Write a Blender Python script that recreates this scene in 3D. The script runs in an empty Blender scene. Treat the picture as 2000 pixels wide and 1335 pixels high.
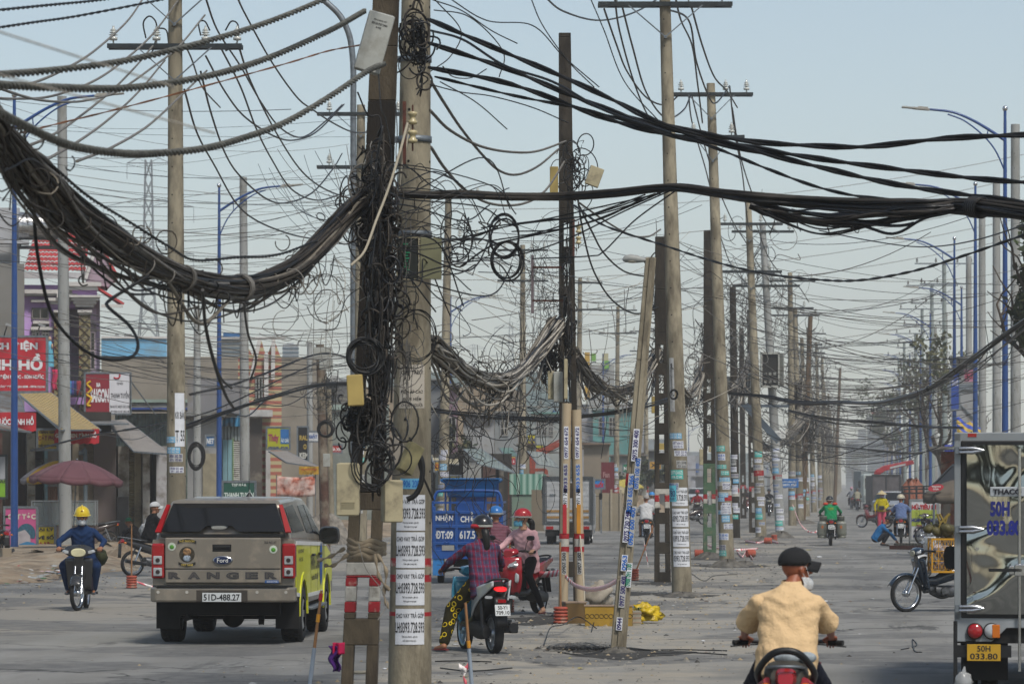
import bpy,math,random
import numpy as np
from math import sin,cos,pi,radians as R_,atan2,sqrt
from mathutils import Vector,Matrix
random.seed(7)
rnd=random.uniform
SC=bpy.context.scene
COL=SC.collection
# camera: level, with a vertical shift like a view camera
F,HY,CH=7000.0,940.0,2.1
cam=bpy.data.cameras.new("camera");camo=bpy.data.objects.new("camera",cam);COL.objects.link(camo)
SC.camera=camo
camo.location=(0,0,CH);camo.rotation_euler=(pi/2,0,0)
cam.sensor_width=36;cam.lens=36*F/2000.0
cam.shift_y=(HY-667.5)/2000.0
cam.clip_start=0.5;cam.clip_end=9000
cam.dof.use_dof=True;cam.dof.focus_distance=52;cam.dof.aperture_fstop=7.0
# world and sun: bright hazy overcast
SUN_EL,SUN_AZ=R_(54),R_(152)
w=bpy.data.worlds.new("World");SC.world=w;w.use_nodes=True
nt=w.node_tree;nt.nodes.clear()
sky=nt.nodes.new("ShaderNodeTexSky");sky.sky_type='NISHITA';sky.sun_disc=False
sky.sun_elevation=SUN_EL;sky.sun_rotation=SUN_AZ;sky.air_density=0.75;sky.dust_density=0.9;sky.ozone_density=1.0;sky.altitude=0
bg=nt.nodes.new("ShaderNodeBackground");bg.inputs[1].default_value=0.072
wo=nt.nodes.new("ShaderNodeOutputWorld")
tint=nt.nodes.new("ShaderNodeMix");tint.data_type='RGBA';tint.blend_type='MULTIPLY';tint.inputs[0].default_value=1;tint.inputs[7].default_value=(1.0,.93,.785,1)
nt.links.new(sky.outputs[0],tint.inputs[6]);nt.links.new(tint.outputs[2],bg.inputs[0]);nt.links.new(bg.outputs[0],wo.inputs[0])
sl=bpy.data.lights.new("sun",'SUN');sl.energy=1.5;sl.angle=R_(12);sl.color=(1,.95,.87)
so=bpy.data.objects.new("sun",sl);COL.objects.link(so)
_d=Vector((sin(SUN_AZ)*cos(SUN_EL),cos(SUN_AZ)*cos(SUN_EL),sin(SUN_EL)))
so.rotation_euler=_d.to_track_quat('Z','Y').to_euler();so.location=(0,0,60)
SC.view_settings.view_transform='Standard';SC.view_settings.look='None'
SC.view_settings.exposure=1.3;SC.view_settings.gamma=1.0
SC.cycles.max_bounces=6;SC.cycles.diffuse_bounces=2;SC.cycles.glossy_bounces=3;SC.cycles.volume_bounces=1
SC.cycles.transparent_max_bounces=12;SC.cycles.caustics_reflective=False;SC.cycles.caustics_refractive=False
SC.cycles.use_adaptive_sampling=True;SC.cycles.adaptive_threshold=0.02
SC.cycles.use_denoising=True
# where things stand: photo pixel + distance -> metres
def W(px,py,d):return np.array([(px-1000)*d/F,d,CH-(py-HY)*d/F])
def SY(yb):return(yb-HY)/CH
def G(px,yb):d=F/SY(yb);return np.array([(px-1000)*d/F,d,0.0])
ROADA=math.atan((1650-1000)/F)
# materials
def hx(h):
 h=h.lstrip('#');v=[int(h[i:i+2],16)/255 for i in(0,2,4)]
 return tuple(x/12.92 if x<=.04045 else((x+.055)/1.055)**2.4 for x in v)
_M={}
def M(name,col=None,r=.6,m=0.,var=.15,sc=4.,bump=0.,bsc=60.,dirt=None,em=None,alpha=None,stretch=None,spec=.4,fn=None,coat=0):
 if name in _M:return _M[name]
 c=hx(col)if isinstance(col,str)else col
 mt=bpy.data.materials.new(name);mt.use_nodes=True;t=mt.node_tree;N=t.nodes;L=t.links
 b=N['Principled BSDF'];b.inputs['Roughness'].default_value=r;b.inputs['Metallic'].default_value=m
 b.inputs['Specular IOR Level'].default_value=spec;b.inputs['Base Color'].default_value=(*c,1)
 b.inputs['Coat Weight'].default_value=coat
 tc=N.new('ShaderNodeTexCoord');mp=N.new('ShaderNodeMapping');L.new(tc.outputs['Object'],mp.inputs[0])
 if stretch:mp.inputs['Scale'].default_value=stretch
 out=None
 if var:
  n=N.new('ShaderNodeTexNoise');n.inputs['Scale'].default_value=sc;n.inputs['Detail'].default_value=6
  L.new(mp.outputs[0],n.inputs[0])
  cr=N.new('ShaderNodeValToRGB');cr.color_ramp.elements[0].position=.3;cr.color_ramp.elements[1].position=.72
  lo=tuple(max(0,x*(1-var*1.6))for x in c);hi=tuple(min(1,x*(1+var))for x in c)
  cr.color_ramp.elements[0].color=(*lo,1);cr.color_ramp.elements[1].color=(*hi,1)
  L.new(n.outputs[0],cr.inputs[0]);out=cr.outputs[0]
 if dirt:
  dc,amt,dsc=dirt
  n2=N.new('ShaderNodeTexNoise');n2.inputs['Scale'].default_value=dsc;n2.inputs['Detail'].default_value=8;n2.inputs['Roughness'].default_value=.65
  L.new(mp.outputs[0],n2.inputs[0])
  mr=N.new('ShaderNodeMapRange');mr.inputs[1].default_value=.62-amt*.3;mr.inputs[2].default_value=.75-amt*.2
  L.new(n2.outputs[0],mr.inputs[0])
  mx=N.new('ShaderNodeMix');mx.data_type='RGBA';L.new(mr.outputs[0],mx.inputs[0])
  if out:L.new(out,mx.inputs[6])
  else:mx.inputs[6].default_value=(*c,1)
  mx.inputs[7].default_value=(*hx(dc),1);out=mx.outputs[2]
 if fn:out=fn(t,mp,out)or out
 if out:L.new(out,b.inputs['Base Color'])
 if bump:
  n3=N.new('ShaderNodeTexNoise');n3.inputs['Scale'].default_value=bsc;n3.inputs['Detail'].default_value=4
  L.new(mp.outputs[0],n3.inputs[0]);bp=N.new('ShaderNodeBump');bp.inputs['Strength'].default_value=min(1,bump)
  bp.inputs['Distance'].default_value=.02*max(1,bump);L.new(n3.outputs[0],bp.inputs['Height']);L.new(bp.outputs[0],b.inputs['Normal'])
 if em:b.inputs['Emission Color'].default_value=(*hx(em[0]),1);b.inputs['Emission Strength'].default_value=em[1]
 if alpha is not None:b.inputs['Alpha'].default_value=alpha
 _M[name]=mt;return mt
def m_(col,**k):return M('paint '+str(col)+''.join(f' {a}{v}' for a,v in sorted(k.items())if not callable(v)),col,**k)
def sat_plain(col,r=.6):return m_(col,var=0,r=r)
# mesh builder
def unit(a):a=np.asarray(a,float);n=np.linalg.norm(a);return a/n if n else a
def catmull(P,k=8):
 P=np.asarray(P,float)
 if len(P)<3:
  t=np.linspace(0,1,k+1)[:,None];return P[0]*(1-t)+P[-1]*t
 Q=np.vstack([2*P[0]-P[1],P,2*P[-1]-P[-2]]);out=[]
 t=np.linspace(0,1,k,endpoint=False)[:,None]
 for i in range(1,len(Q)-2):
  a,b,c,d=Q[i-1],Q[i],Q[i+1],Q[i+2]
  out.append(.5*(2*b+(c-a)*t+(2*a-5*b+4*c-d)*t*t+(3*b-a-3*c+d)*t**3))
 out.append(P[-1:]);return np.vstack(out)
def frames(P):
 P=np.asarray(P,float);T=np.gradient(P,axis=0);T/=np.maximum(np.linalg.norm(T,axis=1),1e-9)[:,None]
 up=np.array([0,0,1.])if abs(T[0][2])<.9 else np.array([1.,0,0])
 U=np.empty_like(P);u=unit(np.cross(T[0],up))
 for i in range(len(P)):
  u=u-T[i]*np.dot(u,T[i]);u=unit(u);U[i]=u
 return T,U,np.cross(T,U)
_TX={}
def text_geo(body,bold=0.0):
 k=(body,bold)
 if k not in _TX:
  c=bpy.data.curves.new('t','FONT');c.body=body;c.resolution_u=3;c.offset=bold;c.align_x='CENTER'
  o=bpy.data.objects.new('t',c);me=o.to_mesh()
  V=np.array([v.co[:2]for v in me.vertices])if len(me.vertices)else np.zeros((0,2))
  Fc=[list(p.vertices)for p in me.polygons];o.to_mesh_clear()
  bpy.data.objects.remove(o);bpy.data.curves.remove(c)
  if len(V):
   a,b=V.min(0),V.max(0);V=(V-(a+b)/2)/np.maximum(b-a,1e-6)
  _TX[k]=(V,Fc,(b-a)if len(V)else(1,1))
 return _TX[k]
class MB:
 def __init__(s):s.V=[];s.n=0;s.L=[];s.S=[];s.Mi=[];s.Sm=[];s.T=None
 def at(s,loc=(0,0,0),rz=0,rx=0,ry=0,sc=1):
  s.T=np.array(Matrix.Translation(loc)@Matrix.Rotation(rz,4,'Z')@Matrix.Rotation(ry,4,'Y')@Matrix.Rotation(rx,4,'X')@Matrix.Scale(sc,4));return s
 def add(s,V,faces,m=0,sm=False):
  V=np.array(V,float).reshape(-1,3)
  if s.T is not None:V=V@s.T[:3,:3].T+s.T[:3,3]
  if isinstance(faces,np.ndarray):
   s.L.append((faces+s.n).ravel());k=len(faces);s.S.append(np.full(k,faces.shape[1]))
  else:
   if not faces:return s
   s.L.append(np.concatenate([np.asarray(f)for f in faces])+s.n);k=len(faces);s.S.append(np.array([len(f)for f in faces]))
  s.Mi.append(np.full(k,m));s.Sm.append(np.full(k,sm));s.V.append(V);s.n+=len(V);return s
 def box(s,x0,x1,y0,y1,z0,z1,m=0):
  V=[(x,y,z)for z in(z0,z1)for y in(y0,y1)for x in(x0,x1)]
  return s.add(V,np.array([[0,2,3,1],[4,5,7,6],[0,1,5,4],[2,6,7,3],[0,4,6,2],[1,3,7,5]]),m)
 def cb(s,c,d,m=0,rz=0,rx=0,ry=0):
  V=np.array([(x,y,z)for z in(-.5,.5)for y in(-.5,.5)for x in(-.5,.5)])*np.array(d)
  A=np.array(Matrix.Rotation(rz,3,'Z')@Matrix.Rotation(ry,3,'Y')@Matrix.Rotation(rx,3,'X'))
  return s.add(V@A.T+np.array(c),np.array([[0,2,3,1],[4,5,7,6],[0,1,5,4],[2,6,7,3],[0,4,6,2],[1,3,7,5]]),m)
 def beam(s,p0,p1,w,h,m=0):
  p0,p1=np.array(p0,float),np.array(p1,float);t=unit(p1-p0)
  up=np.array([0,0,1.])if abs(t[2])<.95 else np.array([0,1.,0]);u=unit(np.cross(t,up));v=np.cross(u,t)
  V=[p+u*a*w/2+v*b*h/2 for p in(p0,p1)for a,b in((-1,-1),(1,-1),(1,1),(-1,1))]
  return s.add(V,np.array([[0,1,2,3],[7,6,5,4],[0,4,5,1],[1,5,6,2],[2,6,7,3],[3,7,4,0]]),m)
 def tube(s,P,r,k=6,m=0,cap=True,sm=True):
  P=np.asarray(P,float)
  if len(P)<2:return s
  T,U,B=frames(P);r=np.broadcast_to(np.asarray(r,float),(len(P),))
  a=np.linspace(0,2*pi,k,endpoint=False)
  V=P[:,None,:]+r[:,None,None]*(np.cos(a)[None,:,None]*U[:,None,:]+np.sin(a)[None,:,None]*B[:,None,:])
  n=len(P);i=np.arange(n-1)[:,None]*k;j=np.arange(k)[None,:];j2=(j+1)%k
  Fq=np.stack([i+j,i+j2,i+k+j2,i+k+j],-1).reshape(-1,4)
  s.add(V.reshape(-1,3),Fq,m,sm)
  if cap:
   s.add(V[0],[list(range(k))[::-1]],m);s.add(V[-1],[list(range(k))],m)
  return s
 def cyl(s,p0,p1,r0,r1=None,k=16,m=0,cap=True,sm=True):return s.tube([p0,p1],[r0,r0 if r1 is None else r1],k,m,cap,sm)
 def ell(s,c,r,nu=12,nv=8,m=0,zmin=-1.,A=None,sm=True):
  th=np.linspace(0,math.acos(max(-1,zmin)),nv+1);ph=np.linspace(0,2*pi,nu,endpoint=False)
  r=np.broadcast_to(np.asarray(r,float),(3,))
  V=np.array([[sin(t)*cos(p),sin(t)*sin(p),cos(t)]for t in th for p in ph])*r
  if A is not None:V=V@np.array(A).T
  i=np.arange(nv)[:,None]*nu;j=np.arange(nu)[None,:];j2=(j+1)%nu
  return s.add(V+np.array(c),np.stack([i+j,i+nu+j,i+nu+j2,i+j2],-1).reshape(-1,4),m,sm)
 def lathe(s,prof,c=(0,0,0),k=20,m=0,axis='z',cap=True,sm=True,arc=None):
  a=np.linspace(0,2*pi,k,endpoint=False);V=[]
  for r,z in prof:
   for t in a:
    x,y=r*cos(t),r*sin(t)
    V.append({'z':(x,y,z),'x':(z,x,y),'y':(y,z,x)}[axis])
  V=np.array(V)+np.array(c);n=len(prof)
  i=np.arange(n-1)[:,None]*k;j=np.arange(k)[None,:];j2=(j+1)%k
  s.add(V,np.stack([i+j,i+j2,i+k+j2,i+k+j],-1).reshape(-1,4),m,sm)
  if cap:
   s.add(V[:k],[list(range(k))[::-1]],m);s.add(V[-k:],[list(range(k))],m)
  return s
 def prism(s,pts,a,b,ax='x',m=0,wa=None):
  """outline pts extruded from a to b along ax; pts are the other two coordinates in order"""
  f={'x':lambda t,p:(t,p[0],p[1]),'y':lambda t,p:(p[0],t,p[1]),'z':lambda t,p:(p[0],p[1],t)}[ax]
  if wa:V=[f(-wa(p),p)for p in pts]+[f(wa(p),p)for p in pts]
  else:V=[f(a,p)for p in pts]+[f(b,p)for p in pts]
  n=len(pts);Fc=[list(range(n))[::-1],list(range(n,2*n))]+[[i,(i+1)%n,n+(i+1)%n,n+i]for i in range(n)]
  return s.add(V,Fc,m)
 def loft(s,secs,k=16,m=0,e=2.6,cap=True,sm=True):
  """secs: (centre xyz, half width x, half height z) superellipse rings in planes facing y; optional 4th tilt"""
  a=np.linspace(0,2*pi,k,endpoint=False);V=[]
  ca=np.sign(np.cos(a))*np.abs(np.cos(a))**(2/e);sa=np.sign(np.sin(a))*np.abs(np.sin(a))**(2/e)
  for q in secs:
   c,hw,hh=q[:3];tl=q[3]if len(q)>3 else 0
   for x,z in zip(ca,sa):V.append((c[0]+x*hw,c[1]-sin(tl)*z*hh,c[2]+cos(tl)*z*hh))
  V=np.array(V);n=len(secs);i=np.arange(n-1)[:,None]*k;j=np.arange(k)[None,:];j2=(j+1)%k
  s.add(V,np.stack([i+j,i+j2,i+k+j2,i+k+j],-1).reshape(-1,4),m,sm)
  if cap:s.add(V[:k],[list(range(k))[::-1]],m);s.add(V[-k:],[list(range(k))],m)
  return s
 def quad(s,a,b,c,d,m=0):return s.add([a,b,c,d],[[0,1,2,3]],m)
 def sheet(s,fn,nu,nv,m=0,sm=True):
  V=np.array([fn(u,v)for v in np.linspace(0,1,nv+1)for u in np.linspace(0,1,nu+1)])
  i=np.arange(nv)[:,None]*(nu+1);j=np.arange(nu)[None,:]
  return s.add(V,np.stack([i+j,i+j+1,i+nu+2+j,i+nu+1+j],-1).reshape(-1,4),m,sm)
 def text(s,body,o,w,h,m=1,u=(1,0,0),v=(0,0,1),bold=.02,fit=False,wrap=None):
  V,Fc,dim=text_geo(body,bold)
  if not len(V):return s
  if fit:w=min(w,h*dim[0]/dim[1])
  if wrap:P=np.array([wrap(x*w,y*h)for x,y in V])
  else:P=np.array(o)+V[:,:1]*w*np.array(u)+V[:,1:]*h*np.array(v)
  return s.add(P,Fc,m)
 def build(s,name,mats,parent=None,bevel=0,loc=None,rz=0,seg=2,sub=0,solid=0,weld=False):
  me=bpy.data.meshes.new(name)
  V=np.vstack(s.V);L=np.concatenate(s.L).astype(np.int32);S=np.concatenate(s.S).astype(np.int32)
  me.vertices.add(len(V));me.vertices.foreach_set('co',V.astype(np.float32).ravel())
  me.loops.add(len(L));me.loops.foreach_set('vertex_index',L)
  me.polygons.add(len(S));st=np.concatenate([[0],np.cumsum(S)[:-1]]).astype(np.int32)
  me.polygons.foreach_set('loop_start',st);me.polygons.foreach_set('loop_total',S)
  if not isinstance(mats,(list,tuple)):mats=[mats]
  for q in mats:me.materials.append(q)
  me.polygons.foreach_set('material_index',np.concatenate(s.Mi).astype(np.int32))
  me.polygons.foreach_set('use_smooth',np.concatenate(s.Sm))
  me.update(calc_edges=True)
  o=bpy.data.objects.new(name,me);COL.objects.link(o)
  if parent is not None:o.parent=parent
  if loc is not None:o.location=loc
  o.rotation_euler=(0,0,rz)
  if solid:q=o.modifiers.new('s','SOLIDIFY');q.thickness=solid;q.offset=0
  if bevel:q=o.modifiers.new('b','BEVEL');q.width=bevel;q.segments=seg;q.limit_method='ANGLE';q.angle_limit=R_(40)
  if sub:q=o.modifiers.new('u','SUBSURF');q.levels=sub;q.render_levels=sub
  return o
def tag(o,label,cat=None,group=None,kind=None):
 if label:o['label']=label
 if cat:o['category']=cat
 if group:o['group']=group
 if kind:o['kind']=kind
 return o
def thing(name,label,cat,loc=(0,0,0),rz=0,group=None):
 o=bpy.data.objects.new(name,None);COL.objects.link(o);o.empty_display_size=.2
 o.location=loc;o.rotation_euler=(0,0,rz);return tag(o,label,cat,group)
def copy_tree(o,parent=None):
 c=o.copy();COL.objects.link(c);c.parent=parent
 for ch in list(o.children):copy_tree(ch,c)
 return c
def struct(o,label=None):o['kind']='structure';o['label']=label or o.name;return o
# common materials
CONC=M('concrete tan','#8f8774',.85,var=.3,sc=1.9,bump=.35,bsc=70,dirt=('#625b4d',.65,4),stretch=(1,1,.35))
CONCG=M('concrete pale','#8f9190',.85,var=.16,sc=2,bump=.2,bsc=90,dirt=('#777874',.5,4),stretch=(1,1,.3))
CONCD=M('concrete weathered dark','#453f36',.9,var=.4,sc=1.5,bump=.4,bsc=60,dirt=('#211d18',.9,2.2),stretch=(1,1,.3))
CONCB=M('concrete brown grey','#6f675a',.9,var=.3,sc=1.8,bump=.4,bsc=60,dirt=('#3f3a32',.7,2.5),stretch=(1,1,.4))
STEEL=M('galvanised steel','#6d747a',.5,.5,var=.2,sc=8)
DSTEEL=M('dark steel','#2e3437',.55,.4,var=.2,sc=8)
RUST=M('rusty iron','#4d2a20',.85,var=.35,sc=14,bump=.3)
PORC=M('porcelain','#b9bcb8',.25,var=.1,coat=.3)
PORCB=M('brown porcelain','#332a26',.3,var=.15)
BLACK=M('black cable rubber','#0f1012',.5,var=.25,sc=9)
BLACKP=M('black plastic','#141517',.45,var=.15,sc=8)
GREYC=M('grey cable','#6b6863',.7,var=.25,sc=9)
GREYL=M('pale cable','#a09a8f',.7,var=.25,sc=9)
BROWNC=M('brown grey cable','#3a342d',.75,var=.3,sc=9)
WHITEC=M('off white conduit','#a79f8d',.6,var=.12)
BLUEP=M('blue lamp paint','#103c78',.4,var=.14,sc=1.2,dirt=('#3a5a93',.1,30),coat=.15)
WHITE=M('white paint','#c9cac8',.5,var=.06)
PAPER=M('paper','#c6c9cf',.8,var=.05,sc=12)
INKP=M('purple ink','#241a5e',.7,var=.1);INKB=M('blue ink','#0f58a8',.7,var=.1);INKK=M('black ink','#17171a',.7,var=.1)
REDP=M('red paint worn','#8f1820',.7,var=.15,sc=12,dirt=('#a79f90',.2,9));WHITEP=M('white paint worn','#a9a69e',.8,var=.15,sc=12,dirt=('#6d675c',.35,7))
RUBBER=M('tyre rubber','#17181a',.85,var=.2,sc=12,bump=.2,bsc=80)
CHROME=M('chrome','#b9bcc0',.18,1.,var=.1)
ALU=M('aluminium','#9da0a2',.4,.8,var=.12)
GLASSD=M('dark glass','#060809',.06,var=.1,spec=.5,coat=0)
# GROUND
def ground_fn(t,mp,out):
 N,L=t.nodes,t.links
 def noise(scale,det=8,st=None,rough=.6):
  m=N.new('ShaderNodeMapping');tc=N.new('ShaderNodeTexCoord');L.new(tc.outputs['Object'],m.inputs[0])
  if st:m.inputs['Scale'].default_value=st
  n=N.new('ShaderNodeTexNoise');n.inputs['Scale'].default_value=scale;n.inputs['Detail'].default_value=det;n.inputs['Roughness'].default_value=rough
  L.new(m.outputs[0],n.inputs[0]);return n.outputs[0]
 def ramp(f,a,b):
  r=N.new('ShaderNodeMapRange');r.inputs[1].default_value=a;r.inputs[2].default_value=b;L.new(f,r.inputs[0]);return r.outputs[0]
 def mix(fac,a,col):
  x=N.new('ShaderNodeMix');x.data_type='RGBA';L.new(fac,x.inputs[0]);L.new(a,x.inputs[6]);x.inputs[7].default_value=(*hx(col),1);return x.outputs[2]
 def mul(a,b):
  x=N.new('ShaderNodeMath');x.operation='MULTIPLY';L.new(a,x.inputs[0]);L.new(b,x.inputs[1]);return x.outputs[0]
 o=mix(mul(ramp(noise(1.0,5,(1.2,.03,1)),.42,.62),ramp(noise(.7),.2,.8)),out,'#828280')
 tc=N.new('ShaderNodeTexCoord');sx=N.new('ShaderNodeSeparateXYZ');L.new(tc.outputs['Object'],sx.inputs[0])
 n1=noise(.35,8,None,.7)
 def band(x0,wd):
  a=N.new('ShaderNodeMath');a.operation='SUBTRACT';L.new(sx.outputs[0],a.inputs[0]);a.inputs[1].default_value=x0
  b=N.new('ShaderNodeMath');b.operation='ABSOLUTE';L.new(a.outputs[0],b.inputs[0]);return ramp(b.outputs[0],wd,wd*.25)
 def addv(a,b,k):
  x=N.new('ShaderNodeMath');x.operation='MULTIPLY_ADD';L.new(a,x.inputs[0]);x.inputs[1].default_value=k;L.new(b,x.inputs[2]);return x.outputs[0]
 med=addv(band(-3.1,3.6),n1,.36)
 o=mix(mul(ramp(med,.62,.86),ramp(noise(1.4,8),.3,.62)),o,'#8f897d')
 lef=addv(band(-13.0,3.2),n1,.35)
 o=mix(ramp(lef,.60,.78),o,'#7f7b73')
 rig=addv(band(8.5,4.5),n1,.3)
 o=mix(mul(ramp(rig,.62,.80),ramp(noise(2.2,8),.35,.6)),o,'#96886f')
 o=mix(mul(ramp(noise(.22,4),.5,.53),ramp(noise(3),.2,.6)),o,'#5b5b5a')
 o=mix(mul(ramp(noise(.9,9,(1,.12,1),.75),.56,.6),ramp(noise(.3),.4,.6)),o,'#4c4c4b')
 vo=N.new('ShaderNodeTexVoronoi');vo.feature='DISTANCE_TO_EDGE';vo.inputs['Scale'].default_value=.22;wm=N.new('ShaderNodeMapping');wn=N.new('ShaderNodeTexNoise');wn.inputs['Scale'].default_value=1.2;wn.inputs['Detail'].default_value=5;L.new(mp.outputs[0],wn.inputs[0])
 va=N.new('ShaderNodeVectorMath');va.operation='MULTIPLY_ADD';L.new(wn.outputs[1],va.inputs[0]);va.inputs[1].default_value=(1.4,1.4,0);L.new(mp.outputs[0],va.inputs[2]);L.new(va.outputs[0],vo.inputs[0])
 o=mix(mul(ramp(vo.outputs[0],.012,.004),ramp(noise(.15),.42,.55)),o,'#2c2c2b')
 o=mix(ramp(noise(30,3,None,.8),.63,.72),o,'#9a9890')
 o=mix(ramp(noise(52,3,None,.8),.66,.73),o,'#2f3032')
 return o
ASPH=M('asphalt','#787773',.88,var=.14,sc=.5,bump=.5,bsc=45,fn=ground_fn)
GND=thing
g=MB();g.box(-900,900,-150,2600,-1,0);go=g.build('ground',M('ground soil','#6d6455',.95,var=.25,sc=.15,bump=.4,bsc=6));struct(go,'dusty bare ground beyond the road')
go.rotation_euler.z=-ROADA
g=MB();g.box(-17.2,13.5,-60,1500,0.002,0.008)
ro=g.build('road',ASPH);struct(ro,'grey asphalt road with dust and gravel');ro.rotation_euler.z=-ROADA
def RL(px,yb):
 p=G(px,yb);c,s_=cos(ROADA),sin(ROADA);return np.array([p[0]*c-p[1]*s_,p[0]*s_+p[1]*c])
def RW(x,y,z=0):
 c,s_=cos(-ROADA),sin(-ROADA);return np.array([x*c-y*s_,x*s_+y*c,z])
DIRT=M('verge dirt','#7d6e5b',.95,var=.3,sc=1.2,bump=.8,bsc=9,dirt=('#8f8676',.5,2))
def verge(u,v):
 x=-17.0-4.5*u;y=60+240*v
 return(x+.35*sin(y*.7)+.2*sin(y*1.9),y,.012+.22*min(1,u*3)+.05*sin(y*1.3+x)*min(1,u*5)+.04*sin(y*3.1+x*5)*min(1,u*5))
g=MB();g.sheet(verge,10,420);g.sheet(lambda u,v:(-21.5-12*u,60+240*v,.232),2,2)
vo=g.build('path',DIRT);struct(vo,'raised dirt footpath in front of the shops');vo.rotation_euler.z=-ROADA
def verge2(u,v):
 x=13.4+5*u;y=55+260*v
 return(x+.3*sin(y*.6),y,.012+.14*min(1,u*3)+.03*sin(y*2.3+x*3)*min(1,u*5))
g=MB();g.sheet(verge2,8,360);g.sheet(lambda u,v:(18.4+12*u,55+260*v,.15),2,2)
vo=g.build('footpath',DIRT);struct(vo,'dusty verge along the far side of the road');vo.rotation_euler.z=-ROADA
LINEM=M('worn road paint','#a9a79f',.8,var=.2,sc=9,dirt=('#62615e',.95,6))
g=MB()
for k in range(40):g.box(2.5,2.62,40+k*9,43+k*9,.010,.012)
o=g.build('road_line',LINEM);struct(o,'worn dashed white lane line');o.rotation_euler.z=-ROADA
# gravel and litter on the ground
rg=random.Random(3)
STONE=[M('stone grey','#77756f',.9,var=.2),M('stone dark','#3c3b39',.9,var=.2),M('stone tan','#8d8068',.9,var=.2)]
def pebble(g,x,y,z,r,m,rr):
 a0=rr.uniform(0,6.3);k=5;V=[(x+r*rr.uniform(.7,1.2)*cos(a0+i*2*pi/k),y+r*rr.uniform(.7,1.2)*sin(a0+i*2*pi/k),z)for i in range(k)]+[(x,y,z+r*rr.uniform(.5,.9))]
 g.add(V,[[i,(i+1)%k,k]for i in range(k)],m)
g=MB()
spots=[]
for(px,py,sp,n)in((1332,1168,1.3,260),(1290,1140,1.2,160),(1420,1108,1.4,220),(1385,1092,1.2,160),(1487,1058,1.5,160),(1210,1276,1.1,260),(1115,1210,1.2,220),(800,1350,1.2,200),(1050,1215,1.0,160),(1525,1050,1.6,120)):
 c=G(px,py)
 for i in range(n):spots.append((c[0]+rg.gauss(0,sp),c[1]+rg.gauss(0,sp*2.2),abs(rg.gauss(0,.018))+.006))
for i in range(2600):
 y=28+110*rg.random()**1.5;p=RW(rg.gauss(-3.1,1.5),y);spots.append((p[0],p[1],abs(rg.gauss(0,.012))+.004))
for i in range(1800):
 y=30+110*rg.random()**1.3;p=RW(rg.uniform(-16,13),y);spots.append((p[0],p[1],abs(rg.gauss(0,.008))+.004))
for i in range(1500):
 y=60+90*rg.random();p=RW(-15.5+rg.gauss(0,1.2),y);spots.append((p[0],p[1],abs(rg.gauss(0,.02))+.006))
for x,y,r in spots:pebble(g,x,y,.008,r,rg.choice((0,0,1,2)),rg)
tag(g.build('gravel',STONE),'loose grey stones and grit scattered over the asphalt',kind='stuff')
# POLES
def bend_on(cx,zc,rr,a0):
 def f(x,y):
  a=a0+x/(rr(zc+y));rad=rr(zc+y)+.004
  return(cx(zc+y)+rad*sin(a),-rad*cos(a),zc+y)
 return f
def bill(par,cx,rr,z,a0,w,h,lines,paper,ink,name='sticker',out=.002,segs=8,label=None):
 """one paper stuck round the pole. lines: (text, y centre fraction, height fraction, width fraction)"""
 g=MB();f=lambda u,v:(cx(z+(v-.5)*h)+(rr(z+(v-.5)*h)+out)*sin(a0+(u-.5)*w/rr(z)),-(rr(z+(v-.5)*h)+out)*cos(a0+(u-.5)*w/rr(z)),z+(v-.5)*h)
 g.sheet(f,segs,1,0)
 for tx,yc,hf,wf in lines:
  zz=z+yc*h
  g.text(tx,None,w*wf,h*hf,1,bold=.012,wrap=lambda x,y,zz=zz:(cx(zz+y)+(rr(zz+y)+out+.003)*sin(a0+x/rr(z)),-(rr(zz+y)+out+.003)*cos(a0+x/rr(z)),zz+y))
 o=g.build(name,[paper,ink],par)
 if label:o['label']=label
 return o
NUMS=['0976 100 400','0944 500 700','0933 255 955','0971 500 400','0977 654 672','0906 300 700','0967 600 400','0975 740 741','0938 022 640','0972 962 390']
PAPB=M('pale blue paper','#5e9fc4',.8,var=.08);PAPW=PAPER;PAPT=M('turquoise paper','#3ea8a0',.8,var=.1);PAPG=M('grey weathered paper','#a2a3a2',.85,var=.2,sc=14)
def small_bills(par,cx,rr,z0,z1,seed,n=16,sc=1.,txt=True,amax=1.1):
 q=random.Random(seed);z=z1
 k=0
 while z>z0 and k<n:
  h=q.choice((.10,.13,.16))*sc;w=q.choice((.2,.24,.28))*sc;a=q.choice((-.35,.0,.3,-.6))*amax+q.uniform(-.15,.15)
  ink,pap=q.choice(((INKP,PAPW),(INKP,PAPG),(INKB,PAPW),(INKP,PAPW),(INKB,PAPG),(INKP,PAPW),(WHITE,PAPB),(WHITE,PAPB),(INKK,PAPG),(WHITE,PAPT)))
  ln=[(q.choice(NUMS),.2,.42,.88),(q.choice(NUMS),-.27,.3,.8)]if txt else[('|||||||||',.1,.5,.85)]
  if q.random()<.88:bill(par,cx,rr,z-h/2,a,w,h,ln,pap,ink,out=.002+.0012*(k%4))
  z-=h*q.uniform(1.05,1.9);k+=1
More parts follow.
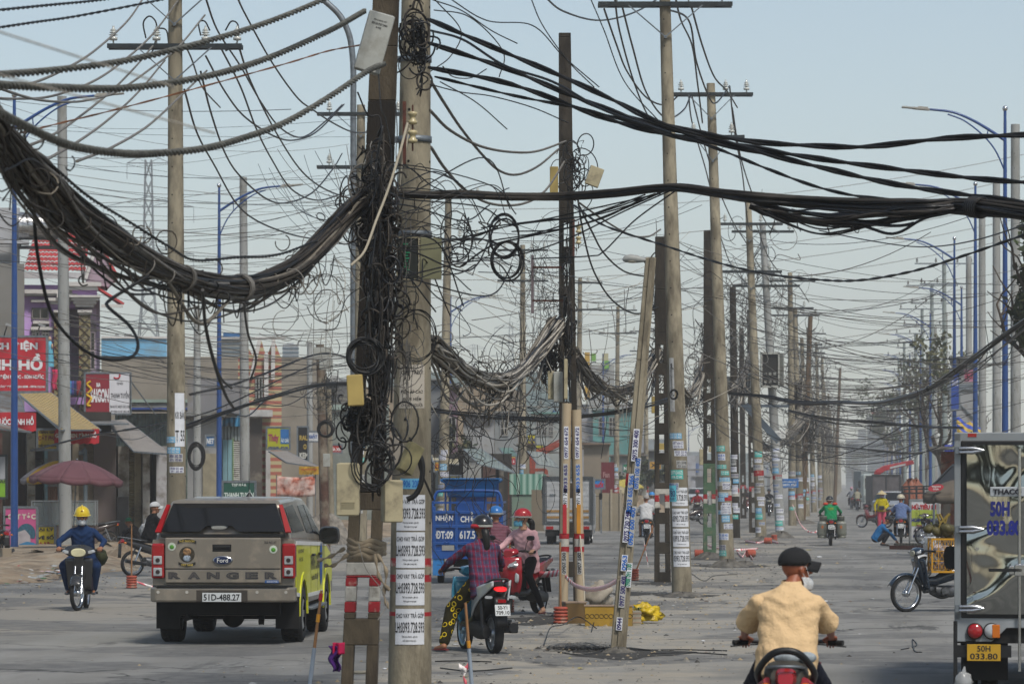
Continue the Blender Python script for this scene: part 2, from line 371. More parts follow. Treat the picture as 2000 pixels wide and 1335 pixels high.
def crossarm(par,x,z,L=2.4,side=0,n_ins=3,doubled=True,brown=False,small=False,steel=None):
 a=thing('crossarm',None,None,(x,0,z));a.parent=par
 a.rotation_euler=(0,0,0)
 g=MB();hw=L/2
 for sy in((-1,1)if doubled else(-1,)):g.box(-hw+side,hw+side,sy*.13-.03,sy*.13+.03,-.04,.04)
 g.build('arm_bar',steel or DSTEEL,a)
 g=MB()
 for sx in(-1,1):g.beam((sx*hw*.55+side,-.17,-.03),(0,-.17,-.62),.045,.02)
 g.cyl((0,-.19,-.62),(0,-.1,-.62),.03)
 g.build('brace',STEEL,a)
 xs=[-.92,-.28,.45,.92][:n_ins]if n_ins==4 else([-.72,.35,.85]if n_ins==3 else[-.6,.6])
 for q in xs:
  g=MB();X=q*hw+side
  g.lathe([(.015,0),(.015,.07),(.07,.075),(.075,.13),(.03,.14),(.028,.16),(.078,.165),(.078,.175),(.028,.19),(.07,.21),(.07,.22),(.025,.235),(.06,.25),(.02,.29),(.02,.33)],(X,0,.04),10)
  g.build('insulator',PORCB if brown else PORC,a)
 return a
def round_pole(xb,yb,xt,yt,rb,rt,label,mat=None,group=None,holes=True,bands=(),arms=(),s=None,name='utility_pole',bills=None,seed=1):
 s=s or SY(yb);d=F/s;b=W(xb,HY+s*CH,d);b[2]=0;t=W(xt,yt,d)
 H=t[2];dx=t[0]-b[0]
 e=thing(name,label,'utility pole',b,0,group)
 cx=lambda z:dx*z/H;rr=lambda z:rb+(rt-rb)*z/H
 zs=sorted(set([-.3,0,H]+[q for q in np.linspace(0,H,14)]+[q for bd in bands for q in bd[:2]]))
 g=MB();mats=[mat or CONC,REDP,WHITEP]
 for z0,z1 in zip(zs,zs[1:]):
  mi=0
  for a,b_,k in bands:
   if z0>=a-1e-6 and z1<=b_+1e-6:mi=k
  g.tube([(cx(z0),0,z0),(cx(z1),0,z1)],[rr(max(0,z0)),rr(z1)],24,mi,cap=(z1==H))
 g.build('shaft',mats,e)
 if holes:
  g=MB()
  for z in np.arange(1.2,H-.2,.5):
   for a0 in(-.35,1.25,2.8,4.4):
    a=a0;r_=rr(z);g.cyl((cx(z)+(r_-.01)*sin(a),-(r_-.01)*cos(a),z),(cx(z)+(r_+.002)*sin(a),-(r_+.002)*cos(a),z),.014,k=6)
  g.build('bolt_hole',M('hole shadowless dark','#14110e',.95,var=.1),e)
 for(pa,kw)in arms:crossarm(e,cx(H-pa),H-pa,**kw)
 if bills:small_bills(e,cx,rr,bills[0],bills[1],seed,*bills[2:])
 e_=(e,cx,rr,H,d,s);return e_
def ladder_pole(xb,yb,xt,yt,wb,wt,label,mat=None,group=None,hole_to=5.5,bands=(),s=None,green=None,name='utility_pole',dep=.2):
 """square concrete pole with rectangular openings right through it"""
 s=s or SY(yb);d=F/s;b=W(xb,HY+s*CH,d);b[2]=0;t=W(xt,yt,d);H=t[2];dx=t[0]-b[0]
 e=thing(name,label,'utility pole',b,0,group)
 hw=lambda z:(wb+(wt-wb)*z/H)/2;cx=lambda z:dx*z/H
 g=MB();mats=[mat or CONCD,REDP,WHITEP,M('faded green paint','#46604a',.85,var=.25,sc=3,dirt=('#6c6a58',.4,5)),M('soot stained concrete','#1d1813',.9,var=.4,sc=2,bump=.4,bsc=50,stretch=(1,1,.3))]
 def mi(z):
  for a,b_,k in bands:
   if a<=z<b_:return k
  return 3 if green and z<green else 0
 def slab(x0,x1,z0,z1,m):
  V=[]
  for z in(z0,z1):
   for y in(-1,1):
    for x in(x0,x1):V.append((cx(z)+x*hw(z),y*dep/2*(1-.3*z/H),z))
  V=[V[i]for i in range(8)]
  g.add(V,np.array([[0,2,3,1],[4,5,7,6],[0,1,5,4],[2,6,7,3],[0,4,6,2],[1,3,7,5]]),m)
 zs=[0.]
 per=.62;ho=.38;z=.22
 cuts=[]
 while z+ho<hole_to:cuts.append((z,z+ho));z+=per
 edges=sorted(set([-.3,H]+[c for q in cuts for c in q]+[q for bd in bands for q in bd[:2]]+list(np.arange(hole_to,H,.9))+([green]if green else[])))
 for z0,z1 in zip(edges,edges[1:]):
  m=mi((z0+z1)/2)
  inh=any(a-1e-6<=z0 and z1<=b_+1e-6 for a,b_ in cuts)
  if inh:slab(-1,-.36,z0,z1,m);slab(.36,1,z0,z1,m)
  else:slab(-1,1,z0,z1,m)
 g2=MB()
 g.build('shaft',mats,e,bevel=.008,seg=1)
 g2=MB()
 for z in np.arange(hole_to+.5,H-.1,.55):g2.cyl((cx(z),-dep/2*(1-.3*z/H)-.002,z),(cx(z),-dep/2*(1-.3*z/H)+.02,z),.013,k=8)
 if len(g2.V):g2.build('bolt_hole',M('hole shadowless dark'),e)
 return e,cx,hw,H,d,s
RP={}
e,cx,rr,H,d,s=A_=round_pole(800,1362,822,-1050,.213,.085,'thick tan concrete pole with four stacked black on white loan posters',group='tan concrete poles along the road',bands=((1.13,1.2,1),(1.28,1.36,1),(0.8,.84,1)),holes=True)
for k,zc in enumerate((1.80,1.44,1.08,.70)):
 bill(e,cx,rr,zc,0.0,.30,.345,[('CHO VAY TRẢ GÓP',.33,.17,.94),('LH:0393.728.593',-.02,.30,.97),('Thủ tục nhanh : gọn lẹ',-.28,.07,.5),('Giải ngân trong ngày',-.39,.06,.42)],PAPER,INKK,'poster',out=.003+.001*(k%2),segs=12)
bill(e,cx,rr,2.08,-.05,.2,.1,[('0906 200',0,.7,.9)],PAPB,INKB)
bill(e,cx,rr,2.35,-.05,.2,.13,[('0976 132',0,.7,.9)],PAPB,INKB)
bill(e,cx,rr,3.02,.0,.26,.42,[('CẤM TRÈO!',.35,.14,.85),('ĐIỆN ÁP CAO',-.12,.12,.85),('NGUY HIỂM',-.27,.11,.7),('CHẾT NGƯỜI',-.41,.11,.8)],M('stencil patch','#b3aca0',.85,var=.1),M('faint black print','#3c3a37',.85,var=.3),'warning_notice')
g=MB()
for z in(5.42,6.2,4.5):
 g.lathe([(rr(z)+.004,-.03),(rr(z)+.012,-.03),(rr(z)+.012,.03),(rr(z)+.004,.03)],(cx(z),0,z),24,cap=False)
 g.box(cx(z)-rr(z)-.06,cx(z)-rr(z),-.03,.03,z-.03,z+.03)
g.build('steel_band',STEEL,e)
g=MB();g.cyl((-.02,-rr(0.6)-.002,.62),(.0,-rr(.6)+.01,.62),.05,k=9)
P_F=round_pole(1332,1160,1298,-22,.19,.1,'tan concrete pole with four loan posters and tall crossarm beside a yellow meter box',group='tan concrete poles along the road',arms=((.3,dict(L=2.5)),))
e,cx,rr,H,d,s=P_F
for k,zc in enumerate((1.82,1.43,1.06,.69)):
 bill(e,cx,rr,zc,.05,.34,.34,[('CHO VAY TRẢ GÓP',.3,.2,.92),('0393.728.593',-.05,.32,.92),('Thủ tục nhanh gọn',-.36,.08,.5)],PAPER,INKK,'poster',out=.003+.001*(k%2),segs=10)
bill(e,cx,rr,1.88,-.9,.2,.3,[('CẦN',.3,.15,.5),('780',0,.4,.8),('0976.1827',-.33,.15,.8)],M('cyan paper','#5fb6c6',.8,var=.1),INKP,'poster',out=.008)
small_bills(e,cx,rr,2.05,3.0,4,8,1.05)
bill(e,cx,rr,3.9,-.55,.1,1.0,[('K|5|T',0,.8,.4)],PAPG,INKK,'notice_strip')
P_H=round_pole(1420,1103,1388,163,.19,.105,'tan concrete pole with red and orange ribbon marks and a rental notice',group='tan concrete poles along the road',arms=((.28,dict(L=2.1)),(1.35,dict(L=1.6,n_ins=2)),),bands=((2.0,2.12,2),(1.62,1.75,1),(1.75,1.85,2)),bills=(.3,3.0,22,1.05),seed=11)
bill(P_H[0],P_H[1],P_H[2],1.4,.1,.28,.22,[('CHO THUÊ',.3,.25,.85),('PHÒNG TRỌ',0,.25,.85),('LH: 0971 500',-.3,.2,.8)],PAPER,INKP,'poster',out=.008)
P_J=round_pole(1487,1055,1461,388,.2,.11,'tan concrete pole standing next to the grey transformer',group='tan concrete poles along the road',arms=((.9,dict(L=2.4)),(2.6,dict(L=2.2,n_ins=2))),bands=((2.3,2.5,1),(2.5,2.7,2)),bills=(.3,3.4,20,1.2,False),seed=12)
P_K=round_pole(1525,1046,1489,437,.2,.12,'pale concrete pole carrying the open switch cabinet and a small white notice',mat=CONCG,group='tan concrete poles along the road',arms=((.3,dict(L=2.4)),(2.4,dict(L=2.6,n_ins=2))),bands=((2.2,2.35,1),),bills=(.3,3.4,20,1.2,False),seed=13)
FARP=[(1548,1026,1543,532),(1563,1022,1553,600),(1590,1000,1578,640),(1576,1008,1566,660),(1603,992,1594,668),(1611,988,1606,700),(1617,982,1610,745),(1622,978,1618,768),(1627,974,1622,800),(1632,970,1628,810),(1636,966,1632,835),(1639,963,1636,845),(1642,960,1640,862)]
for i,(a,b,c,dd)in enumerate(FARP):
 d_=F/SY(b)
 round_pole(a,b,c,dd,.2,.11,'tan concrete pole with crossarms in the hazy row far down the road',group='far tan poles in the median row',holes=False,arms=((.4,dict(L=2.4)),(1.7,dict(L=2.2,n_ins=2)))if i%3!=1 else((.4,dict(L=2.4)),),bands=((1.3,1.5,1),)if i<5 else(),bills=(.4,2.6,7,1.5,False)if i<5 else None,seed=20+i,name='utility_pole')
round_pole(1437,1050,1431,560,.17,.12,'dark stained pole hung with a thick black cable behind the ribbon marked pole',mat=CONCD,bands=((1.7,1.85,1),(1.55,1.7,2)),bills=(.4,3.1,16,1.2,False),seed=44,holes=False)
round_pole(1404,1022,1398,700,.15,.1,'slim grey pole far behind the green painted pole',mat=CONCG,holes=False,bands=((1.4,1.7,1),))
P_B=ladder_pole(700,1385,776,-560,.335,.20,'leaning dark square pole with red and white paint, choked by black cables',hole_to=3.4,bands=((.9,1.0,1),(1.0,1.14,2),(1.14,1.24,1),(1.24,1.36,2),(2.0,5.6,4)),mat=M('concrete near brown','#5a5040',.9,var=.32,sc=1.8,bump=.4,bsc=60,dirt=('#2c251d',.75,2.2),stretch=(1,1,.4)),green=None,dep=.26)
P_C=ladder_pole(1113,1200,1103,65,.33,.19,'tall black stained pole with two cream conduits strapped to its foot',hole_to=6.4)
P_G=ladder_pole(1294,1137,1290,462,.34,.22,'black stained square pole with a yellow meter box and ladder openings',hole_to=5.2,bands=((1.55,1.68,2),(1.68,1.82,1),(1.82,1.95,2)))
P_I=ladder_pole(1386,1088,1383,450,.36,.24,'square pole with its lower part painted faded green',hole_to=5.2,green=2.6,bands=((1.5,1.62,2),(1.62,1.75,1)))
P_L=ladder_pole(1472,1040,1465,605,.36,.26,'dark square pole half hidden behind the pole with crossarms',hole_to=4.2,bands=((1.7,1.9,1),))
P_L2=ladder_pole(1452,1012,1448,640,.34,.26,'farther dark square pole between two tan poles',hole_to=3,bands=((1.7,1.9,1),))
round_pole(1567,1019,1583,615,.17,.12,'brown wooden pole leaning to one side with a paper notice',mat=M('old wood pole','#5b4a38',.9,var=.3,sc=2,bump=.4,stretch=(4,4,.3)),holes=False,bills=(1.0,1.7,2,1.3,False))
round_pole(1630,985,1641,718,.17,.12,'small brown wooden pole leaning far down the road',mat=M('old wood pole'),holes=False)
P_P=round_pole(345,1170,342,-40,.185,.12,'tan pole with a crossarm of white insulators and purple phone number stickers',group='tan crossarm poles across the road',arms=((1.2,dict(L=2.4,n_ins=4)),(.2,dict(L=2.4,n_ins=2))),bills=(1.5,2.9,18,1.1))
bill(P_P[0],P_P[1],P_P[2],3.2,.55,.2,.95,[('KR BÁN',.1,.16,.9),('T 55',-.3,.2,.9)],PAPER,INKK,'notice_strip')
for i,(a,b,c,dd,lb)in enumerate(((703,1090,705,205,'tan crossarm pole just beside the dark cable choked pole'),(864,1058,876,372,'tan crossarm pole behind the blue cargo tricycle'),(1021,1027,1021,478,'tan sticker covered pole by the striped green fence'),(1128,1016,1133,543,'tan crossarm pole behind the cream conduits'),(1203,1005,1207,598,'tan crossarm pole seen over the beige block wall'),(1262,996,1262,640,'faint tan crossarm pole behind the leaning lamp pole'))):
 round_pole(a,b,c,dd,.2,.11,lb,group='tan crossarm poles across the road',arms=((.25,dict(L=2.4)),(1.7,dict(L=2.4))),bands=((1.6,1.75,1),(1.35,1.5,1))if i>1 else(),bills=(.6,3.2,16,1.3,i==1),seed=60+i)
bill_strip=None
for(a,b,c,dd,lb)in((128,1078,121,188,'pale new concrete pole beside the maroon parasol'),(479,1049,475,346,'pale new concrete pole behind the green shop sign')):
 round_pole(a,b,c,dd,.2,.14,lb,mat=CONCG,group='pale new poles on the shop side')
for(a,dd,s_,lb)in((385,600,54,'short pale pole with a hanging black cable coil'),(605,668,43.7,'short pale pole in front of the floral cloth'),(898,757,30,'short pale pole above the blue tricycle'),(1086,815,22,'short pale pole behind the orange digger arm'),(1240,770,24,'short pale pole beside the leaning lamp pole')):
 round_pole(a,HY+s_*CH,a,dd,.15,.12,lb,mat=CONCG,group='short pale poles on the shop side',s=s_)
for i,(a,dd,s_)in enumerate(((1983,243,57.6),(1946,357,48),(1918,400,43),(1892,500,36.5),(1846,610,30),(1826,640,26.5),(1812,690,23),(1800,720,20.5),(1788,745,18),(1778,765,16),(1768,790,14.5),(1757,805,12.5),(1748,820,11))):
 round_pole(a+1,HY+s_*CH,a,dd,.19,.15,('tallest pale concrete pole beside the blue lamp post','pale concrete pole standing second behind the van roof','pale concrete pole just behind the second blue lamp post')[i]if i<3 else 'pale concrete pole in the receding row behind the van',mat=CONCG,group='pale new poles behind the van',s=s_,holes=i<4)
for i,(a,b,dd,s_)in enumerate(((1846,0,513,32),(1822,0,556,28),(1803,0,602,25),(1790,0,650,22),(1768,0,668,20),(1757,0,702,17))):
 round_pole(a,HY+s_*CH,a-2,dd,.17,.12,'grey steel line pole with brown insulators behind the lamps',mat=M('grey green steel','#7c8583',.5,var=.1),group='grey steel line poles',s=s_,holes=False,arms=((.06,dict(L=3.6,n_ins=4,brown=True,doubled=False,steel=STEEL)),(1.3,dict(L=3.0,n_ins=4,brown=True,doubled=False,steel=STEEL))if i<3 else(1.3,dict(L=3.4,n_ins=4,brown=True,doubled=False,steel=STEEL))))
e,cx,hw,H,d,s=P_E=ladder_pole(1207,1272,1271,503,.19,.13,'leaning grey concrete pole with stickers and an old street lamp on top',mat=CONC,hole_to=0,name='lamp_pole',bands=((2.05,2.2,1),),dep=.16)
g=MB()
for z in np.arange(-.2,H,.4):g.add([(cx(zz)+hw(zz)*x,-.08*(1-.3*max(0,zz)/H)-yo,zz)for zz in(z,min(H,z+.4))for x,yo in((-.25,.0),(-.18,.028),(.5,.028),(.57,0))],np.array([[0,1,5,4],[1,2,6,5],[2,3,7,6]]))
g.build('rib',CONC,e)
qr=random.Random(5)
def flat_bill(e,x,z,w,h,lines,pap,ink,y=-.115,rot=0,name='sticker'):
 g=MB().at((x,y,z),0,0,rot);g.box(-w/2,w/2,-.001,.001,-h/2,h/2)
 for tx,yc,hf,wf in lines:g.text(tx,(0,-.0025,yc*h),w*wf,h*hf,1,bold=.03)
 return g.build(name,[pap,ink],e)
def vert_bill(e,x,z,w,h,tx,pap,ink,y=-.115,rot=0):
 g=MB().at((x,y,z),0,0,rot);g.box(-w/2,w/2,-.001,.001,-h/2,h/2)
 g.text(tx,(0,-.0025,0),h*.92,w*.8,1,u=(0,0,1),v=(-1,0,0),bold=.035);return g.build('sticker',[pap,ink],e)
ln=-atan2(-(W(1271,503,d)[0]-W(1207,0,d)[0]),H)
for k,(z,dx_,h,ink,tx)in enumerate(((2.55,0,.4,INKP,'0975 300 400'),(1.95,-.02,.5,INKB,'0933 655 966'),(1.55,-.03,.4,INKP,'0975 730 740'),(1.55,.05,.5,INKB,'0967 600 400'),(1.1,-.02,.2,INKB,'0963'),(.75,-.01,.4,INKP,'0977 500 400'),(.95,.06,.3,M('green ink','#0d7a5c',.7),'0988 091 100'),(2.2,.06,.4,INKB,'0976 100 400'),(.35,-.02,.16,INKP,'0944'))):
 vert_bill(e,cx(z)+dx_*.8,z,.075,h,tx,PAPG if k%2 else PAPER,ink,rot=ln)
g=MB();tx_,tz=cx(H),H
g.tube(catmull([(tx_,0,tz-.12),(tx_-.1,-.02,tz-.02),(tx_-.22,-.03,tz-.03)],5),.025,8)
g.build('lamp_bracket',STEEL,e)
g=MB().at((tx_-.22,-.03,tz-.02),0,0,R_(4));g.loft([((0,0,0),.02,.02),((0,.01,0),.05,.04)],10)
g=MB();
for xx in(0,):
 P=[(tx_-.06,-.03,tz-.03),(tx_-.1,-.03,tz-.03),(tx_-.17,-.03,tz-.02),(tx_-.25,-.03,tz-.01),(tx_-.32,-.03,tz-.02),(tx_-.35,-.03,tz-.03)]
 g.tube(P,[.02,.03,.048,.052,.042,.012],12)
g.build('lamp_head',M('aged lamp shell','#8d8f8c',.5,var=.15),e)
g=MB();g.ell((tx_-.23,-.03,tz-.04),(.09,.045,.03),12,8);g.build('lamp_glass',M('cloudy lamp glass','#a9a497',.3,var=.1),e)
round_pole(636,1080,625,672,.15,.12,'rusty brown pole carrying grey junction boxes and a cable coil',mat=M('rust stained pole','#4a332a',.9,var=.3,sc=2,dirt=('#8a8474',.6,.8)),s=66)
round_pole(648,1040,642,760,.12,.1,'thin leaning grey pole touching the rusty brown pole',mat=CONC,s=50)
# STREET LAMPS
def street_lamp(x,yt,s,side,label,group):
 d=F/s;H=CH+(HY-yt)/s;b=W(x,HY,d);b[2]=0
 e=thing('street_lamp',label,'street lamp',b,0,group)
 g=MB();g.lathe([(.12,0),(.12,.25),(.11,.3),(.105,3),(.085,7.5),(.082,7.6),(.07,9.8),(.045,H-.15)],k=14);g.build('pole',BLUEP,e)
 g=MB();g.box(-.2,.2,-.2,.2,0,.03);g.box(-.3,.3,-.3,.3,-.2,0);g.build('base',CONCG,e)
 g=MB();g.ell((0,0,H-.08),.085,12,8);g.build('finial',CHROME,e)
 a=H-1.05
 P=catmull([(0,0,a),(side*.45,0,a+.3),(side*1.0,0,a+.62),(side*1.6,0,a+.86),(side*2.35,0,a+.95)],5)
 g=MB();g.tube(P,np.linspace(.05,.035,len(P)),8)
 g.tube(catmull([(0,0,a-.95),(side*.3,0,a-.3),(side*.7,0,a+.18),(side*1.25,0,a+.6),(side*1.75,0,a+.8)],5),.024,8)
 g.cyl((side*.55,0,a+.02),(side*.52,0,a+.36),.018);g.build('arm',BLUEP,e)
 g=MB().at((side*2.56,0,a+.96),0,0,-side*R_(5));g.cb((0,0,0),(.5,.22,.06));g.cb((side*.38,0,0),(.42,.26,.035));g.cb((-side*.05,0,.045),(.3,.16,.05))
 for k in range(8):g.cb((side*(.22+k*.05),0,.03),(.012,.24,.03))
 g.build('lamp_head',M('lamp grey','#8f8d86',.5,var=.1),e,bevel=.006,seg=1)
 return e
for i,(x,yt,s,lb)in enumerate(((28,180,68,'blue street lamp rising beside the pink haircut sign'),(428,358,52,'blue street lamp behind the brown pickup'),(690,480,41,'blue street lamp half hidden by the dark leaning pole'),(880,575,33,'blue street lamp with its arm over the cable bundle'),(1178,690,24,'blue street lamp in front of the yellow and green building'),(1203,745,19,'small far blue street lamp over the low shop roofs'),(1345,830,12,'tiny far blue street lamp between the tan poles'))):
 street_lamp(x,yt,s,1,lb,'blue street lamps on the shop side')
for i,(x,yt,s,lb)in enumerate(((1963,207,64,'nearest blue street lamp behind the silver van'),(1905,355,51,'second blue street lamp behind the silver van roof'),(1864,462,42.5,'blue street lamp whose long arm clears the van roof'),(1878,558,36,'blue street lamp with no gap from the pale poles'),(1817,608,29.5,'slender blue street lamp over the trees'),(1798,650,26,'blue street lamp just before the crane truck'),(1777,690,22,None),(1768,720,19.5,None),(1758,745,17.3,None),(1752,770,15,None),(1742,790,13,None),(1733,812,11.2,None),(1726,830,9.8,None))):
 street_lamp(x,yt,s,-1,lb or 'distant blue street lamp fading in the haze','blue street lamps behind the van' if lb else 'distant blue street lamps')
b=W(690,HY,F/70);b[2]=0
e=thing('street_lamp','grey galvanised lamp post with a big curved neck by the white meter box','street lamp',b)
g=MB();zt=lambda y:CH+(HY-y)/70
g.tube(catmull([(0,0,0),(0,0,6),(0,0,zt(250)),(-.02,0,zt(110)),(-.25,0,zt(45)),(-.75,0,zt(5)),(-1.6,0,zt(-35)),(-2.4,0,zt(-45))],6),.085,12);g.build('pole',STEEL,e)
g=MB();g.cb((-2.7,0,zt(-47)),(.7,.3,.12));g.build('lamp_head',M('lamp grey'),e,bevel=.03)
# BUILDINGS AND WHAT HANGS ON THEM
class Bd:
 """a building whose front plane sits at scale s; X, Z turn photo pixels into its own metres"""
 def __init__(b,name,px0,s,label,cat='building',group=None,rz=None):
  rz=math.atan((1000-px0)/F)
  b.s=s;b.px0=px0;d=F/s;p=W(px0,HY,d);p[2]=0;b.d=d
  b.e=thing(name,label,cat,p,rz,group)
 def X(b,px):return(px-b.px0)/b.s
 def Z(b,py):return CH+(HY-py)/b.s
 def part(b,name,mats,fn,bevel=0,par=None):
  g=MB();fn(g);return g.build(name,mats,par or b.e,bevel=bevel,seg=1)
 def box(b,name,mats,x0,x1,y0,y1,z0,z1,par=None,bevel=0,px=True):
  """x0,x1,z0(top py),z1(bottom py) in photo pixels, y in metres"""
  g=MB();g.box(b.X(x0),b.X(x1),y0,y1,b.Z(z1)if z1 is not None else-.3,b.Z(z0));return g.build(name,mats,par or b.e,bevel=bevel,seg=1)
def wallm(c,**k):k.setdefault('var',.14);k.setdefault('sc',.6);k.setdefault('dirt',('#6f6a60',.35,1.1));k.setdefault('r',.9);return M('wall '+c+str(k),c,**k)
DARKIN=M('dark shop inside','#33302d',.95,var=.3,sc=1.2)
TINROOF=M('corrugated grey tin','#7b7d7c',.6,.3,var=.25,sc=.8,dirt=('#5b4a3c',.5,1.4))
def corr_fn(axis=0,per=.12):
 def f(t,mp,out):
  N,L=t.nodes,t.links;wv=N.new('ShaderNodeTexWave');wv.bands_direction='XYZ'[axis];wv.wave_profile='SIN';wv.inputs['Scale'].default_value=.314/per;L.new(mp.outputs[0],wv.inputs[0])
  bp=N.new('ShaderNodeBump');bp.inputs['Distance'].default_value=.05;L.new(wv.outputs[0],bp.inputs['Height']);L.new(bp.outputs[0],N['Principled BSDF'].inputs['Normal'])
 return f
def tin(c,ax=0,per=.2,**k):return M(f'tin sheet {c}{ax}{per}',c,k.pop('r',.5),.2,var=.2,sc=1.2,dirt=k.pop('dirt',('#5d5348',.35,2)),fn=corr_fn(ax,per))
def window(b,x0,x1,z0,z1,y=-.02,frame='#8d8d8b',glass=None,bars=2,rows=2):
 w=thing('window',None,None,(0,0,0));w.parent=b.e
 g=MB();X0,X1,Z0,Z1=b.X(x0),b.X(x1),b.Z(z1),b.Z(z0);t=.05
 for k in range(bars+1):xx=X0+(X1-X0)*k/bars;g.box(xx-t/2,xx+t/2,y-.06,y+.02,Z0,Z1)
 for k in range(rows+1):zz=Z0+(Z1-Z0)*k/rows;g.box(X0-t/2,X1+t/2,y-.055,y+.015,zz-t/2,zz+t/2)
 g.build('window_frame',m_(frame,var=.05),w)
 g=MB();g.box(X0,X1,y-.01,y+.012,Z0,Z1);g.build('pane',glass or GLASSD,w);return w
def awning(name,label,pts,th,mat,cat='awning',s=None,posts=(),group=None):
 """slanted sheet through four photo points (px, py, distance)"""
 P=[W(*q)for q in pts];o=P[0].copy();o[2]=0
 e=thing(name,label,cat,o,0,group);g=MB();A,B,C,D=[q-o for q in P]
 n=unit(np.cross(B-A,D-A))*th
 g.add([A,B,C,D,A+n,B+n,C+n,D+n],np.array([[0,1,2,3],[7,6,5,4],[0,4,5,1],[1,5,6,2],[2,6,7,3],[3,7,4,0]]));g.build('sheet',mat,e)
 g=MB()
 for a,b_ in((A,B),(D,C),(A,D),(B,C)):g.beam(a-n*.5-[0,0,.05],b_-n*.5-[0,0,.05],.05,.05)
 g.build('frame',STEEL,e)
 for q in posts:
  g=MB();p=W(*q)-o;g.cyl((p[0],p[1],0),p,.04,k=8);g.build('post',STEEL,e)
 return e
def sign(name,label,x0,x1,z0,z1,s,ground,lines,th=.08,cat='sign',frame=STEEL,rz=0,legs=0,dy=0,group=None,extra=None,sag=0):
 """flat board facing the camera; lines: (text, yc, hf, xc, wf, colour)"""
 d=F/s+dy;a=W(x0,z1,d);b_=W(x1,z0,d);w,h=b_[0]-a[0],b_[2]-a[2]
 e=thing(name,label,cat,((a[0]+b_[0])/2,d,a[2]),rz,group)
 g=MB()
 if sag:g.sheet(lambda u,v:((u-.5)*w,-.03-.05*sin(u*9),h*v-sag*h*sin(pi*u)*.5+.02*sin(u*40)*(1-v)),24,2)
 else:g.box(-w/2,w/2,-th/2,th/2,0,h)
 g.build('board',ground,e)
 if frame and not sag:
  g=MB();t=.035
  for x in(-w/2,w/2):g.box(x-t,x+t,-th/2-.015,th/2+.01,-t,h+t)
  for z in(0,h):g.box(-w/2-t,w/2+t,-th/2-.018,th/2+.013,z-t,z+t)
  g.build('frame',frame,e)
 by={}
 for tx,yc,hf,xc,wf,c in lines:by.setdefault(c,[]).append((tx,yc,hf,xc,wf))
 for c,ls in by.items():
  g=MB()
  for tx,yc,hf,xc,wf in ls:
   g.text(tx,(xc*w,-th/2-.012-(.04 if sag else 0),h/2+yc*h-sag*h*.5*cos(xc*pi)),w*wf,h*hf,0,bold=.045)
  if g.V:g.build('lettering',m_(c,var=.05,r=.6),e)
 if extra:extra(e,w,h)
 for k in range(legs):
  x=-w/2+w*(k+.5)/legs if legs>1 else 0
  g=MB();g.box(x-.03,x+.03,th/2,th/2+.06,-a[2],h*.8);g.build('post',STEEL,e)
 return e
# far left grey block with roof tank
b=Bd('grey_building',-140,52,'grey rendered block with a steel water tank on its roof')
b.box('wall',wallm('#6f6e6b'),-140,46,0,3,513,None);b.box('upper_wall',wallm('#9a9ca0',dirt=('#8a8580',.3,1)),-140,39,1.5,9,398,513)
b.box('pipe_ledge',wallm('#9a9ca0',dirt=('#8a8580',.3,1)),-140,56,.4,1.2,466,472)
g=MB();g.cyl((b.X(36),1,b.Z(436)),(b.X(112),1,b.Z(436)),.52,k=20);g.ell((b.X(112),1,b.Z(436)),(.16,.52,.52),16,8)
for q in range(6):g.lathe([(.52,-.02),(.54,0),(.52,.02)],(b.X(44+q*12),1,b.Z(436)),20,axis='x',cap=False)
g.build('water_tank',M('brushed steel tank','#a9aaac',.3,.9,var=.15),b.e)
g=MB();[g.beam((b.X(q),1,b.Z(462)),(b.X(q),1,b.Z(478)),.06,.06)for q in(40,70,100)];g.box(b.X(36),b.X(116),.6,1.4,b.Z(480),b.Z(476));g.build('tank_stand',DSTEEL,b.e)
# purple house
PUR=wallm('#b795d0',dirt=('#b39cc6',.3,2));PURD=wallm('#a27fb8',dirt=('#8f76a2',.3,2));TRIMW=M('white stucco trim','#b8b6b4',.8,var=.08)
b=Bd('purple_house',42,50,'purple and pink house with red tiled roof and diamond patterned columns')
X,Z=b.X,b.Z
b.box('wall',PUR,42,118,0,3,556,None);b.box('recess_wall',wallm('#a898ac'),118,196,1.6,2.6,580,None);b.box('upper_wall',PUR,84,160,-.1,3,556,600)
b.box('return_wall',wallm('#c0aecb'),160,188,.6,1.6,600,None)
for k,(x0,x1,z0,z1,yy)in enumerate(((48,152,574,566,-.5),(48,144,578,574,-.4),(132,196,560,552,-.9),(132,190,567,560,-.8),(110,150,574,582,-.6),(134,194,582,578,-1.1),(138,190,588,582,-1.0),(142,186,594,588,-.9),(146,182,600,594,-.8),(92,140,588,582,-.5),(98,136,594,588,-.4),(60,100,590,585,-.3),(150,178,611,606,-.8),(152,176,615,611,-.7),(104,126,611,606,-.5),(64,96,626,632,-.2))):
 b.box('cornice',TRIMW,x0,x1,yy,.4,min(z0,z1),max(z0,z1))
b.box('porch_wall',PURD,140,188,-.6,.5,558,582)
TILE=M('red roof tile','#b03a3c',.7,var=.2,sc=3,dirt=('#6d2226',.4,2))
def tiles(u0,u1,zt,zb,y0,y1,xl,xr,xlt,xrt):
 g=MB();rows=8
 for k in range(rows):
  v0,v1=k/rows,(k+1)/rows
  def f(u,v,v0=v0,v1=v1):
   q=v0+(v1-v0)*v*1.06;xa=xlt+(xl-xlt)*q;xb_=xrt+(xr-xrt)*q
   return(X(xa+(xb_-xa)*u),y1+(y0-y1)*q,Z(zt+(zb-zt)*q)+.05*abs(sin(u*pi*15))+.08*v-.02)
  g.sheet(f,90,3)
 return g
g=tiles(0,1,446,532,-.6,3.6,46,165,68,178);g.build('roof',TILE,b.e,solid=.03)
g=MB()
for k in range(12):g.cyl((X(68+k*9),3.6,Z(443)),(X(77.5+k*9),3.6,Z(443)),.09,.11,8)
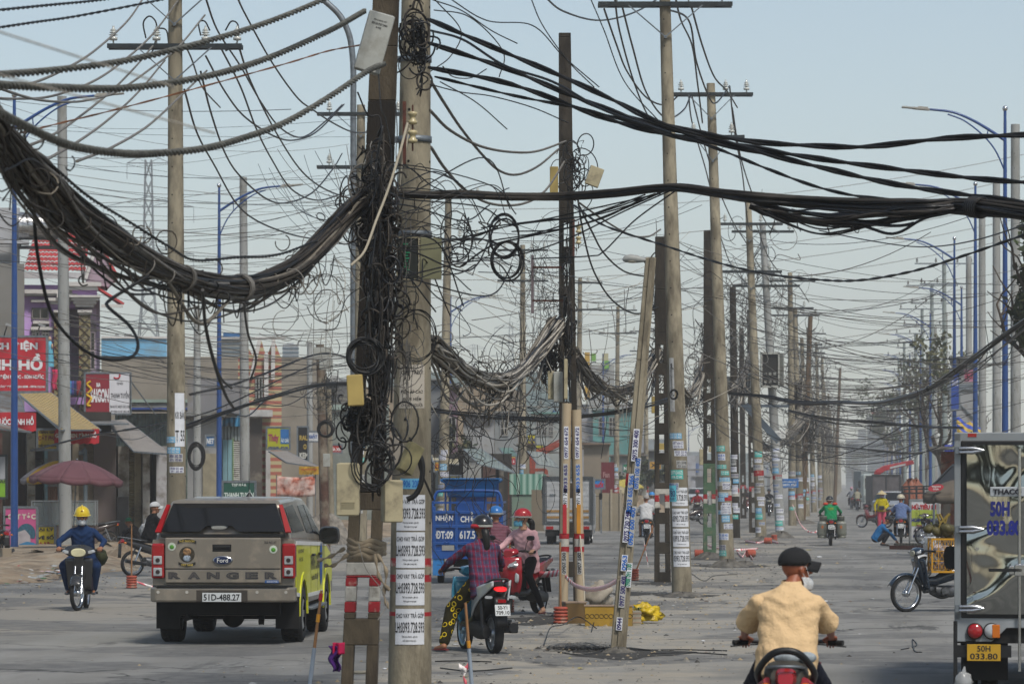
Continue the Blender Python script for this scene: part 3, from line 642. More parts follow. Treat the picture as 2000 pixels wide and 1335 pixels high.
g.build('ridge_tile',TILE,b.e)
b.box('eave_board',M('pale eave','#aaa9ad',.8,var=.08),46,166,-.62,-.5,533,545)
g=MB();g.beam((X(165),-.65,Z(545)),(X(190),-.4,Z(468)),.12,.12);g.beam((X(190),-.4,Z(468)),(X(224),.3,Z(546)),.12,.12);g.build('gable_trim',TRIMW,b.e)
g=MB();g.prism([(X(165),Z(552)),(X(190),Z(472)),(X(222),Z(546)),(X(210),Z(560))],-.3,2.5,'y');g.build('gable',wallm('#94828f'),b.e)
g=MB();g.add([(X(192),-.4,Z(470)),(X(192),4,Z(470)),(X(228),4,Z(540)),(X(228),-.4,Z(540))],[[0,1,2,3]]);g.build('gable_roof',TILE,b.e,solid=.1)
g=MB();g.add([(X(188),-.8,Z(562)),(X(240),-.8,Z(594)),(X(236),1.5,Z(590)),(X(186),1.5,Z(556))],[[0,1,2,3]]);g.build('porch_roof',TILE,b.e,solid=.08)
b.box('porch_eave',TRIMW,196,238,-.85,-.7,595,601)
PILL=M('olive diamond column','#7b7354',.8,var=.2,sc=4)
for cx0,yy in((105,-.35),(153,-.65)):
 pc=b.box('column',PILL,cx0,cx0+22,yy,yy+.45,608,None)
 g=MB()
 for k in range(20):
  zc=Z(620+k*19.5);hw=.2;hh=.19;x=X(cx0+11)
  pts=[(x-hw,yy-.02,zc),(x,yy-.02,zc+hh),(x+hw,yy-.02,zc),(x,yy-.02,zc-hh)]
  for a_,c_ in zip(pts,pts[1:]+pts[:1]):g.beam(a_,c_,.03,.03)
  g.beam((x-.1,yy-.03,zc),(x,yy-.03,zc+.1),.02,.02)
 g.build('lattice',M('diamond line','#3b2c22',.8),pc)
 g=MB();
 for k in range(18):g.cb((X(cx0+2),yy+.0,Z(620+k*19.5)),(.07,.05,.07),rz=.7)
 g.build('red_tile',M('small red tile','#7d2b2a',.8),pc)
b.box('balcony_slab',PURD,128,200,-1.0,.6,776,790);b.box('sill_band',TRIMW,60,104,-.15,0,638,644)
window(b,63,94,602,622,-.02,'#6f6a6a',bars=2,rows=1);window(b,63,76,633,668,-.02,'#5d5a5c');window(b,82,95,633,668,-.02,'#5d5a5c');window(b,176,184,648,720,-.02,'#8b8089',bars=1)
g=MB()
for k in range(26):g.beam((X(130+k*2.7),-1.0,Z(776)),(X(130+k*2.7),-1.0,Z(726)),.02,.02)
g.beam((X(128),-1.0,Z(724)),(X(200),-1.0,Z(724)),.05,.05);g.beam((X(128),-1.0,Z(750)),(X(200),-1.0,Z(750)),.03,.03);g.build('balcony_railing',DSTEEL,b.e)
for k,(px,c)in enumerate(((137,'#2f6fa0'),(142,'#3d3f7a'),(147,'#1c2c55'),(152,'#7d2a33'))):
 g=MB();g.sheet(lambda u,v,px=px:(X(px)+.26*u,-1.12+.03*sin(u*9),Z(745+28*v)),6,4);tag(g.build('garment',m_(c,r=.9),loc=tuple(b.e.location),solid=.01),('light blue','indigo','navy','dark red')[k]+' garment drying on the purple house balcony rail','garment','laundry on the balcony rail')
e=thing('statue','small blue robed standing statue beside the red shop sign','statue',W(97,716,F/50-1.3))
g=MB();g.lathe([(.17,0),(.16,.3),(.12,.7),(.13,.85),(.06,.98),(.03,1.0)],k=12);g.build('robe',m_('#5a9fb8',var=.1),e)
g=MB();g.ell((0,0,1.08),(.07,.07,.09));g.ell((.11,-.1,.8),(.04,.05,.1));g.build('head',m_('#a98d78'),e)
g=MB();g.sheet(lambda u,v:(.1+.2*u+.03*sin(v*7),-.1+.04*sin(u*8+v*3),-.1-.8*v),6,8);tag(g.build('pink_cloth',m_('#b02a52',r=.9),loc=tuple(W(97,716,F/50-1.3)),solid=.01),'crumpled pink cloth hanging under the blue statue','cloth')
# big red hardware sign
sign('shop_sign','large red board with white lettering above the ribbed yellow awning',-70,92,657,765,56,M('red sign vinyl','#a81c2b',.5,var=.06),[('GẠCH ĐIỆN',.33,.2,.03,.72,'#c8c9cc'),('ĐÌNH HỒ',.04,.3,.02,.86,'#c8c9cc'),('THIẾT BỊ VỆ SINH - ĐIỆN NƯỚC - SƠN NƯỚC',-.22,.12,0,.93,'#c8c9cc'),('ẤP 5, X.NHỊ BÌNH, H.HÓC MÔN * ĐT: 0934.251.0305 - 0974.112.141',-.40,.07,0,.95,'#c8c9cc')],th=.15)
for px in(8,72):
 p=W(px,655,F/56);e=thing('floodlight','small floodlight on an arm over the large red board'+(' by the blue lamp post' if px==8 else ' near its corner'),'lamp',p,0,'floodlights over the red board');g=MB();g.beam((0,0,0),(.18,-.5,.36),.035,.035);g.build('arm',DSTEEL,e)
 g=MB();g.cb((.26,-.55,.34),(.24,.16,.08),ry=.3);g.build('lamp_head',m_('#8e9092'),e)
# Saigon / Thanh Tuyen double board on struts
def swash(e,w,h):
 g=MB();x0=-w*.43
 g.tube(catmull([(x0+.1,-.06,h*.8),(x0-.03,-.06,h*.72),(x0+.12,-.06,h*.6),(x0-.04,-.06,h*.47),(x0+.12,-.06,h*.38),(x0-.02,-.06,h*.22),(x0+.1,-.06,h*.2)],6),.045,6)
 g.build('dragon_emblem',m_('#c9a019'),e)
 g=MB();g.box(w*.04,w*.5,-.055,.045,.01,h-.01);g.build('white_board',M('white sign vinyl','#bfc0c6',.5,var=.04),e)
 g=MB();g.tube([(w*.2+.12*cos(a),-.07,h*.93+.1*sin(a))for a in np.linspace(-2.6,.6,9)],.03,5);g.build('red_emblem',m_('#a3202c'),e)
 g=MB();
 for tx,yc,hf,xc,wf in(('TẠP HÓA',.74,.09,.27,.14),('THẠNH TUYỀN',.46,.22,.27,.4),('BIA NƯỚC NGỌT CÁC LOẠI',.18,.1,.27,.42),('ĐT: 0908.133.345  0966.148',.06,.05,.27,.4)):g.text(tx,(xc*w,-.06,h*yc),w*wf,h*hf,0,bold=.03)
 g.build('lettering',m_('#2a2a30'),e)
 for a,c in(((-w/2,.05,h*.95),(-w/2-.6,1.2,0)),((-w/2,.05,h*.7),(-w/2-.5,1.2,-.6)),((w/2,.05,h*.8),(w/2+.8,1.2,0))):
  g=MB();g.beam(a,c,.035,.035);g.build('strut',STEEL,e)
sign('shop_sign','beer board half dark red half white propped on steel struts',166,255,728,808,53,M('maroon sign vinyl','#7c1f2c',.5,var=.06),[('BIA',.21,.1,-.2,.09,'#c8c9cc'),('SAIGON',-.05,.34,-.175,.4,'#c8c9cc')],extra=swash)
# blue and grey long wall with the corrugated shop below
b=Bd('long_grey_building',198,41,'long grey rendered building with a sky blue parapet band',rz=-.04)
b.box('wall',wallm('#827c72'),198,640,1,12,694,None);b.box('parapet',wallm('#6aa3c6',dirt=('#6c8fa5',.3,1)),198,326,.9,12,659,694);b.box('coping',TRIMW,198,560,.8,1.2,655,659)
for(x0,x1)in((225,232),(243,258)):b.box('roof_vent',wallm('#8c8a86'),x0,x1,2,3,648,659)
b=Bd('tin_shop',212,46,'lock-up shop of dark green corrugated sheet under a grey roof strip',rz=-.04)
b.box('wall',tin('#66756f',0,.16,dirt=('#2f3b3a',.6,1.5)),225,372,.5,8,806,None);b.box('roof',TINROOF,205,372,-.6,9,786,796);b.box('fascia',m_('#7f9087',sc=1),205,372,-.7,-.6,780,786);b.box('blue_edge',m_('#1d3a7d'),225,372,-.62,-.5,796,800)
# shop fronts at street level (left)
b=Bd('shop_row',-60,62,'row of dark open shopfronts under ribbed awnings',rz=0)
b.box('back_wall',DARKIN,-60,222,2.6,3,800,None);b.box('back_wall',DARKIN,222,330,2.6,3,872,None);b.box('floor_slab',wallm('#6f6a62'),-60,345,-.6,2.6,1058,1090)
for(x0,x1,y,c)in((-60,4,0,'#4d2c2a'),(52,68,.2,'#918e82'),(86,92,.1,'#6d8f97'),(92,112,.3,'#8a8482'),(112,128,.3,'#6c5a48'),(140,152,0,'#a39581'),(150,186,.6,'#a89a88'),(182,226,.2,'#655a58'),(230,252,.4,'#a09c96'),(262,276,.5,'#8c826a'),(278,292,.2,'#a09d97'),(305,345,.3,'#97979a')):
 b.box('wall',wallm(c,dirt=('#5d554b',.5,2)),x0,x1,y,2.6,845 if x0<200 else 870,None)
b.box('shutter',tin('#9a8f6c',2,.1),250,264,.6,.75,878,1040);b.box('folding_door',tin('#6b4a35',0,.12),88,114,.15,.25,950,1045)
for k,(x0,x1,z0,z1,c)in enumerate(((10,50,905,1050,'#2b1718'),(54,66,980,1050,'#4b3b2c'))):b.box('shelf',m_(c),x0,x1,1,1.6,z0,z1)
b.box('tile_panel',M('dark marble','#3c3b3c',.4,var=.25),227,250,.1,.4,970,1050)
for k in range(6):b.box('shelf_board',m_('#6b5a45'),54,67,.15,.5,925+k*20,928+k*20)
g=MB();g.tube(catmull([(b.X(152),-.1,b.Z(884)),(b.X(160),-.1,b.Z(884)),(b.X(165),-.1,b.Z(890)),(b.X(165),-.1,b.Z(1045))],5),.07,10);g.build('drain_pipe',m_('#5f6b73'),b.e)
qr=random.Random(9)
for k in range(26):
 x=178+qr.random()*40;zz=qr.choice((985,1005,1025,1042));s_=58;d=F/s_
 p=W(x,zz,d);c=qr.choice(('#a87820','#8f2a22','#6b2f2a','#a99a50','#2b4b70','#b0552a','#3a3a44'))
 g=MB();g.cb((0,0,.14),(qr.uniform(.18,.36),.3,qr.uniform(.16,.3)),rz=qr.uniform(-.2,.2));tag(g.build('goods_box',m_(c,sc=6),loc=tuple(p),bevel=.01),'small coloured carton of goods piled in the dark shop doorway','box','cartons in the dark shop doorway')
awning('awning','ribbed yellow cream awning below the large red board',[(36,768,116),(100,766,118),(196,838,110),(118,838,106)],.05,M('yellow ribbed sheet','#a48d59',.6,var=.1,fn=corr_fn(0,.12)),posts=())
awning('awning','dark sagging tin canopy at the far edge of the shops',[(-60,770,110),(36,768,112),(60,842,106),(-60,830,104)],.05,TINROOF)
awning('awning','grey folding cloth awning with a blue fringe over the shutter',[(205,822,122),(245,818,122),(332,885,112),(262,880,110)],.04,M('grey awning cloth','#7d7873',.8,var=.12))
awning('awning','low grey tin canopy beside the long corrugated shop',[(160,815,124),(212,818,124),(250,826,112),(165,826,112)],.04,TINROOF)
REDV=M('red banner cloth','#a01e2a',.8,var=.12,sc=3)
sign('banner','red scalloped banner with white lettering below the yellow awning',104,194,837,866,64,REDV,[('GẠCH MEN ĐÌNH HỒ',.08,.5,.0,.9,'#c8c9cc')],frame=None,sag=.01)
sign('banner','small red scalloped banner beside the blue lamp post',-12,71,806,842,66,REDV,[('NƯỚC ĐÌNH HỒ',.05,.5,0,.9,'#c8c9cc')],frame=None,sag=-.1)
sign('banner','red hanging cloth with yellow lettering under the purple balcony',102,118,750,784,50,REDV,[('NHẬN',.25,.35,0,.8,'#c8b020'),('VẼ',-.2,.3,0,.5,'#c8b020')],frame=None,sag=.01)
sign('shop_sign','yellow board with dark red words hanging in the shop mouth',73,113,838,878,64,M('yellow sign vinyl','#9a8420',.6,var=.1),[('GIÁN GIÁ',.38,.15,0,.8,'#1d1a20'),('CÓT PHA',.1,.28,0,.9,'#6d1a1f'),('THIẾT BỊ XÂY DỰNG',-.28,.2,0,.9,'#1d1a20')])
def hair_poster(e,w,h):
 g=MB();c=np.array([w*.18,0,h*.34])
 g.add([(c[0]+.26*cos(a)*(1.1 if a>pi/2 else 1),-.052,c[2]+.3*sin(a))for a in np.linspace(-.5,3.3,20)]+[(c[0]-.1,-.052,c[2]-.1)],[list(range(21))]);g.build('hair_print',m_('#2a5468',sc=20,var=.4),e)
 g=MB();g.add([(c[0]-.25,-.056,c[2]+.05),(c[0]-.05,-.056,c[2]+.12),(c[0]+.1,-.056,c[2]-.05),(c[0]+.12,-.056,c[2]-.25),(c[0]+.2,-.056,c[2]-.38),(c[0]-.28,-.056,c[2]-.38)],[list(range(6))]);g.build('neck_print',m_('#9a9498'),e)
 g=MB();g.add([(c[0]-.28,-.058,.03),(c[0]+.38,-.058,.03),(c[0]+.2,-.058,.14),(c[0],-.058,.17),(c[0]-.2,-.058,.1)],[list(range(5))]);g.build('collar_print',m_('#2b6a92'),e)
sign('shop_sign','pink haircut board showing a hairstyle seen from the back',9,73,990,1068,66,M('pink sign vinyl','#a94a78',.5,var=.08),[('CẮT TÓC',.3,.2,.03,.85,'#b9b4a4')],legs=2,extra=lambda e,w,h:hair_poster(e,w,h))
def counter(e,w,h):
 g=MB();
 for x in(-w/2,w/2+1.2):
  for y in(0,.6):g.box(x-.015,x+.015,y-.015,y+.015,h,h+.75)
 for y in(0,.6):g.box(-w/2,w/2+1.2,y-.015,y+.015,h+.73,h+.76)
 g.build('case_frame',ALU,e);g=MB();g.box(-w/2+.02,w/2+1.18,.01,.59,h+.02,h+.72)
 gl=M('booth glass','#7f8a8c',.1,var=.1,alpha=.45);g.build('glass_case',gl,e)
 g=MB();g.box(-w/2,w/2+1.2,.05,.6,0,h);g.build('cabinet',m_('#5a4b45'),e)
sign('lottery_booth','lottery ticket booth with yellow front panel and glass case',62,108,1026,1080,65,M('bright yellow vinyl','#b3a316',.6,var=.08),[('ĐẠI LÝ',.36,.16,.03,.85,'#16182e'),('VÉ SỐ',.1,.18,.1,.7,'#16182e'),('Minh Nhat',-.17,.18,.02,.95,'#8d1420'),('ĐỔI SỐ TRÚNG',-.43,.1,0,.95,'#7d1420')],cat='booth',extra=counter)
sign('price_board','yellow lottery price board leaning beside the booth',109,136,1022,1078,64,M('bright yellow vinyl'),[('TRUYỀN Minh',.35,.15,0,.9,'#8d1c40'),('- 6 CON',.1,.12,-.1,.6,'#1c5a42'),('- 6 CON',-.12,.12,-.1,.6,'#1c5a42'),('- 4 CON',-.32,.12,-.1,.6,'#1c4a82')])
sign('poster_case','framed poster of a dark figure on a green ground beside the blue lamp post',-26,13,889,972,66,M('poster grey','#8d9096',.5,var=.1),[('SALE',-.1,.1,.3,.3,'#1c1c20')],frame=DSTEEL,extra=lambda e,w,h:MB().box(-w/2,w/2,-.05,.05,0,h*.42).build('green_print',m_('#6d9a20'),e))
sign('banner','yellow cloth notice with red writing hung beside the shutter',289,306,893,927,60,m_('#a39a20',r=.9),[('SƠN CỦI',.2,.3,0,.8,'#8d1a20'),('0908',-.1,.2,0,.6,'#8d1a20')],frame=None,sag=.01)
sign('banner','orange yellow striped cloth hung at the awning corner',305,328,880,906,60,M('orange cloth','#a8842a',.9,var=.3,sc=6),[('@@@',0,.5,0,.8,'#a04a20')],frame=None,sag=.01)
# houses between the tan pole and the dark pole
b=Bd('white_house',366,50,'white plaster house with a beige door and tin roof edge',rz=-.04)
b.box('wall',wallm('#8b8c8c'),366,432,.5,9,812,None);b.box('roof',TINROOF,358,440,-.3,9,804,812);b.box('door',m_('#87806c'),396,422,.42,.5,885,1060);b.box('upper_wall',wallm('#77777a'),366,470,3,9,735,804)
b=Bd('blue_door_shop',436,47,'narrow corrugated shop with pale blue doors and white shutter',rz=-.04)
b.box('wall',tin('#8a9496',0,.14),432,485,.5,8,830,None);b.box('blue_panel',tin('#3f86b0',0,.2),434,474,.2,.5,778,832)
for x0 in(435,445):b.box('door',m_('#7aa0ab',sc=1),x0,x0+9,.4,.5,858,1045)
b.box('shutter',tin('#a5a6a2',2,.08),456,470,.42,.5,860,1045);b.box('door_frame',m_('#6f8c60'),454,456,.35,.5,855,1045)
b=Bd('zigzag_building',465,42,'building with a saw-toothed parapet striped red and yellow',rz=-.04)
def stripes(t,mp,out):
 N,L=t.nodes,t.links;wv=N.new('ShaderNodeTexWave');wv.bands_direction='Z';wv.inputs['Scale'].default_value=.95;L.new(mp.outputs[0],wv.inputs[0])
 r=N.new('ShaderNodeMath');r.operation='GREATER_THAN';r.inputs[1].default_value=.5;L.new(wv.outputs[0],r.inputs[0])
 x=N.new('ShaderNodeMix');x.data_type='RGBA';L.new(r.outputs[0],x.inputs[0]);x.inputs[6].default_value=(*hx('#a59a78'),1);x.inputs[7].default_value=(*hx('#96594b'),1);return x.outputs[2]
ZIG=M('striped facade','#a39257',.85,fn=stripes)
g=MB();X,Z=b.X,b.Z
for(xa,xp,xb_,zt)in((465,480,497,668),(490,509,521,657),(518,535,550,661)):
 g.prism([(X(xa),-.2),(X(xa),Z(700)),(X(xp),Z(zt)),(X(xb_),Z(700)),(X(xb_),-.2)],.5+(xa%3)*.02,1.6,'y')
g.build('striped_wall',ZIG,b.e)
g=MB()
for(xa,zt,xb_)in((478,700,508),(519,702,534)):g.beam((X(xa+14 if xa>500 else xa+12),.3,Z(740)),(X(xb_),.3,Z(658 if xb_<520 else 662)),.18,.1)
g.beam((X(520),.3,Z(690)),(X(520),.3,Z(780)),.2,.1);g.build('white_fin',TRIMW,b.e)
b.box('lower_wall',wallm('#46403c'),488,512,.2,5,812,None);b.box('canopy',m_('#a3a3a2'),488,532,-.4,.4,800,813);b.box('post',wallm('#a2a1a0'),519,528,0,.5,840,None)
window(b,500,512,735,785,.45);
b=Bd('grey_factory',552,40,'grey windowless factory wall behind the shop signs',rz=-.04)
b.box('wall',wallm('#5e5f60'),552,700,1,12,747,None);b.box('parapet',wallm('#7b7f82'),552,700,.9,12,738,747);b.box('lower_wall',wallm('#737a76',dirt=('#8a8f8b',.4,1.5)),548,760,0,1,800,None);b.box('ledge',m_('#8a9a94'),540,760,-.2,1,790,800)
b.box('air_conditioner',m_('#a0a2a2'),645,662,.3,.9,732,752);b.box('shop_window',M('shop glass','#2a2f31',.2),600,628,-.05,0,880,990)
awning('awning','grey cloth awning over the floral cloth stall',[(525,880,150),(560,880,150),(626,912,142),(560,902,140)],.05,M('grey awning cloth'))
sign('banner','orange and yellow fringe banner below the grey cloth awning',584,624,910,926,50,M('orange cloth'),[('*****',0,.5,0,.8,'#a04a20')],frame=None,sag=.01)
FLOR=M('floral cloth','#a8543a',.9,var=.5,sc=5,dirt=('#b5a6a0',.8,2.4))
e=thing('floral_cloth','orange and white floral cloth hung as a stall screen','cloth',W(578,968,140));g=MB();g.sheet(lambda u,v:((u-.5)*1.5,.05*sin(u*14),v*.78-.05*sin(u*pi)),20,6);g.build('cloth_sheet',FLOR,e,solid=.01)
g=MB();[g.cyl((x,.05,-1.6),(x,.05,.85),.02,k=6)for x in(-.76,.76)];g.build('pole',STEEL,e)
sign('shop_sign','green board with white lettering on posts above the pickup roof',435,499,940,1002,60,M('green sign vinyl','#12493d',.5,var=.05),[('TẠP HÓA',.4,.13,0,.45,'#b9c4c0'),('THANH TUYỀN',.12,.25,0,.9,'#b9c4c0'),('BIA - SỮA - NƯỚC NGỌT - SỮA TƯƠI',-.12,.1,0,.85,'#b9c4c0'),('ĐT: 0908 133 345',-.34,.1,0,.7,'#b9c4c0')],legs=2)
sign('shop_sign','yellow green board with pink script for a tailor',521,566,834,877,46,M('lime sign vinyl','#9a9c1c',.5,var=.06),[('Thúy',-.02,.42,-.2,.45,'#8d2050'),('ÁO DÀI',-.08,.2,.28,.33,'#b9c4c9'),('0783.545.333 - 0975.500',-.42,.09,0,.85,'#1a2c70')],extra=lambda e,w,h:MB().box(w*.1,w*.46,-.048,.03,h*.25,h*.92).build('blue_print',m_('#1f5f9a'),e))
sign('shop_sign','black vertical board with gold letters',581,602,833,905,46,M('black sign vinyl','#16181a',.5),[('RAU',.2,.14,.1,.8,'#a08a40'),('KEM',-.28,.16,.1,.8,'#b5b5ae'),('O',-.04,.14,.2,.3,'#a08a40')])
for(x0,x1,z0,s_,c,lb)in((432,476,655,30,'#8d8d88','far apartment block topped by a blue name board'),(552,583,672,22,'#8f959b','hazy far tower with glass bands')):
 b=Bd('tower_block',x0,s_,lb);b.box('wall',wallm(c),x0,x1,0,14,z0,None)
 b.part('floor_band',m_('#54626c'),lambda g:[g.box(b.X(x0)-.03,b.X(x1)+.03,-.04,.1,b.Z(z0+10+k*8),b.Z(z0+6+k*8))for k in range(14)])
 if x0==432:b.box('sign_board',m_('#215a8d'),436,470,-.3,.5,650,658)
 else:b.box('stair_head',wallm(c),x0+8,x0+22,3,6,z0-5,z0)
# middle distance: roofs between the near pole and the leaning lamp pole
def simple(name,lb,x0,x1,z0,s,c,depth=9,roof=None,wins=(),mat=None):
 b=Bd(name,x0,s,lb,rz=-.04);b.box('wall',mat or wallm(c),x0,x1,0,depth,z0,None)
 b.box('roof',roof or TINROOF,x0-3,x1+3,-.4,depth+.3,z0-3.5,z0)
 for q in wins:window(b,*q)
 return b
simple('mauve_house','narrow mauve house behind the tan crossarm pole',868,894,752,40,'#6c5863',wins=((875,890,815,860),))
simple('grey_house','grey house with a steep side behind the near poles',840,868,742,38,'#6f7377')
simple('blue_warehouse','long pale blue warehouse roof over the stalls',905,1100,766,26,'#6e93ad',20,roof=m_('#6f8fa6'),mat=tin('#7fa0b6',0,.5))
simple('white_house','white house with green framed window and red sign',905,965,812,38,'#8b8e90',roof=TRIMW)
simple('grey_house','grey concrete house with a blue side panel',966,1012,806,34,'#7b7f80',wins=((978,992,822,850),))
simple('white_house','white upper house with a row of dark windows by the digger arm',1040,1100,808,30,'#8f9594',roof=m_('#5f877f'),wins=((1048,1056,815,850),(1060,1068,815,850),(1072,1080,815,850)))
simple('low_shop','low tan shop under a sloping sheet',1012,1045,868,36,'#7d7668')
sign('shop_sign','green framed window board with red letters',922,944,836,878,37,m_('#2b4a3c'),[('AN',.1,.35,0,.7,'#9a3a30')])
sign('shop_sign','tall light blue panel between grey houses',993,1005,822,868,33,m_('#3f8cc0'),[])
sign('shop_sign','faded pink lettered white board',976,994,848,866,33,m_('#9a9694'),[('THUỐC',0,.4,0,.8,'#8d3a40')])
sign('shop_sign','bright yellow board with dark letters near the digger arm',1030,1046,848,878,33,m_('#b0a510'),[('NỆM',.15,.4,0,.9,'#1d2a60')])
sign('shop_sign','small crimson stall board hung askew',988,1008,884,908,38,m_('#9c1f30'),[('CƠM',.2,.25,0,.8,'#c0b030'),('PHỞ',-.2,.25,0,.8,'#c4c4c4')],rz=.1)
sign('banner','yellow and black roadside board beside the blue tricycle',870,900,928,936,44,m_('#a39520'),[('KARAOKE',0,.6,0,.9,'#1a1a1a')])
simple('stall_shop','grey open stall with thin columns behind the tricycle',905,940,880,42,'#8d8f8e')
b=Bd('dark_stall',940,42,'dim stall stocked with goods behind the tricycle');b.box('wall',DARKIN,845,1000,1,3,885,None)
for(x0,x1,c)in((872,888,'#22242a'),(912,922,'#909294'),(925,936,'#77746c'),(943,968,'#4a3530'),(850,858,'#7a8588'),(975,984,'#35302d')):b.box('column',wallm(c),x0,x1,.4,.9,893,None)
awning('awning','long sloping tin sheet behind the tricycle',[(905,876,165),(940,876,165),(1005,922,155),(935,905,155)],.05,tin('#7e8a83',0,.2))
awning('awning','beige cloth awning beside the near tan pole',[(842,888,170),(894,890,170),(896,906,163),(846,902,163)],.05,m_('#a0977b'))
awning('awning','small green canopy over the crimson board',[(975,874,175),(1000,874,175),(1012,890,168),(985,888,168)],.05,m_('#58756a'))
awning('awning','grey green tin canopy under the digger arm',[(1030,880,175),(1060,882,175),(1092,912,165),(1050,905,165)],.05,tin('#8d938a',0,.2))
e=Bd('striped_fence',994,44,'fence of green and white corrugated sheets','fence')
def strf(t,mp,out):
 N,L=t.nodes,t.links;wv=N.new('ShaderNodeTexWave');wv.inputs['Scale'].default_value=1.15;L.new(mp.outputs[0],wv.inputs[0])
 x=N.new('ShaderNodeMix');x.data_type='RGBA';L.new(wv.outputs[0],x.inputs[0]);x.inputs[6].default_value=(*hx('#3c6f60'),1);x.inputs[7].default_value=(*hx('#8ea89c'),1);return x.outputs[2]
e.box('sheet_panel',M('green striped sheet','#3c6f60',.6,fn=strf),994,1066,-.05,0,925,965);e.box('lower_wall',wallm('#65796c'),1000,1042,.02,.3,962,None);e.box('post',RUST,992,995,-.1,0,920,None)
b=Bd('stone_wall',1038,46,'broken block wall end beside the parked box truck','wall');b.box('wall',wallm('#6d6455',bump=.5,bsc=8),1038,1064,0,2,956,None)
b=Bd('yellow_building',1140,20,'tall building clad in yellow and green panels');b.box('wall',wallm('#8b8d8c'),1150,1200,0,12,712,None)
b.box('yellow_panel',m_('#a8841c'),1142,1152,-.3,0,688,780);b.box('green_panel',m_('#5f9030'),1154,1164,-.3,0,690,705);b.box('green_panel',m_('#5f9030'),1180,1190,-.3,0,704,720);b.box('cream_panel',m_('#a09a78'),1176,1188,-.25,0,690,706)
simple('teal_shophouse','teal and white shophouse behind the leaning lamp pole',1158,1245,800,22,'#4f8482',12,wins=((1170,1182,815,850),(1190,1202,815,850)),roof=m_('#8f9896'))
simple('low_shop','low brown roofed shop behind the leaning lamp pole',1140,1190,868,34,'#7b7265',roof=m_('#6c5b4d'))
simple('low_shop','low pale shop beside the green tree',1192,1262,890,28,'#8a8a83')
simple('low_shop','dark shop front behind the white shirted rider',1262,1330,880,24,'#4e4f50')
b=Bd('block_wall',1160,46,'beige concrete block wall with posts by the road edge','wall');b.box('wall',wallm('#857c6b'),1150,1216,0,.25,962,None)
for x0 in(1152,1172,1192,1210):b.box('post',wallm('#938a79'),x0,x0+4,-.08,.3,955,None)
sign('shop_sign','small blue board with red word behind the box truck',1154,1181,936,954,48,m_('#1f6fae'),[('muối',0,.7,0,.8,'#a02228')],legs=2)
b=Bd('maroon_shed',1172,40,'maroon tarpaulin shed with a grey canopy');b.box('tarpaulin',m_('#5c1c24',sc=2),1174,1200,0,2,902,990)
e=sign('banner','maroon cloth with faint lettering on a shop wall',1176,1192,908,945,42,m_('#5c1c24'),[('Fan',0,.3,0,.8,'#8d6a6a')],frame=None)
simple('blue_shop','shop with blue boards behind the grey van row',1858,1905,700,40,'#8b8d8f',10)
sign('shop_sign','tall blue vertical board behind the second blue lamp post',1856,1874,722,800,44,m_('#1c3c86'),[('THUẾ',.2,.2,0,.7,'#b5b8c4')])
sign('banner','pink and white printed banner between the lamp posts',1883,1903,722,745,44,m_('#a06a80',sc=4,var=.4),[('SALE',0,.5,0,.8,'#8d2040')],frame=None)
def tarpf(t,mp,out):
 N,L=t.nodes,t.links;wv=N.new('ShaderNodeTexWave');wv.bands_direction='DIAGONAL';wv.inputs['Scale'].default_value=1.2;L.new(mp.outputs[0],wv.inputs[0])
 cr=N.new('ShaderNodeValToRGB');el=cr.color_ramp.elements;el[0].color=(*hx('#26429a'),1);el[1].color=(*hx('#a0a0a4'),1);el.new(.5).color=(*hx('#a58a30'),1);cr.color_ramp.interpolation='CONSTANT';L.new(wv.outputs[0],cr.inputs[0]);return cr.outputs[0]
e=thing('tarpaulin','blue yellow and white striped tarpaulin slung above the van','tarpaulin',W(1893,848,150));g=MB();g.sheet(lambda u,v:((u-.5)*1.0,.3*v,v*.7-.35*u*v+.08*sin(u*12)),16,6);g.build('cloth_sheet',M('striped tarp','#26429a',.6,fn=tarpf),e,solid=.01)
e=thing('tarpaulin','plain deep blue tarpaulin hanging between pale poles','tarpaulin',W(1853,925,160));g=MB();g.sheet(lambda u,v:((u-.5)*.5*(1-.3*v),.05*sin(u*20),v*1.3),12,6);g.build('cloth_sheet',m_('#2b3a94',r=.7),e,solid=.01)
awning('awning','dark grey canvas canopy above the brown parasol',[(1822,945,112),(1862,905,110),(1905,915,108),(1862,958,106)],.03,m_('#3b3e42',r=.8),posts=((1824,946,112),))
b=Bd('metal_gantry',1850,40,'slanted steel ladder frame leaning over the shops','frame')
g=MB();[g.beam((b.X(1852),y,b.Z(766)),(b.X(1900),y,b.Z(815)),.12,.06)for y in(0,.8)]
for k in range(8):g.beam((b.X(1852+6*k),0,b.Z(766+6.1*k)),(b.X(1852+6*k),.8,b.Z(766+6.1*k)),.06,.06)
g.beam((b.X(1850),0,b.Z(756)),(b.X(1925),0,b.Z(756)),.14,.3);g.build('ladder_frame',STEEL,b.e);g=MB();g.beam((b.X(1895),.4,0),(b.X(1895),.4,b.Z(760)),.12,.12);g.build('post',STEEL,b.e)
b=Bd('brick_shop',1815,62,'open brick fronted shop behind the noodle sign');b.box('wall',M('brick red','#7a4636',.9,var=.25,sc=5,dirt=('#8d8276',.5,2)),1838,1900,2,2.4,880,None);b.box('side_wall',wallm('#77685a'),1842,1856,1,2,960,None);b.box('roof',TINROOF,1815,1940,-1,3,872,877)
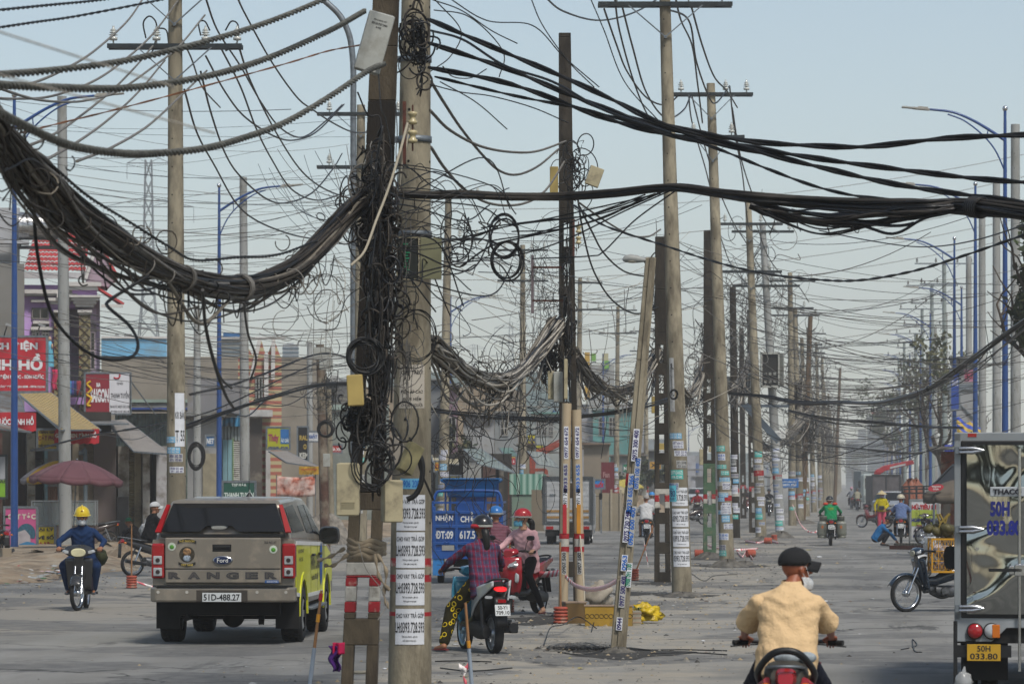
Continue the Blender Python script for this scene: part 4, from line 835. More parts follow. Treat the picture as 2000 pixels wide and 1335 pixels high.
for k,(x,zt)in enumerate(((1776,958),(1790,955),(1783,962))):
 s_=44;p=W(x,HY,F/s_);p[2]=0;g=MB();q2=random.Random(k)
 g.ell((0,0,CH+(HY-968)/s_),(.3,.3,.75),14,10);V=g.V[0];V+=np.array([[q2.gauss(0,.05)for _ in range(3)]for _ in V]);tag(g.build('wrapped_figure',m_('#84503c',sc=5,var=.3),loc=tuple(p)),'terracotta coloured wrapped bale '+('beside the crane truck','behind the blue lamp posts','in front of the other bales')[k],'bale','terracotta bales')
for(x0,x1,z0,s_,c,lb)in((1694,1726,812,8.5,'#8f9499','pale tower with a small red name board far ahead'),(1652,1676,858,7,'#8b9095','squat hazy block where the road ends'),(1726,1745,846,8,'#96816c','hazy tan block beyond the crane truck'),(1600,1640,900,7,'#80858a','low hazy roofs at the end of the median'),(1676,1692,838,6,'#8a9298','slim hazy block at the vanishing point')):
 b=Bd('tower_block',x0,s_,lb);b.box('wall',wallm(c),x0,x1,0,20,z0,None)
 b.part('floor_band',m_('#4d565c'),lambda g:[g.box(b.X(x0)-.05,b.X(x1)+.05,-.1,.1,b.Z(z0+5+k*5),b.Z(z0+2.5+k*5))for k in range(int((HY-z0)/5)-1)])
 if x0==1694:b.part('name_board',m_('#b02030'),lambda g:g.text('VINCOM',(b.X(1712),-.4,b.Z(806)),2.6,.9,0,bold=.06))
qr=random.Random(21)
for k in range(16):
 s_=32*(.86**k)+3;d=F/s_;xr=1650+s_*(13+7.5)-8;p=RW(20+qr.uniform(0,3),d/cos(ROADA));H=qr.uniform(4,9)
 e=thing('roadside_shop',('low shop on the van side of the road, '+qr.choice(('tin roofed','flat roofed','with a coloured board'))+' and hazy'),'shop',tuple(p),-ROADA,'receding shops on the van side')
 g=MB();g.box(0,9,0,10+k,-.3,H);g.build('wall',wallm(qr.choice(('#8b8880','#7c8a8c','#8d7f6c','#6e7a80'))),e);g=MB();g.box(-2.2,9.2,-.3,10.3+k,H*.55,H*.55+.1);g.build('roof',TINROOF,e)
 g=MB();g.box(-.15,0,1,8,H*.6,H*.6+1.2);g.build('sign_board',m_(qr.choice(('#1c4a86','#9c2028','#a89a20','#2b6a4c','#b5b5b5'))),e);e['label']='roadside shop on the van side of the road fading into haze'
for k in range(14):
 s_=30*(.86**k)+3;d=F/s_;p=RW(-33+qr.uniform(-2,2),d/cos(ROADA));H=qr.uniform(4,10)
 e=thing('roadside_shop','roadside shop beyond the fence side fading into haze','shop',tuple(p),-ROADA,'receding shops on the fence side')
 g=MB();g.box(0,12,0,12+k*2,-.3,H);g.build('wall',wallm(qr.choice(('#8b8880','#7c8a8c','#8d7f6c','#7a8288','#93949a'))),e);g=MB();g.box(11.5,14.5,-.3,12.3+k*2,H*.5,H*.5+.1);g.build('roof',TINROOF,e)
 g=MB();g.box(12,12.15,1,8,H*.6,H*.6+1.2);g.build('sign_board',m_(qr.choice(('#1c4a86','#9c2028','#a89a20','#2b6a4c','#b5b5b5'))),e)
# lattice towers
def pylon(px,ytop,s,wb,lbl,arms):
 d=F/s;p=W(px,HY,d);p[2]=0;H=CH+(HY-ytop)/s
 e=thing('transmission_tower',lbl,'pylon',p);g=MB();n=18
 hw=lambda z:wb/2*max(.12,(1-z/H*1.25)if z<H*.6 else .25*(1-(z/H-.6)*1.2))if True else 0
 zs=np.linspace(0,H,n)
 for z0,z1 in zip(zs,zs[1:]):
  a,b_=hw(z0),hw(z1)
  for sx,sy in((-1,-1),(1,-1),(1,1),(-1,1)):g.beam((sx*a,sy*a,z0),(sx*b_,sy*b_,z1),.16,.16)
  for sy in(-1,1):
   g.beam((-a,sy*a,z0),(b_,sy*b_,z1),.09,.09);g.beam((a,sy*a,z0),(-b_,sy*b_,z1),.09,.09)
  for sx in(-1,1):g.beam((sx*a,-a,z0),(sx*b_,b_,z1),.09,.09)
 g.build('lattice',STEEL,e)
 for fz,L in arms:
  g=MB();z=H*fz
  for sx in(-1,1):
   g.beam((0,0,z),(sx*L,0,z),.14,.14);g.beam((0,0,z+1.4),(sx*L,0,z),.1,.1);g.beam((0,0,z),(sx*L*.5,0,z+.7),.07,.07);g.beam((sx*L,0,z),(sx*L,0,z-2.2),.07,.07)
  g.build('crossarm',STEEL,e)
 return e
pylon(290,312,14,6.5,'tall steel lattice power pylon behind the thick cable bundle',((.99,3),(.86,6.3),(.72,6.3),(.5,6.8)))
pylon(998,630,8,6,'small hazy lattice pylon behind the cable bundle',((.97,4),(.8,5)))
pylon(925,672,6,6,'tiny faint lattice pylon low over the roofs',((.97,4),(.8,5)))
# trees
LEAF=[M('leaf dark','#26331c',.7,var=.3,sc=2),M('leaf mid','#3d4a2a',.7,var=.3,sc=2),M('leaf dry','#5a5a3c',.75,var=.3,sc=2)]
BARK=M('bark','#4a4036',.9,var=.3,sc=3)
def tree(p,H,R,seed,label,n=1500,dry=.2,lsz=.16,group=None,open_=.5):
 q=random.Random(seed);e=thing('tree',label,'tree',tuple(p),q.uniform(0,6),group)
 g=MB();tips=[]
 def limb(a,dr,L,r,lv):
  P=[a];dd=dr
  for i in range(4):dd=unit(dd+np.array([q.gauss(0,.2),q.gauss(0,.2),.1]));P.append(P[-1]+dd*L/4)
  g.tube(P,np.linspace(r,r*.5,5),6)
  if lv<3:
   for k in range(3+(lv==0)):limb(P[q.choice((2,3,4))],unit(dd+np.array([q.gauss(0,.8),q.gauss(0,.8),q.uniform(-.2,.5)])),L*.6,r*.5,lv+1)
  else:tips.extend(P[2:])
 limb(np.zeros(3),np.array([0,0,1.]),H*.5,H*.022,0);g.build('trunk',BARK,e)
 T=np.array(tips);T[:,:2]*=R/max(1e-3,np.percentile(np.abs(T[:,:2]),90));T[:,2]*=H/max(T[:,2].max(),1)
 g=MB();V=[];Fc=[];mi=[]
 for i in range(n):
  c=T[q.randrange(len(T))]+np.array([q.gauss(0,.35),q.gauss(0,.35),q.gauss(0,.3)])*R*.28
  u=unit([q.gauss(0,1)for _ in range(3)]);v=unit(np.cross(u,[q.gauss(0,1)for _ in range(3)]));l=lsz*q.uniform(.6,1.4)
  V+=[c-u*l,c+v*l*.5,c+u*l,c-v*l*.5];mi.append(2 if q.random()<dry else q.choice((0,0,1)))
 A=np.arange(len(V)).reshape(-1,4);mi=np.array(mi)
 V=np.array(V)
 for k in range(3):
  if(mi==k).any():
   idx=A[mi==k];g.add(V[idx.ravel()],np.arange(len(idx)*4).reshape(-1,4),k)
 g.build('crown',LEAF,e);return e
TR=[(1855,655,34,2.3,'bare branched greyish tree behind the third blue lamp post',.75,700),(1825,700,26,2.3,'thin dry tree between the grey line poles',.7,600),(1800,705,23,3.8,'green tree on the van side of the road',.4,1200),(1778,745,19,4,'green tree beyond the crane truck',.35,1200),(1758,775,15,4.5,'hazy tree over the crane truck',.35,1000),(1735,800,12,5,'hazy low tree at the road end',.35,900),(1258,905,28,2.0,'round green tree behind the white shirted rider',.1,1500),(1060,860,20,2.6,'small tree top over the tin roofs',.3,800),(885,830,40,.7,'spindly yellow green shrub on a balcony',.5,400),(1668,880,7,7,'far hazy treetop in the road gap',.3,700)]
for i,(px,yt,s_,R_w,lb,dry,n)in enumerate(TR):
 d=F/s_;p=W(px,HY,d);p[2]=0;tree(p,CH+(HY-yt)/s_,R_w,100+i,lb,n,dry,.17 if s_>18 else .3)
p=W(2072,HY,F/75);p[2]=0;tree(p,8.8,1.15,77,'dark leafy tree poking in beside the van',1600,.05,.16)
for k in range(8):
 p=np.array([-15+k*3.6,-26-5*(k%3),0.]);tree(p,9,3.6,200+k,'broad unseen tree added behind the camera for the mirror door to reflect',1500,.1,.5,'unseen trees added for the reflection')  # unseen trees, added to give the truck's mirror door dark green reflections
for(x0,x1,z0,z1,s_,c,tx,tc,lb)in((60,84,900,940,61,'#a3a6a8','SƠN','#a02028','white paint shop panel beside the blue lamp post'),(188,204,900,930,60,'#2b6a9c','','#ffffff','small blue poster on the plaster pillar'),(232,246,905,925,61,'#a89a6a','','#ffffff','tan electricity box on the shop pillar'),(402,420,850,872,52,'#1d5a8c','NET','#c0c4c8','blue internet board over the beige door'),(640,668,868,884,46,'#a02a2a','SỬA XE','#c8c8c8','red repair board beyond the rusty pole'),(600,632,842,862,45,'#c0c2c4','GIẶT ỦI','#1c4a8c','white laundry board under the factory wall'),(848,868,900,920,46,'#b08a1c','CƠM','#8d1420','mustard food board beside the near tan pole'),(1046,1062,868,884,34,'#a8a018','PHỞ','#8d1420','small yellow noodle board under the digger boom'),(1216,1240,905,922,34,'#1c6a4c','NHÀ','#c8c8c8','green board behind the yellow parasol'),(1268,1292,900,916,30,'#b5882a','XE','#1a1a1a','orange board behind the dark square pole')):
 sign('shop_sign',lb,x0,x1,z0,z1,s_,m_(c,r=.5),[(tx,0,.5,0,.8,tc)]if tx else[])
for k,(px,c)in enumerate(((196,'#b0306a'),(200,'#2a7a5a'),(206,'#b5a030'),(212,'#a03028'),(218,'#4a6ab0'),(298,'#b03a50'),(236,'#3a8a7a'),(60,'#b54a28'))):
 p=W(px,985-12*(k%3),F/59);g=MB();g.sheet(lambda u,v:((u-.5)*.22,.03*sin(u*8+v*4),-.4*v),6,5);tag(g.build('hanging_goods',m_(c,r=.6),loc=tuple(p),solid=.02),'bright packet of goods hanging in the dark shop mouth','goods','goods hanging in the shop mouth')
# VEHICLES
LIME=M('yellow green wrap','#cdd01a',.35,var=.05,coat=.4,sc=2,dirt=('#b8b850',.25,3))
TAUPE=M('metallic taupe paint','#7f786d',.38,.35,var=.07,sc=1.5,coat=.5,dirt=('#958b7c',.35,3))
REDL=M('red lamp glass','#8e0d16',.15,var=.1,coat=.6);CLEARL=M('clear lamp glass','#a9adb0',.12,.2,var=.15,coat=.6);AMBER=M('amber lamp glass','#b5621a',.2,var=.1)
PLATEW=M('plate white','#bfc3c4',.5,var=.04);PLATEY=M('plate yellow','#b08a1e',.5,var=.05)
UNDER=M('underbody black','#0d0d0e',.8,var=.3,sc=6)
def arch(cy,r,n=9,a0=180,a1=0):return[(cy+r*cos(R_(a)),.36+r*sin(R_(a)))for a in np.linspace(a0,a1,n)]
def plate(e,c,w,h,lines,mat,ink=None,rx=0,rz=0,name='number_plate'):
 p=thing(name,None,None,c,rz);p.parent=e;g=MB().at((0,0,0),0,rx);g.box(-w/2,w/2,-.004,.004,-h/2,h/2);g.build('plate_board',mat,p,bevel=.003,seg=1)
 g=MB().at((0,0,0),0,rx)
 for tx,yc,hf,wf in lines:g.text(tx,(0,-.0065,yc*h),w*wf,h*hf,0,bold=.02)
 if g.V:g.build('plate_lettering',ink or INKK,p)
 return p
def car_wheel(e,x,y,r,wd,rim=ALU,sx=1,hub=.6):
 wh=thing('wheel',None,None,(x,y,r));wh.parent=e
 g=MB();g.lathe([(r*.62,-wd/2),(r*.92,-wd/2),(r*.99,-wd*.36),(r,0),(r*.99,wd*.36),(r*.92,wd/2),(r*.62,wd/2)],k=32,axis='x',cap=False)
 for a in np.linspace(0,2*pi,40,endpoint=False):
  for o in(-.26,0,.26):g.cb((o*wd,(r+.002)*cos(a+o),(r+.002)*sin(a+o)),(wd*.2,.018,.012),rx=a+o+pi/2)
 g.build('tyre',RUBBER,wh)
 g=MB();g.lathe([(r*.62,-wd*.4),(r*.62,wd*.4)],k=32,axis='x',cap=False);g.lathe([(0.01,sx*wd*.2),(r*.2,sx*wd*.3),(r*.25,sx*wd*.25)],k=16,axis='x')
 for k in range(6):
  a=k*pi/3;g.beam((sx*wd*.28,0,0),(sx*wd*.36,r*.6*cos(a),r*.6*sin(a)),.05,.09)
 g.build('rim',rim,wh);return wh
def pickup():
 e=thing('pickup','taupe double cab pickup with yellow wrapped sides and a canopy, seen from behind','pickup',(-3.70,45.9,0),-.042)
 g=MB()
 low=[(0.06,.72),(.06,1.36),(4.3,1.28),(4.9,1.16),(5.22,1.0),(5.28,.55),(4.78,.5)]+arch(4.32,.47)[::-1]+[(3.7,.5),(1.7,.5)]+arch(1.1,.47)[::-1]+[(.45,.62)]
 g.prism(low,-.915,.915,'x');g.build('body',TAUPE,e,bevel=.05,seg=3)
 w_=lambda z:.875-(z-1.36)*.36
 up=[(0.04,1.34),(.2,1.80),(.3,1.86),(2.1,1.885),(2.35,1.90),(3.2,1.88),(3.5,1.80),(4.25,1.27)]
 g=MB();g.prism(up,0,0,'x',wa=lambda p:w_(p[1]));g.build('cab',TAUPE,e,bevel=.045,seg=3)
 g=MB();g.box(-.7,.7,.3,5.0,.38,.62);g.ell((0,1.1,.34),(.15,.13,.15));g.cyl((-.75,1.1,.36),(.75,1.1,.36),.06);g.beam((.45,.5,.45),(.45,.35,.28),.07,.07);g.cyl((-.5,.2,.35),(-.5,1.8,.35),.04);g.build('underbody',UNDER,e)
 for sx in(-1,1):
  pts=[(.16,.66),(.16,1.30),(4.2,1.22),(4.86,1.10),(5.12,.9),(5.1,.7),(4.86,.7)]+[q for q in arch(4.32,.52)[::-1]if q[1]>.6]+[(3.75,.62),(3.0,.58),(1.75,.62)]+[q for q in arch(1.1,.52)[::-1]if q[1]>.6]+[(.5,.66)]
  g=MB();g.add([(sx*.921,y,z)for y,z in pts],[list(range(len(pts)))[::sx]],0);g.build('side_wrap',LIME,e,solid=.006)
  g=MB();
  for a,b_ in(((.16,1.315),(4.2,1.235)),((.2,.655),(.62,.63)),((1.7,.6),(3.75,.585))):g.beam((sx*.924,a[0],a[1]),(sx*.924,b_[0],b_[1]),.012,.05)
  g.build('white_stripe',WHITE,e)
  gl=[[(.42,1.44),(.5,1.76),(1.6,1.80),(1.95,1.45)],[(2.15,1.42),(2.2,1.78),(2.9,1.79),(2.98,1.40)],[(3.05,1.40),(2.98,1.79),(3.25,1.77),(3.95,1.36)]]
  for q in gl:
   g=MB();g.add([(sx*(w_(z)+.004),y,z)for y,z in q],[list(range(4))[::-sx]]);g.build('side_window',GLASSD,e,solid=.006)
  g=MB()
  for yy in(2.08,3.02,3.95):g.beam((sx*.924,yy,.62),(sx*.924,yy-.02,1.3),.004,.008)
  g.build('door_seam',UNDER,e)
  for yy in(2.25,3.2):
   g=MB();g.cb((sx*.945,yy,1.12),(.04,.2,.035));g.build('door_handle',BLACKP,e,bevel=.01)
  g=MB();g.prism(arch(1.1,.56)[::-1]+arch(1.1,.47),sx*.915,sx*.935,'x');g.prism(arch(4.32,.56)[::-1]+arch(4.32,.47),sx*.915,sx*.935,'x');g.build('wheel_arch',LIME,e)
  m=thing('side_mirror',None,None,(sx*1.02,3.72,1.36));m.parent=e
  g=MB();g.loft([((0,-.1,0),.13,.11),((0,0,0),.145,.125),((0,.09,0),.09,.08)],14,e=3.5);g.beam((-sx*.18,.02,-.07),(0,.02,-.06),.05,.04);g.build('mirror_shell',BLACKP,m)
  g=MB();g.loft([((0,-.106,0),.115,.095),((0,-.1,0),.115,.095)],14,e=3.5);g.build('mirror_glass',CHROME if False else GLASSD,m)
  g=MB();g.box(sx*.8,sx*.98,1.75,3.75,.40,.44);g.build('side_step',STEEL,e,bevel=.01)
  g=MB();g.box(min(sx*.62,sx*.93),max(sx*.62,sx*.93),.5,.52,.2,.66);g.build('mudflap',UNDER,e)
  car_wheel(e,sx*.79,1.1,.37,.27,sx=sx);car_wheel(e,sx*.79,4.32,.37,.27,sx=sx)
  tl=thing('tail_lamp',None,None,(0,0,0));tl.parent=e
  x0,x1=sorted((sx*.755,sx*.925))
  g=MB();g.box(x0,x1,.0,.2,.86,1.31);g.build('red_lens',REDL,tl,bevel=.025,seg=2)
  g=MB();xa,xb_=sorted((sx*.785,sx*.9))
  for z0,z1 in((1.04,1.15),(.89,1.0)):g.box(xa,xb_,-.012,.05,z0,z1)
  g.build('clear_lens',CLEARL,tl,bevel=.012)
  g=MB()
  for z in(1.095,.945):g.cyl((sx*.84,-.018,z),(sx*.84,.0,z),.028,k=12)
  g.build('bulb',m_('#2c2020'),tl)
  xs=[(sx*.80,-.005,1.45),(sx*.875,.01,1.45),(sx*.745,.17,1.80),(sx*.70,.16,1.80)]
  g=MB();g.add([xs[0],xs[1],xs[2],xs[3]],[[0,1,2,3][::sx]]);g.build('canopy_lamp',m_('#8e0d16',r=.55,spec=.15),e,solid=.03)
 g=MB()
 for tx,y,z,w,h in(('MITSUBISHI',0,0,0,0),):
  pass
 for tx,y,z,w,h in(('BẢO VỆ CHUYÊN NGHIỆP',.75,1.2,.7,.07),('PHƯỚC LONG',.75,1.1,.5,.07),('THANH LONG',2.6,1.02,1.2,.2),('Hotline 0903.488',2.6,.82,.9,.08)):
  g.text(tx,(.928,y,z),w,h,0,u=(0,1,0),bold=.03)
 g.build('side_lettering',m_('#4a4a24'),e)
 g=MB();g.add([(.93,3.45+.2*cos(a),.98+.3*sin(a))for a in np.linspace(0,2*pi,14)],[list(range(14))]);g.build('blue_emblem',m_('#1e4f93'),e)
 ry_=lambda z:.16*(z-1.46)/.36-.012
 g=MB();g.add([(x,ry_(z),z)for x,z in((-.79,1.46),(-.30,1.46),(-.22,1.53),(0,1.54),(.12,1.53),(.2,1.46),(.79,1.46),(.66,1.82),(-.66,1.82))],[list(range(9))])
 g.build('rear_window',GLASSD,e,solid=.012)
 g=MB();g.add([(-.64,.142,1.82),(.64,.142,1.82),(.48,.118,1.765),(-.48,.118,1.765)],[[3,2,1,0]]);g.build('window_tint',m_('#0a0a0b',r=.9),e,solid=.004)
 g=MB();g.loft([((-.045,-.05,1.515),.1,.022),((-.045,-.02,1.515),.115,.03)],14);g.build('canopy_handle',CHROME,e)
 g=MB();g.box(-.8,.8,-.012,.06,1.395,1.43);g.build('seal_strip',BLACKP,e)
 tg=thing('tailgate',None,None,(0,0,0));tg.parent=e
 g=MB();g.box(-.745,.745,-.03,.06,.98,1.385);g.box(-.745,.745,-.018,.06,.80,.985);g.build('gate_panel',TAUPE,tg,bevel=.018,seg=3)
 g=MB();g.box(-.135,.11,-.034,-.02,1.205,1.30);g.build('handle_recess',UNDER,tg,bevel=.015)
 g=MB();g.box(-.12,.095,-.045,-.03,1.245,1.285);g.build('handle',BLACKP,tg,bevel=.012)
 g=MB();g.lathe([(.001,-.052),(.118,-.05),(.13,-.04),(.13,-.03)],(0,0,0),28,axis='y');V=g.V
 for a in V:a[:,2]=a[:,2]*.45+1.095
 g.build('emblem_ring',CHROME,tg)
 g=MB();g.lathe([(.001,-.056),(.112,-.055)],(0,0,0),28,axis='y',cap=False)
 for a in g.V:a[:,2]=a[:,2]*.42+1.095
 g.build('emblem',m_('#0c1f45',r=.2),tg);g=MB();g.text('Ford',(0,-.06,1.095),.14,.055,0,bold=.01);g.build('emblem_lettering',WHITE,tg)
 for k,ch in enumerate('RANGER'):
  x=-.62+k*.248
  g=MB();g.text(ch,(x,-.024,.90),.165,.088,0,bold=.07);g.build('letter',m_('#36363a'),tg)
  g=MB();g.text(ch,(x,-.027,.90),.135,.062,0,bold=.0);g.build('letter_face',m_('#4c4844'),tg)
 g=MB()
 for a0 in(0,):g.lathe([(.001,-.036),(.1,-.035)],(-.46,0,1.17),24,axis='y',cap=False)
 g.build('round_emblem',m_('#3a3428',sc=30,var=.6),tg)
 g=MB();g.sheet(lambda u,v:(-.46+(u-.5)*.24,-.038,1.305+.03*sin(u*pi)+.035*v),8,1);g.sheet(lambda u,v:(-.46+(u-.5)*.22,-.038,1.04-.03*sin(u*pi)+.035*v),8,1);g.build('emblem_ribbon',m_('#1c1a17'),tg)
 g=MB();g.text('H-D SAIGON',(-.46,-.041,1.34),.19,.028,0,bold=.02);g.text('VIET NAM',(-.46,-.041,1.035),.15,.028,0,bold=.02);g.build('emblem_lettering',m_('#b09a4a'),tg)
 g=MB();g.ell((-.46,-.036,1.2),(.055,.01,.05));g.build('animal_print',m_('#8a6a48',sc=40,var=.5),tg)
 g=MB();g.ell((-.46,-.036,1.12),(.05,.01,.045));g.build('engine_print',m_('#8d99a5',sc=40,var=.5),tg)
 for x in(-.655,.65):
  g=MB();g.lathe([(.001,-.037),(.052,-.036)],(x,0,1.27 if x<0 else 1.235),20,axis='y',cap=False);g.build('round_sticker',m_('#b7c0b2'),tg)
  g=MB();g.ell((x,-.038,(1.27 if x<0 else 1.235)-.005),(.03,.006,.028),8,6);g.build('frog_print',m_('#4b8a2c'),tg)
 g=MB();g.text('XLS 4x2 AT',(.61,-.034,1.325),.16,.03,0,bold=.03);g.build('badge',m_('#3a3836'),tg)
 g=MB();g.box(.54,.715,-.024,-.016,.805,.84);g.build('blue_sticker',m_('#2b5a9a'),tg);g=MB();g.text('BENTHANH FORD',(.635,-.027,.822),.14,.018,0);g.build('blue_sticker_lettering',WHITE,tg)
 bp=thing('bumper',None,None,(0,0,0));bp.parent=e
 g=MB();g.prism([(-.93,.2),(-.93,-.02),(-.86,-.12),(.86,-.12),(.93,-.02),(.93,.2)],.56,.755,'z');g.build('bumper_shell',TAUPE,bp,bevel=.03,seg=3)
 g=MB();g.prism([(-.9,.1),(-.9,-.03),(-.83,-.135),(.83,-.135),(.9,-.03),(.9,.1)],.755,.775,'z');g.build('step_pad',BLACKP,bp)
 g=MB();g.box(-.33,.33,-.125,-.1,.565,.72);g.build('plate_recess',m_('#3a352f'),bp,bevel=.01)
 for x in(-.82,-.45,.45,.82):
  g=MB();g.lathe([(.02,-.128),(.02,-.11)],(x,0,.69),12,axis='y');g.build('parking_sensor',m_('#a9a69e'),bp)
 plate(e,(0,-.145,.625),.50,.115,[('51D-488.27',0,.72,.93)],PLATEW)
 g=MB();g.cyl((.0,2.9,1.89),(.02,2.7,2.35),.006,.002);g.lathe([(.05,0),(.015,.06)],(0,2.9,1.89),10);g.build('antenna',BLACKP,e)
 return e
pickup()
# two-wheelers. Forward is +Y, origin on the ground midway between the wheels
def spoke_wheel(e,y,r,tw,spokes=True,rim=CHROME,steer=0,alloy=5):
 wh=thing('wheel',None,None,(0,y,r),steer);wh.parent=e
 g=MB();n=28;P=[(0,r*.9*cos(a),r*.9*sin(a))for a in np.linspace(0,2*pi,n+1)]
 g.lathe([(r*.80,-tw*.35),(r*.88,-tw*.5),(r*.96,-tw*.36),(r,0),(r*.96,tw*.36),(r*.88,tw*.5),(r*.80,tw*.35)],k=32,axis='x',cap=False)
 g.build('tyre',RUBBER,wh)
 g=MB();g.lathe([(r*.80,-tw*.36),(r*.74,-tw*.3),(r*.74,tw*.3),(r*.80,tw*.36)],k=32,axis='x',cap=False)
 g.lathe([(.02,-.05),(.05,-.045),(.055,0),(.05,.045),(.02,.05)],k=14,axis='x')
 if spokes:
  for k in range(18):
   a=k*2*pi/18;sg=1 if k%2 else-1;g.cyl((sg*.035,.045*cos(a+.4),.045*sin(a+.4)),(0,r*.76*cos(a),r*.76*sin(a)),.0022,k=4,cap=False)
 else:
  for k in range(alloy):a=k*2*pi/alloy;g.beam((0,.03*cos(a),.03*sin(a)),(0,r*.76*cos(a+.25),r*.76*sin(a+.25)),.025,.03)
 g.build('rim',rim,wh);return wh
def underbone(e,col,steer=0,big=0,plate_t=None,pl_mat=None,mirrors=True,head='#a9a998',gloss=.25,wheel_r=.29,leg_shield=True):
 pc=m_(col,r=gloss,coat=.5,var=.08);
 spoke_wheel(e,.62,wheel_r,.07,steer=steer);spoke_wheel(e,-.6,wheel_r,.08)
 g=MB()
 for sx in(-1,1):g.cyl((sx*.065,.62,wheel_r),(sx*.055,.42,.72),.017,k=8);g.cyl((sx*.065,.62,wheel_r),(sx*.06,.55,.42),.026,k=8)
 g.build('fork',CHROME if col!='#1b1c1e' else ALU,e)
 g=MB();a=np.linspace(R_(25),R_(150),9);
 fw_=.13+.05*big;g.sheet(lambda u,v:((u-.5)*fw_*(1-.3*v),.62+(wheel_r+.035)*cos(a[0]+(a[-1]-a[0])*v),wheel_r+(wheel_r+.035)*sin(a[0]+(a[-1]-a[0])*v)-.03*(2*u-1)**2),6,12);g.build('front_mudguard',pc,e,solid=.006)
 if leg_shield:
  for sx in(-1,1):
   g=MB();g.sheet(lambda u,v:(sx*(.04+.19*u*(1-.25*v)),.42-.12*v-.02*u,.84-.5*v+.02*sin(u*3)),5,8);g.build('leg_shield',pc,e,solid=.02)
 g=MB();g.loft([((0,.44,.86),.07,.06),((0,.42,.74),.1,.12),((0,.34,.6),.11,.15),((0,.25,.5),.09,.1)],14);g.build('front_panel',pc,e)
 g=MB();bg_=1+.5*big;g.loft([((0,.50,.95),.10*bg_,.055*bg_),((0,.44,.975),.16*bg_,.07*bg_),((0,.36,.98),.14*bg_,.06),((0,.32,.97),.08,.04)],16,e=2.3);g.build('handlebar_cowl',pc,e)
 g=MB();g.loft([((0,.515,.945),.075*bg_,.04*bg_),((0,.49,.95),.085*bg_,.05*bg_)],14,e=2.4);g.build('headlight',m_(head,r=.12,coat=.6),e)
 for sx in(-1,1):
  g=MB();g.loft([((sx*.125*bg_,.492,.955),.03*bg_,.022),((sx*.135*bg_,.44,.965),.045*bg_,.03)],10);g.build('turn_signal',CLEARL,e)
  g=MB();g.tube(catmull([(sx*.1,.4,.97),(sx*.22,.38,.99),(sx*.36,.3,.985)],4),.014,8);g.build('handlebar',BLACKP,e)
  g=MB();g.cyl((sx*.27,.345,.985),(sx*.38,.29,.985),.019,k=10);g.tube([(sx*.2,.42,.97),(sx*.33,.41,.96),(sx*.40,.37,.955)],.006,6);g.build('grip',RUBBER,e)
  if mirrors:
   m=thing('mirror',None,None,(sx*.26,.38,1.18));m.parent=e;g=MB();g.tube([(0,.0,-.19),(sx*.03,.02,-.1),(sx*.05,0,0)],.005,6);g.build('mirror_stalk',BLACKP,m)
   g=MB();g.loft([((sx*.07,-.012,.02),.05,.033),((sx*.07,.012,.02),.04,.028)],12,e=2.8);g.build('mirror_shell',BLACKP,m)
 g=MB();g.loft([((0,.3,.5),.05,.06),((0,.1,.5),.06,.08),((0,-.1,.58),.09,.11),((0,-.4,.66),.12,.1),((0,-.65,.74),.1,.07),((0,-.85,.80),.05,.035)],16);g.build('body',pc,e)
 g=MB();g.loft([((0,.06,.74),.07,.03),((0,-.08,.77),.12,.04),((0,-.35,.785),.13,.045),((0,-.62,.81),.12,.045),((0,-.76,.82),.07,.03)],16,e=3);g.build('seat',M('seat vinyl','#17171a',.6,var=.1),e)
 g=MB();g.loft([((0,.12,.36),.10,.08),((0,0,.33),.13,.1),((0,-.2,.33),.14,.1),((0,-.3,.36),.1,.07)],12);g.cyl((-.16,-.02,.33),(.16,-.02,.33),.075,k=14);g.cyl((0,.1,.38),(0,.3,.36),.06,k=12);g.beam((-.09,-.15,.32),(-.09,-.6,wheel_r),.03,.05);g.beam((.09,-.15,.32),(.09,-.6,wheel_r),.03,.06)
 g.build('engine',M('engine grey','#55575a',.5,.6,var=.3,sc=20),e)
 g=MB();
 for sx in(-1,1):g.cyl((sx*.12,-.6,wheel_r+.02),(sx*.13,-.45,.66),.022,k=8)
 g.build('shock_absorber',CHROME,e)
 g=MB();g.tube(catmull([(.12,.12,.3),(.15,-.1,.22),(.16,-.35,.27)],4),.018,8);g.cyl((.16,-.35,.27),(.17,-.85,.36),.035,.045,12);g.build('exhaust',m_('#3a3b3d',r=.35,m=.8),e)
 g=MB();g.tube(catmull([(.13,-.45,.8),(.12,-.75,.86),(.07,-.92,.88),(-.07,-.92,.88),(-.12,-.75,.86),(-.13,-.45,.8)],4),.011,6);g.build('grab_rail',STEEL,e)
 g=MB();g.loft([((0,-.90,.78),.055,.035),((0,-.84,.79),.08,.05)],12,e=2.5);g.build('tail_lamp',REDL,e)
 for sx in(-1,1):g=MB();g.ell((sx*.13,-.84,.75),(.035,.04,.022),10,6);g.build('turn_signal',AMBER,e)
 g=MB();g.sheet(lambda u,v:((u-.5)*.14,-.6-.3-.02*v-.0,.74-.32*v),4,4);g.build('rear_mudguard',BLACKP,e,solid=.01)
 g=MB();g.cyl((-.24,.0,.28),(.24,.0,.28),.012,k=6)
 for sx in(-1,1):g.cyl((sx*.16,0,.28),(sx*.26,0,.28),.02,k=8)
 g.build('foot_peg',RUBBER,e)
 if plate_t:plate(e,(0,-.945,.62),.19,.14,[(plate_t[0],.2,.34,.7),(plate_t[1],-.22,.34,.85)],pl_mat or PLATEW,rx=-.25)
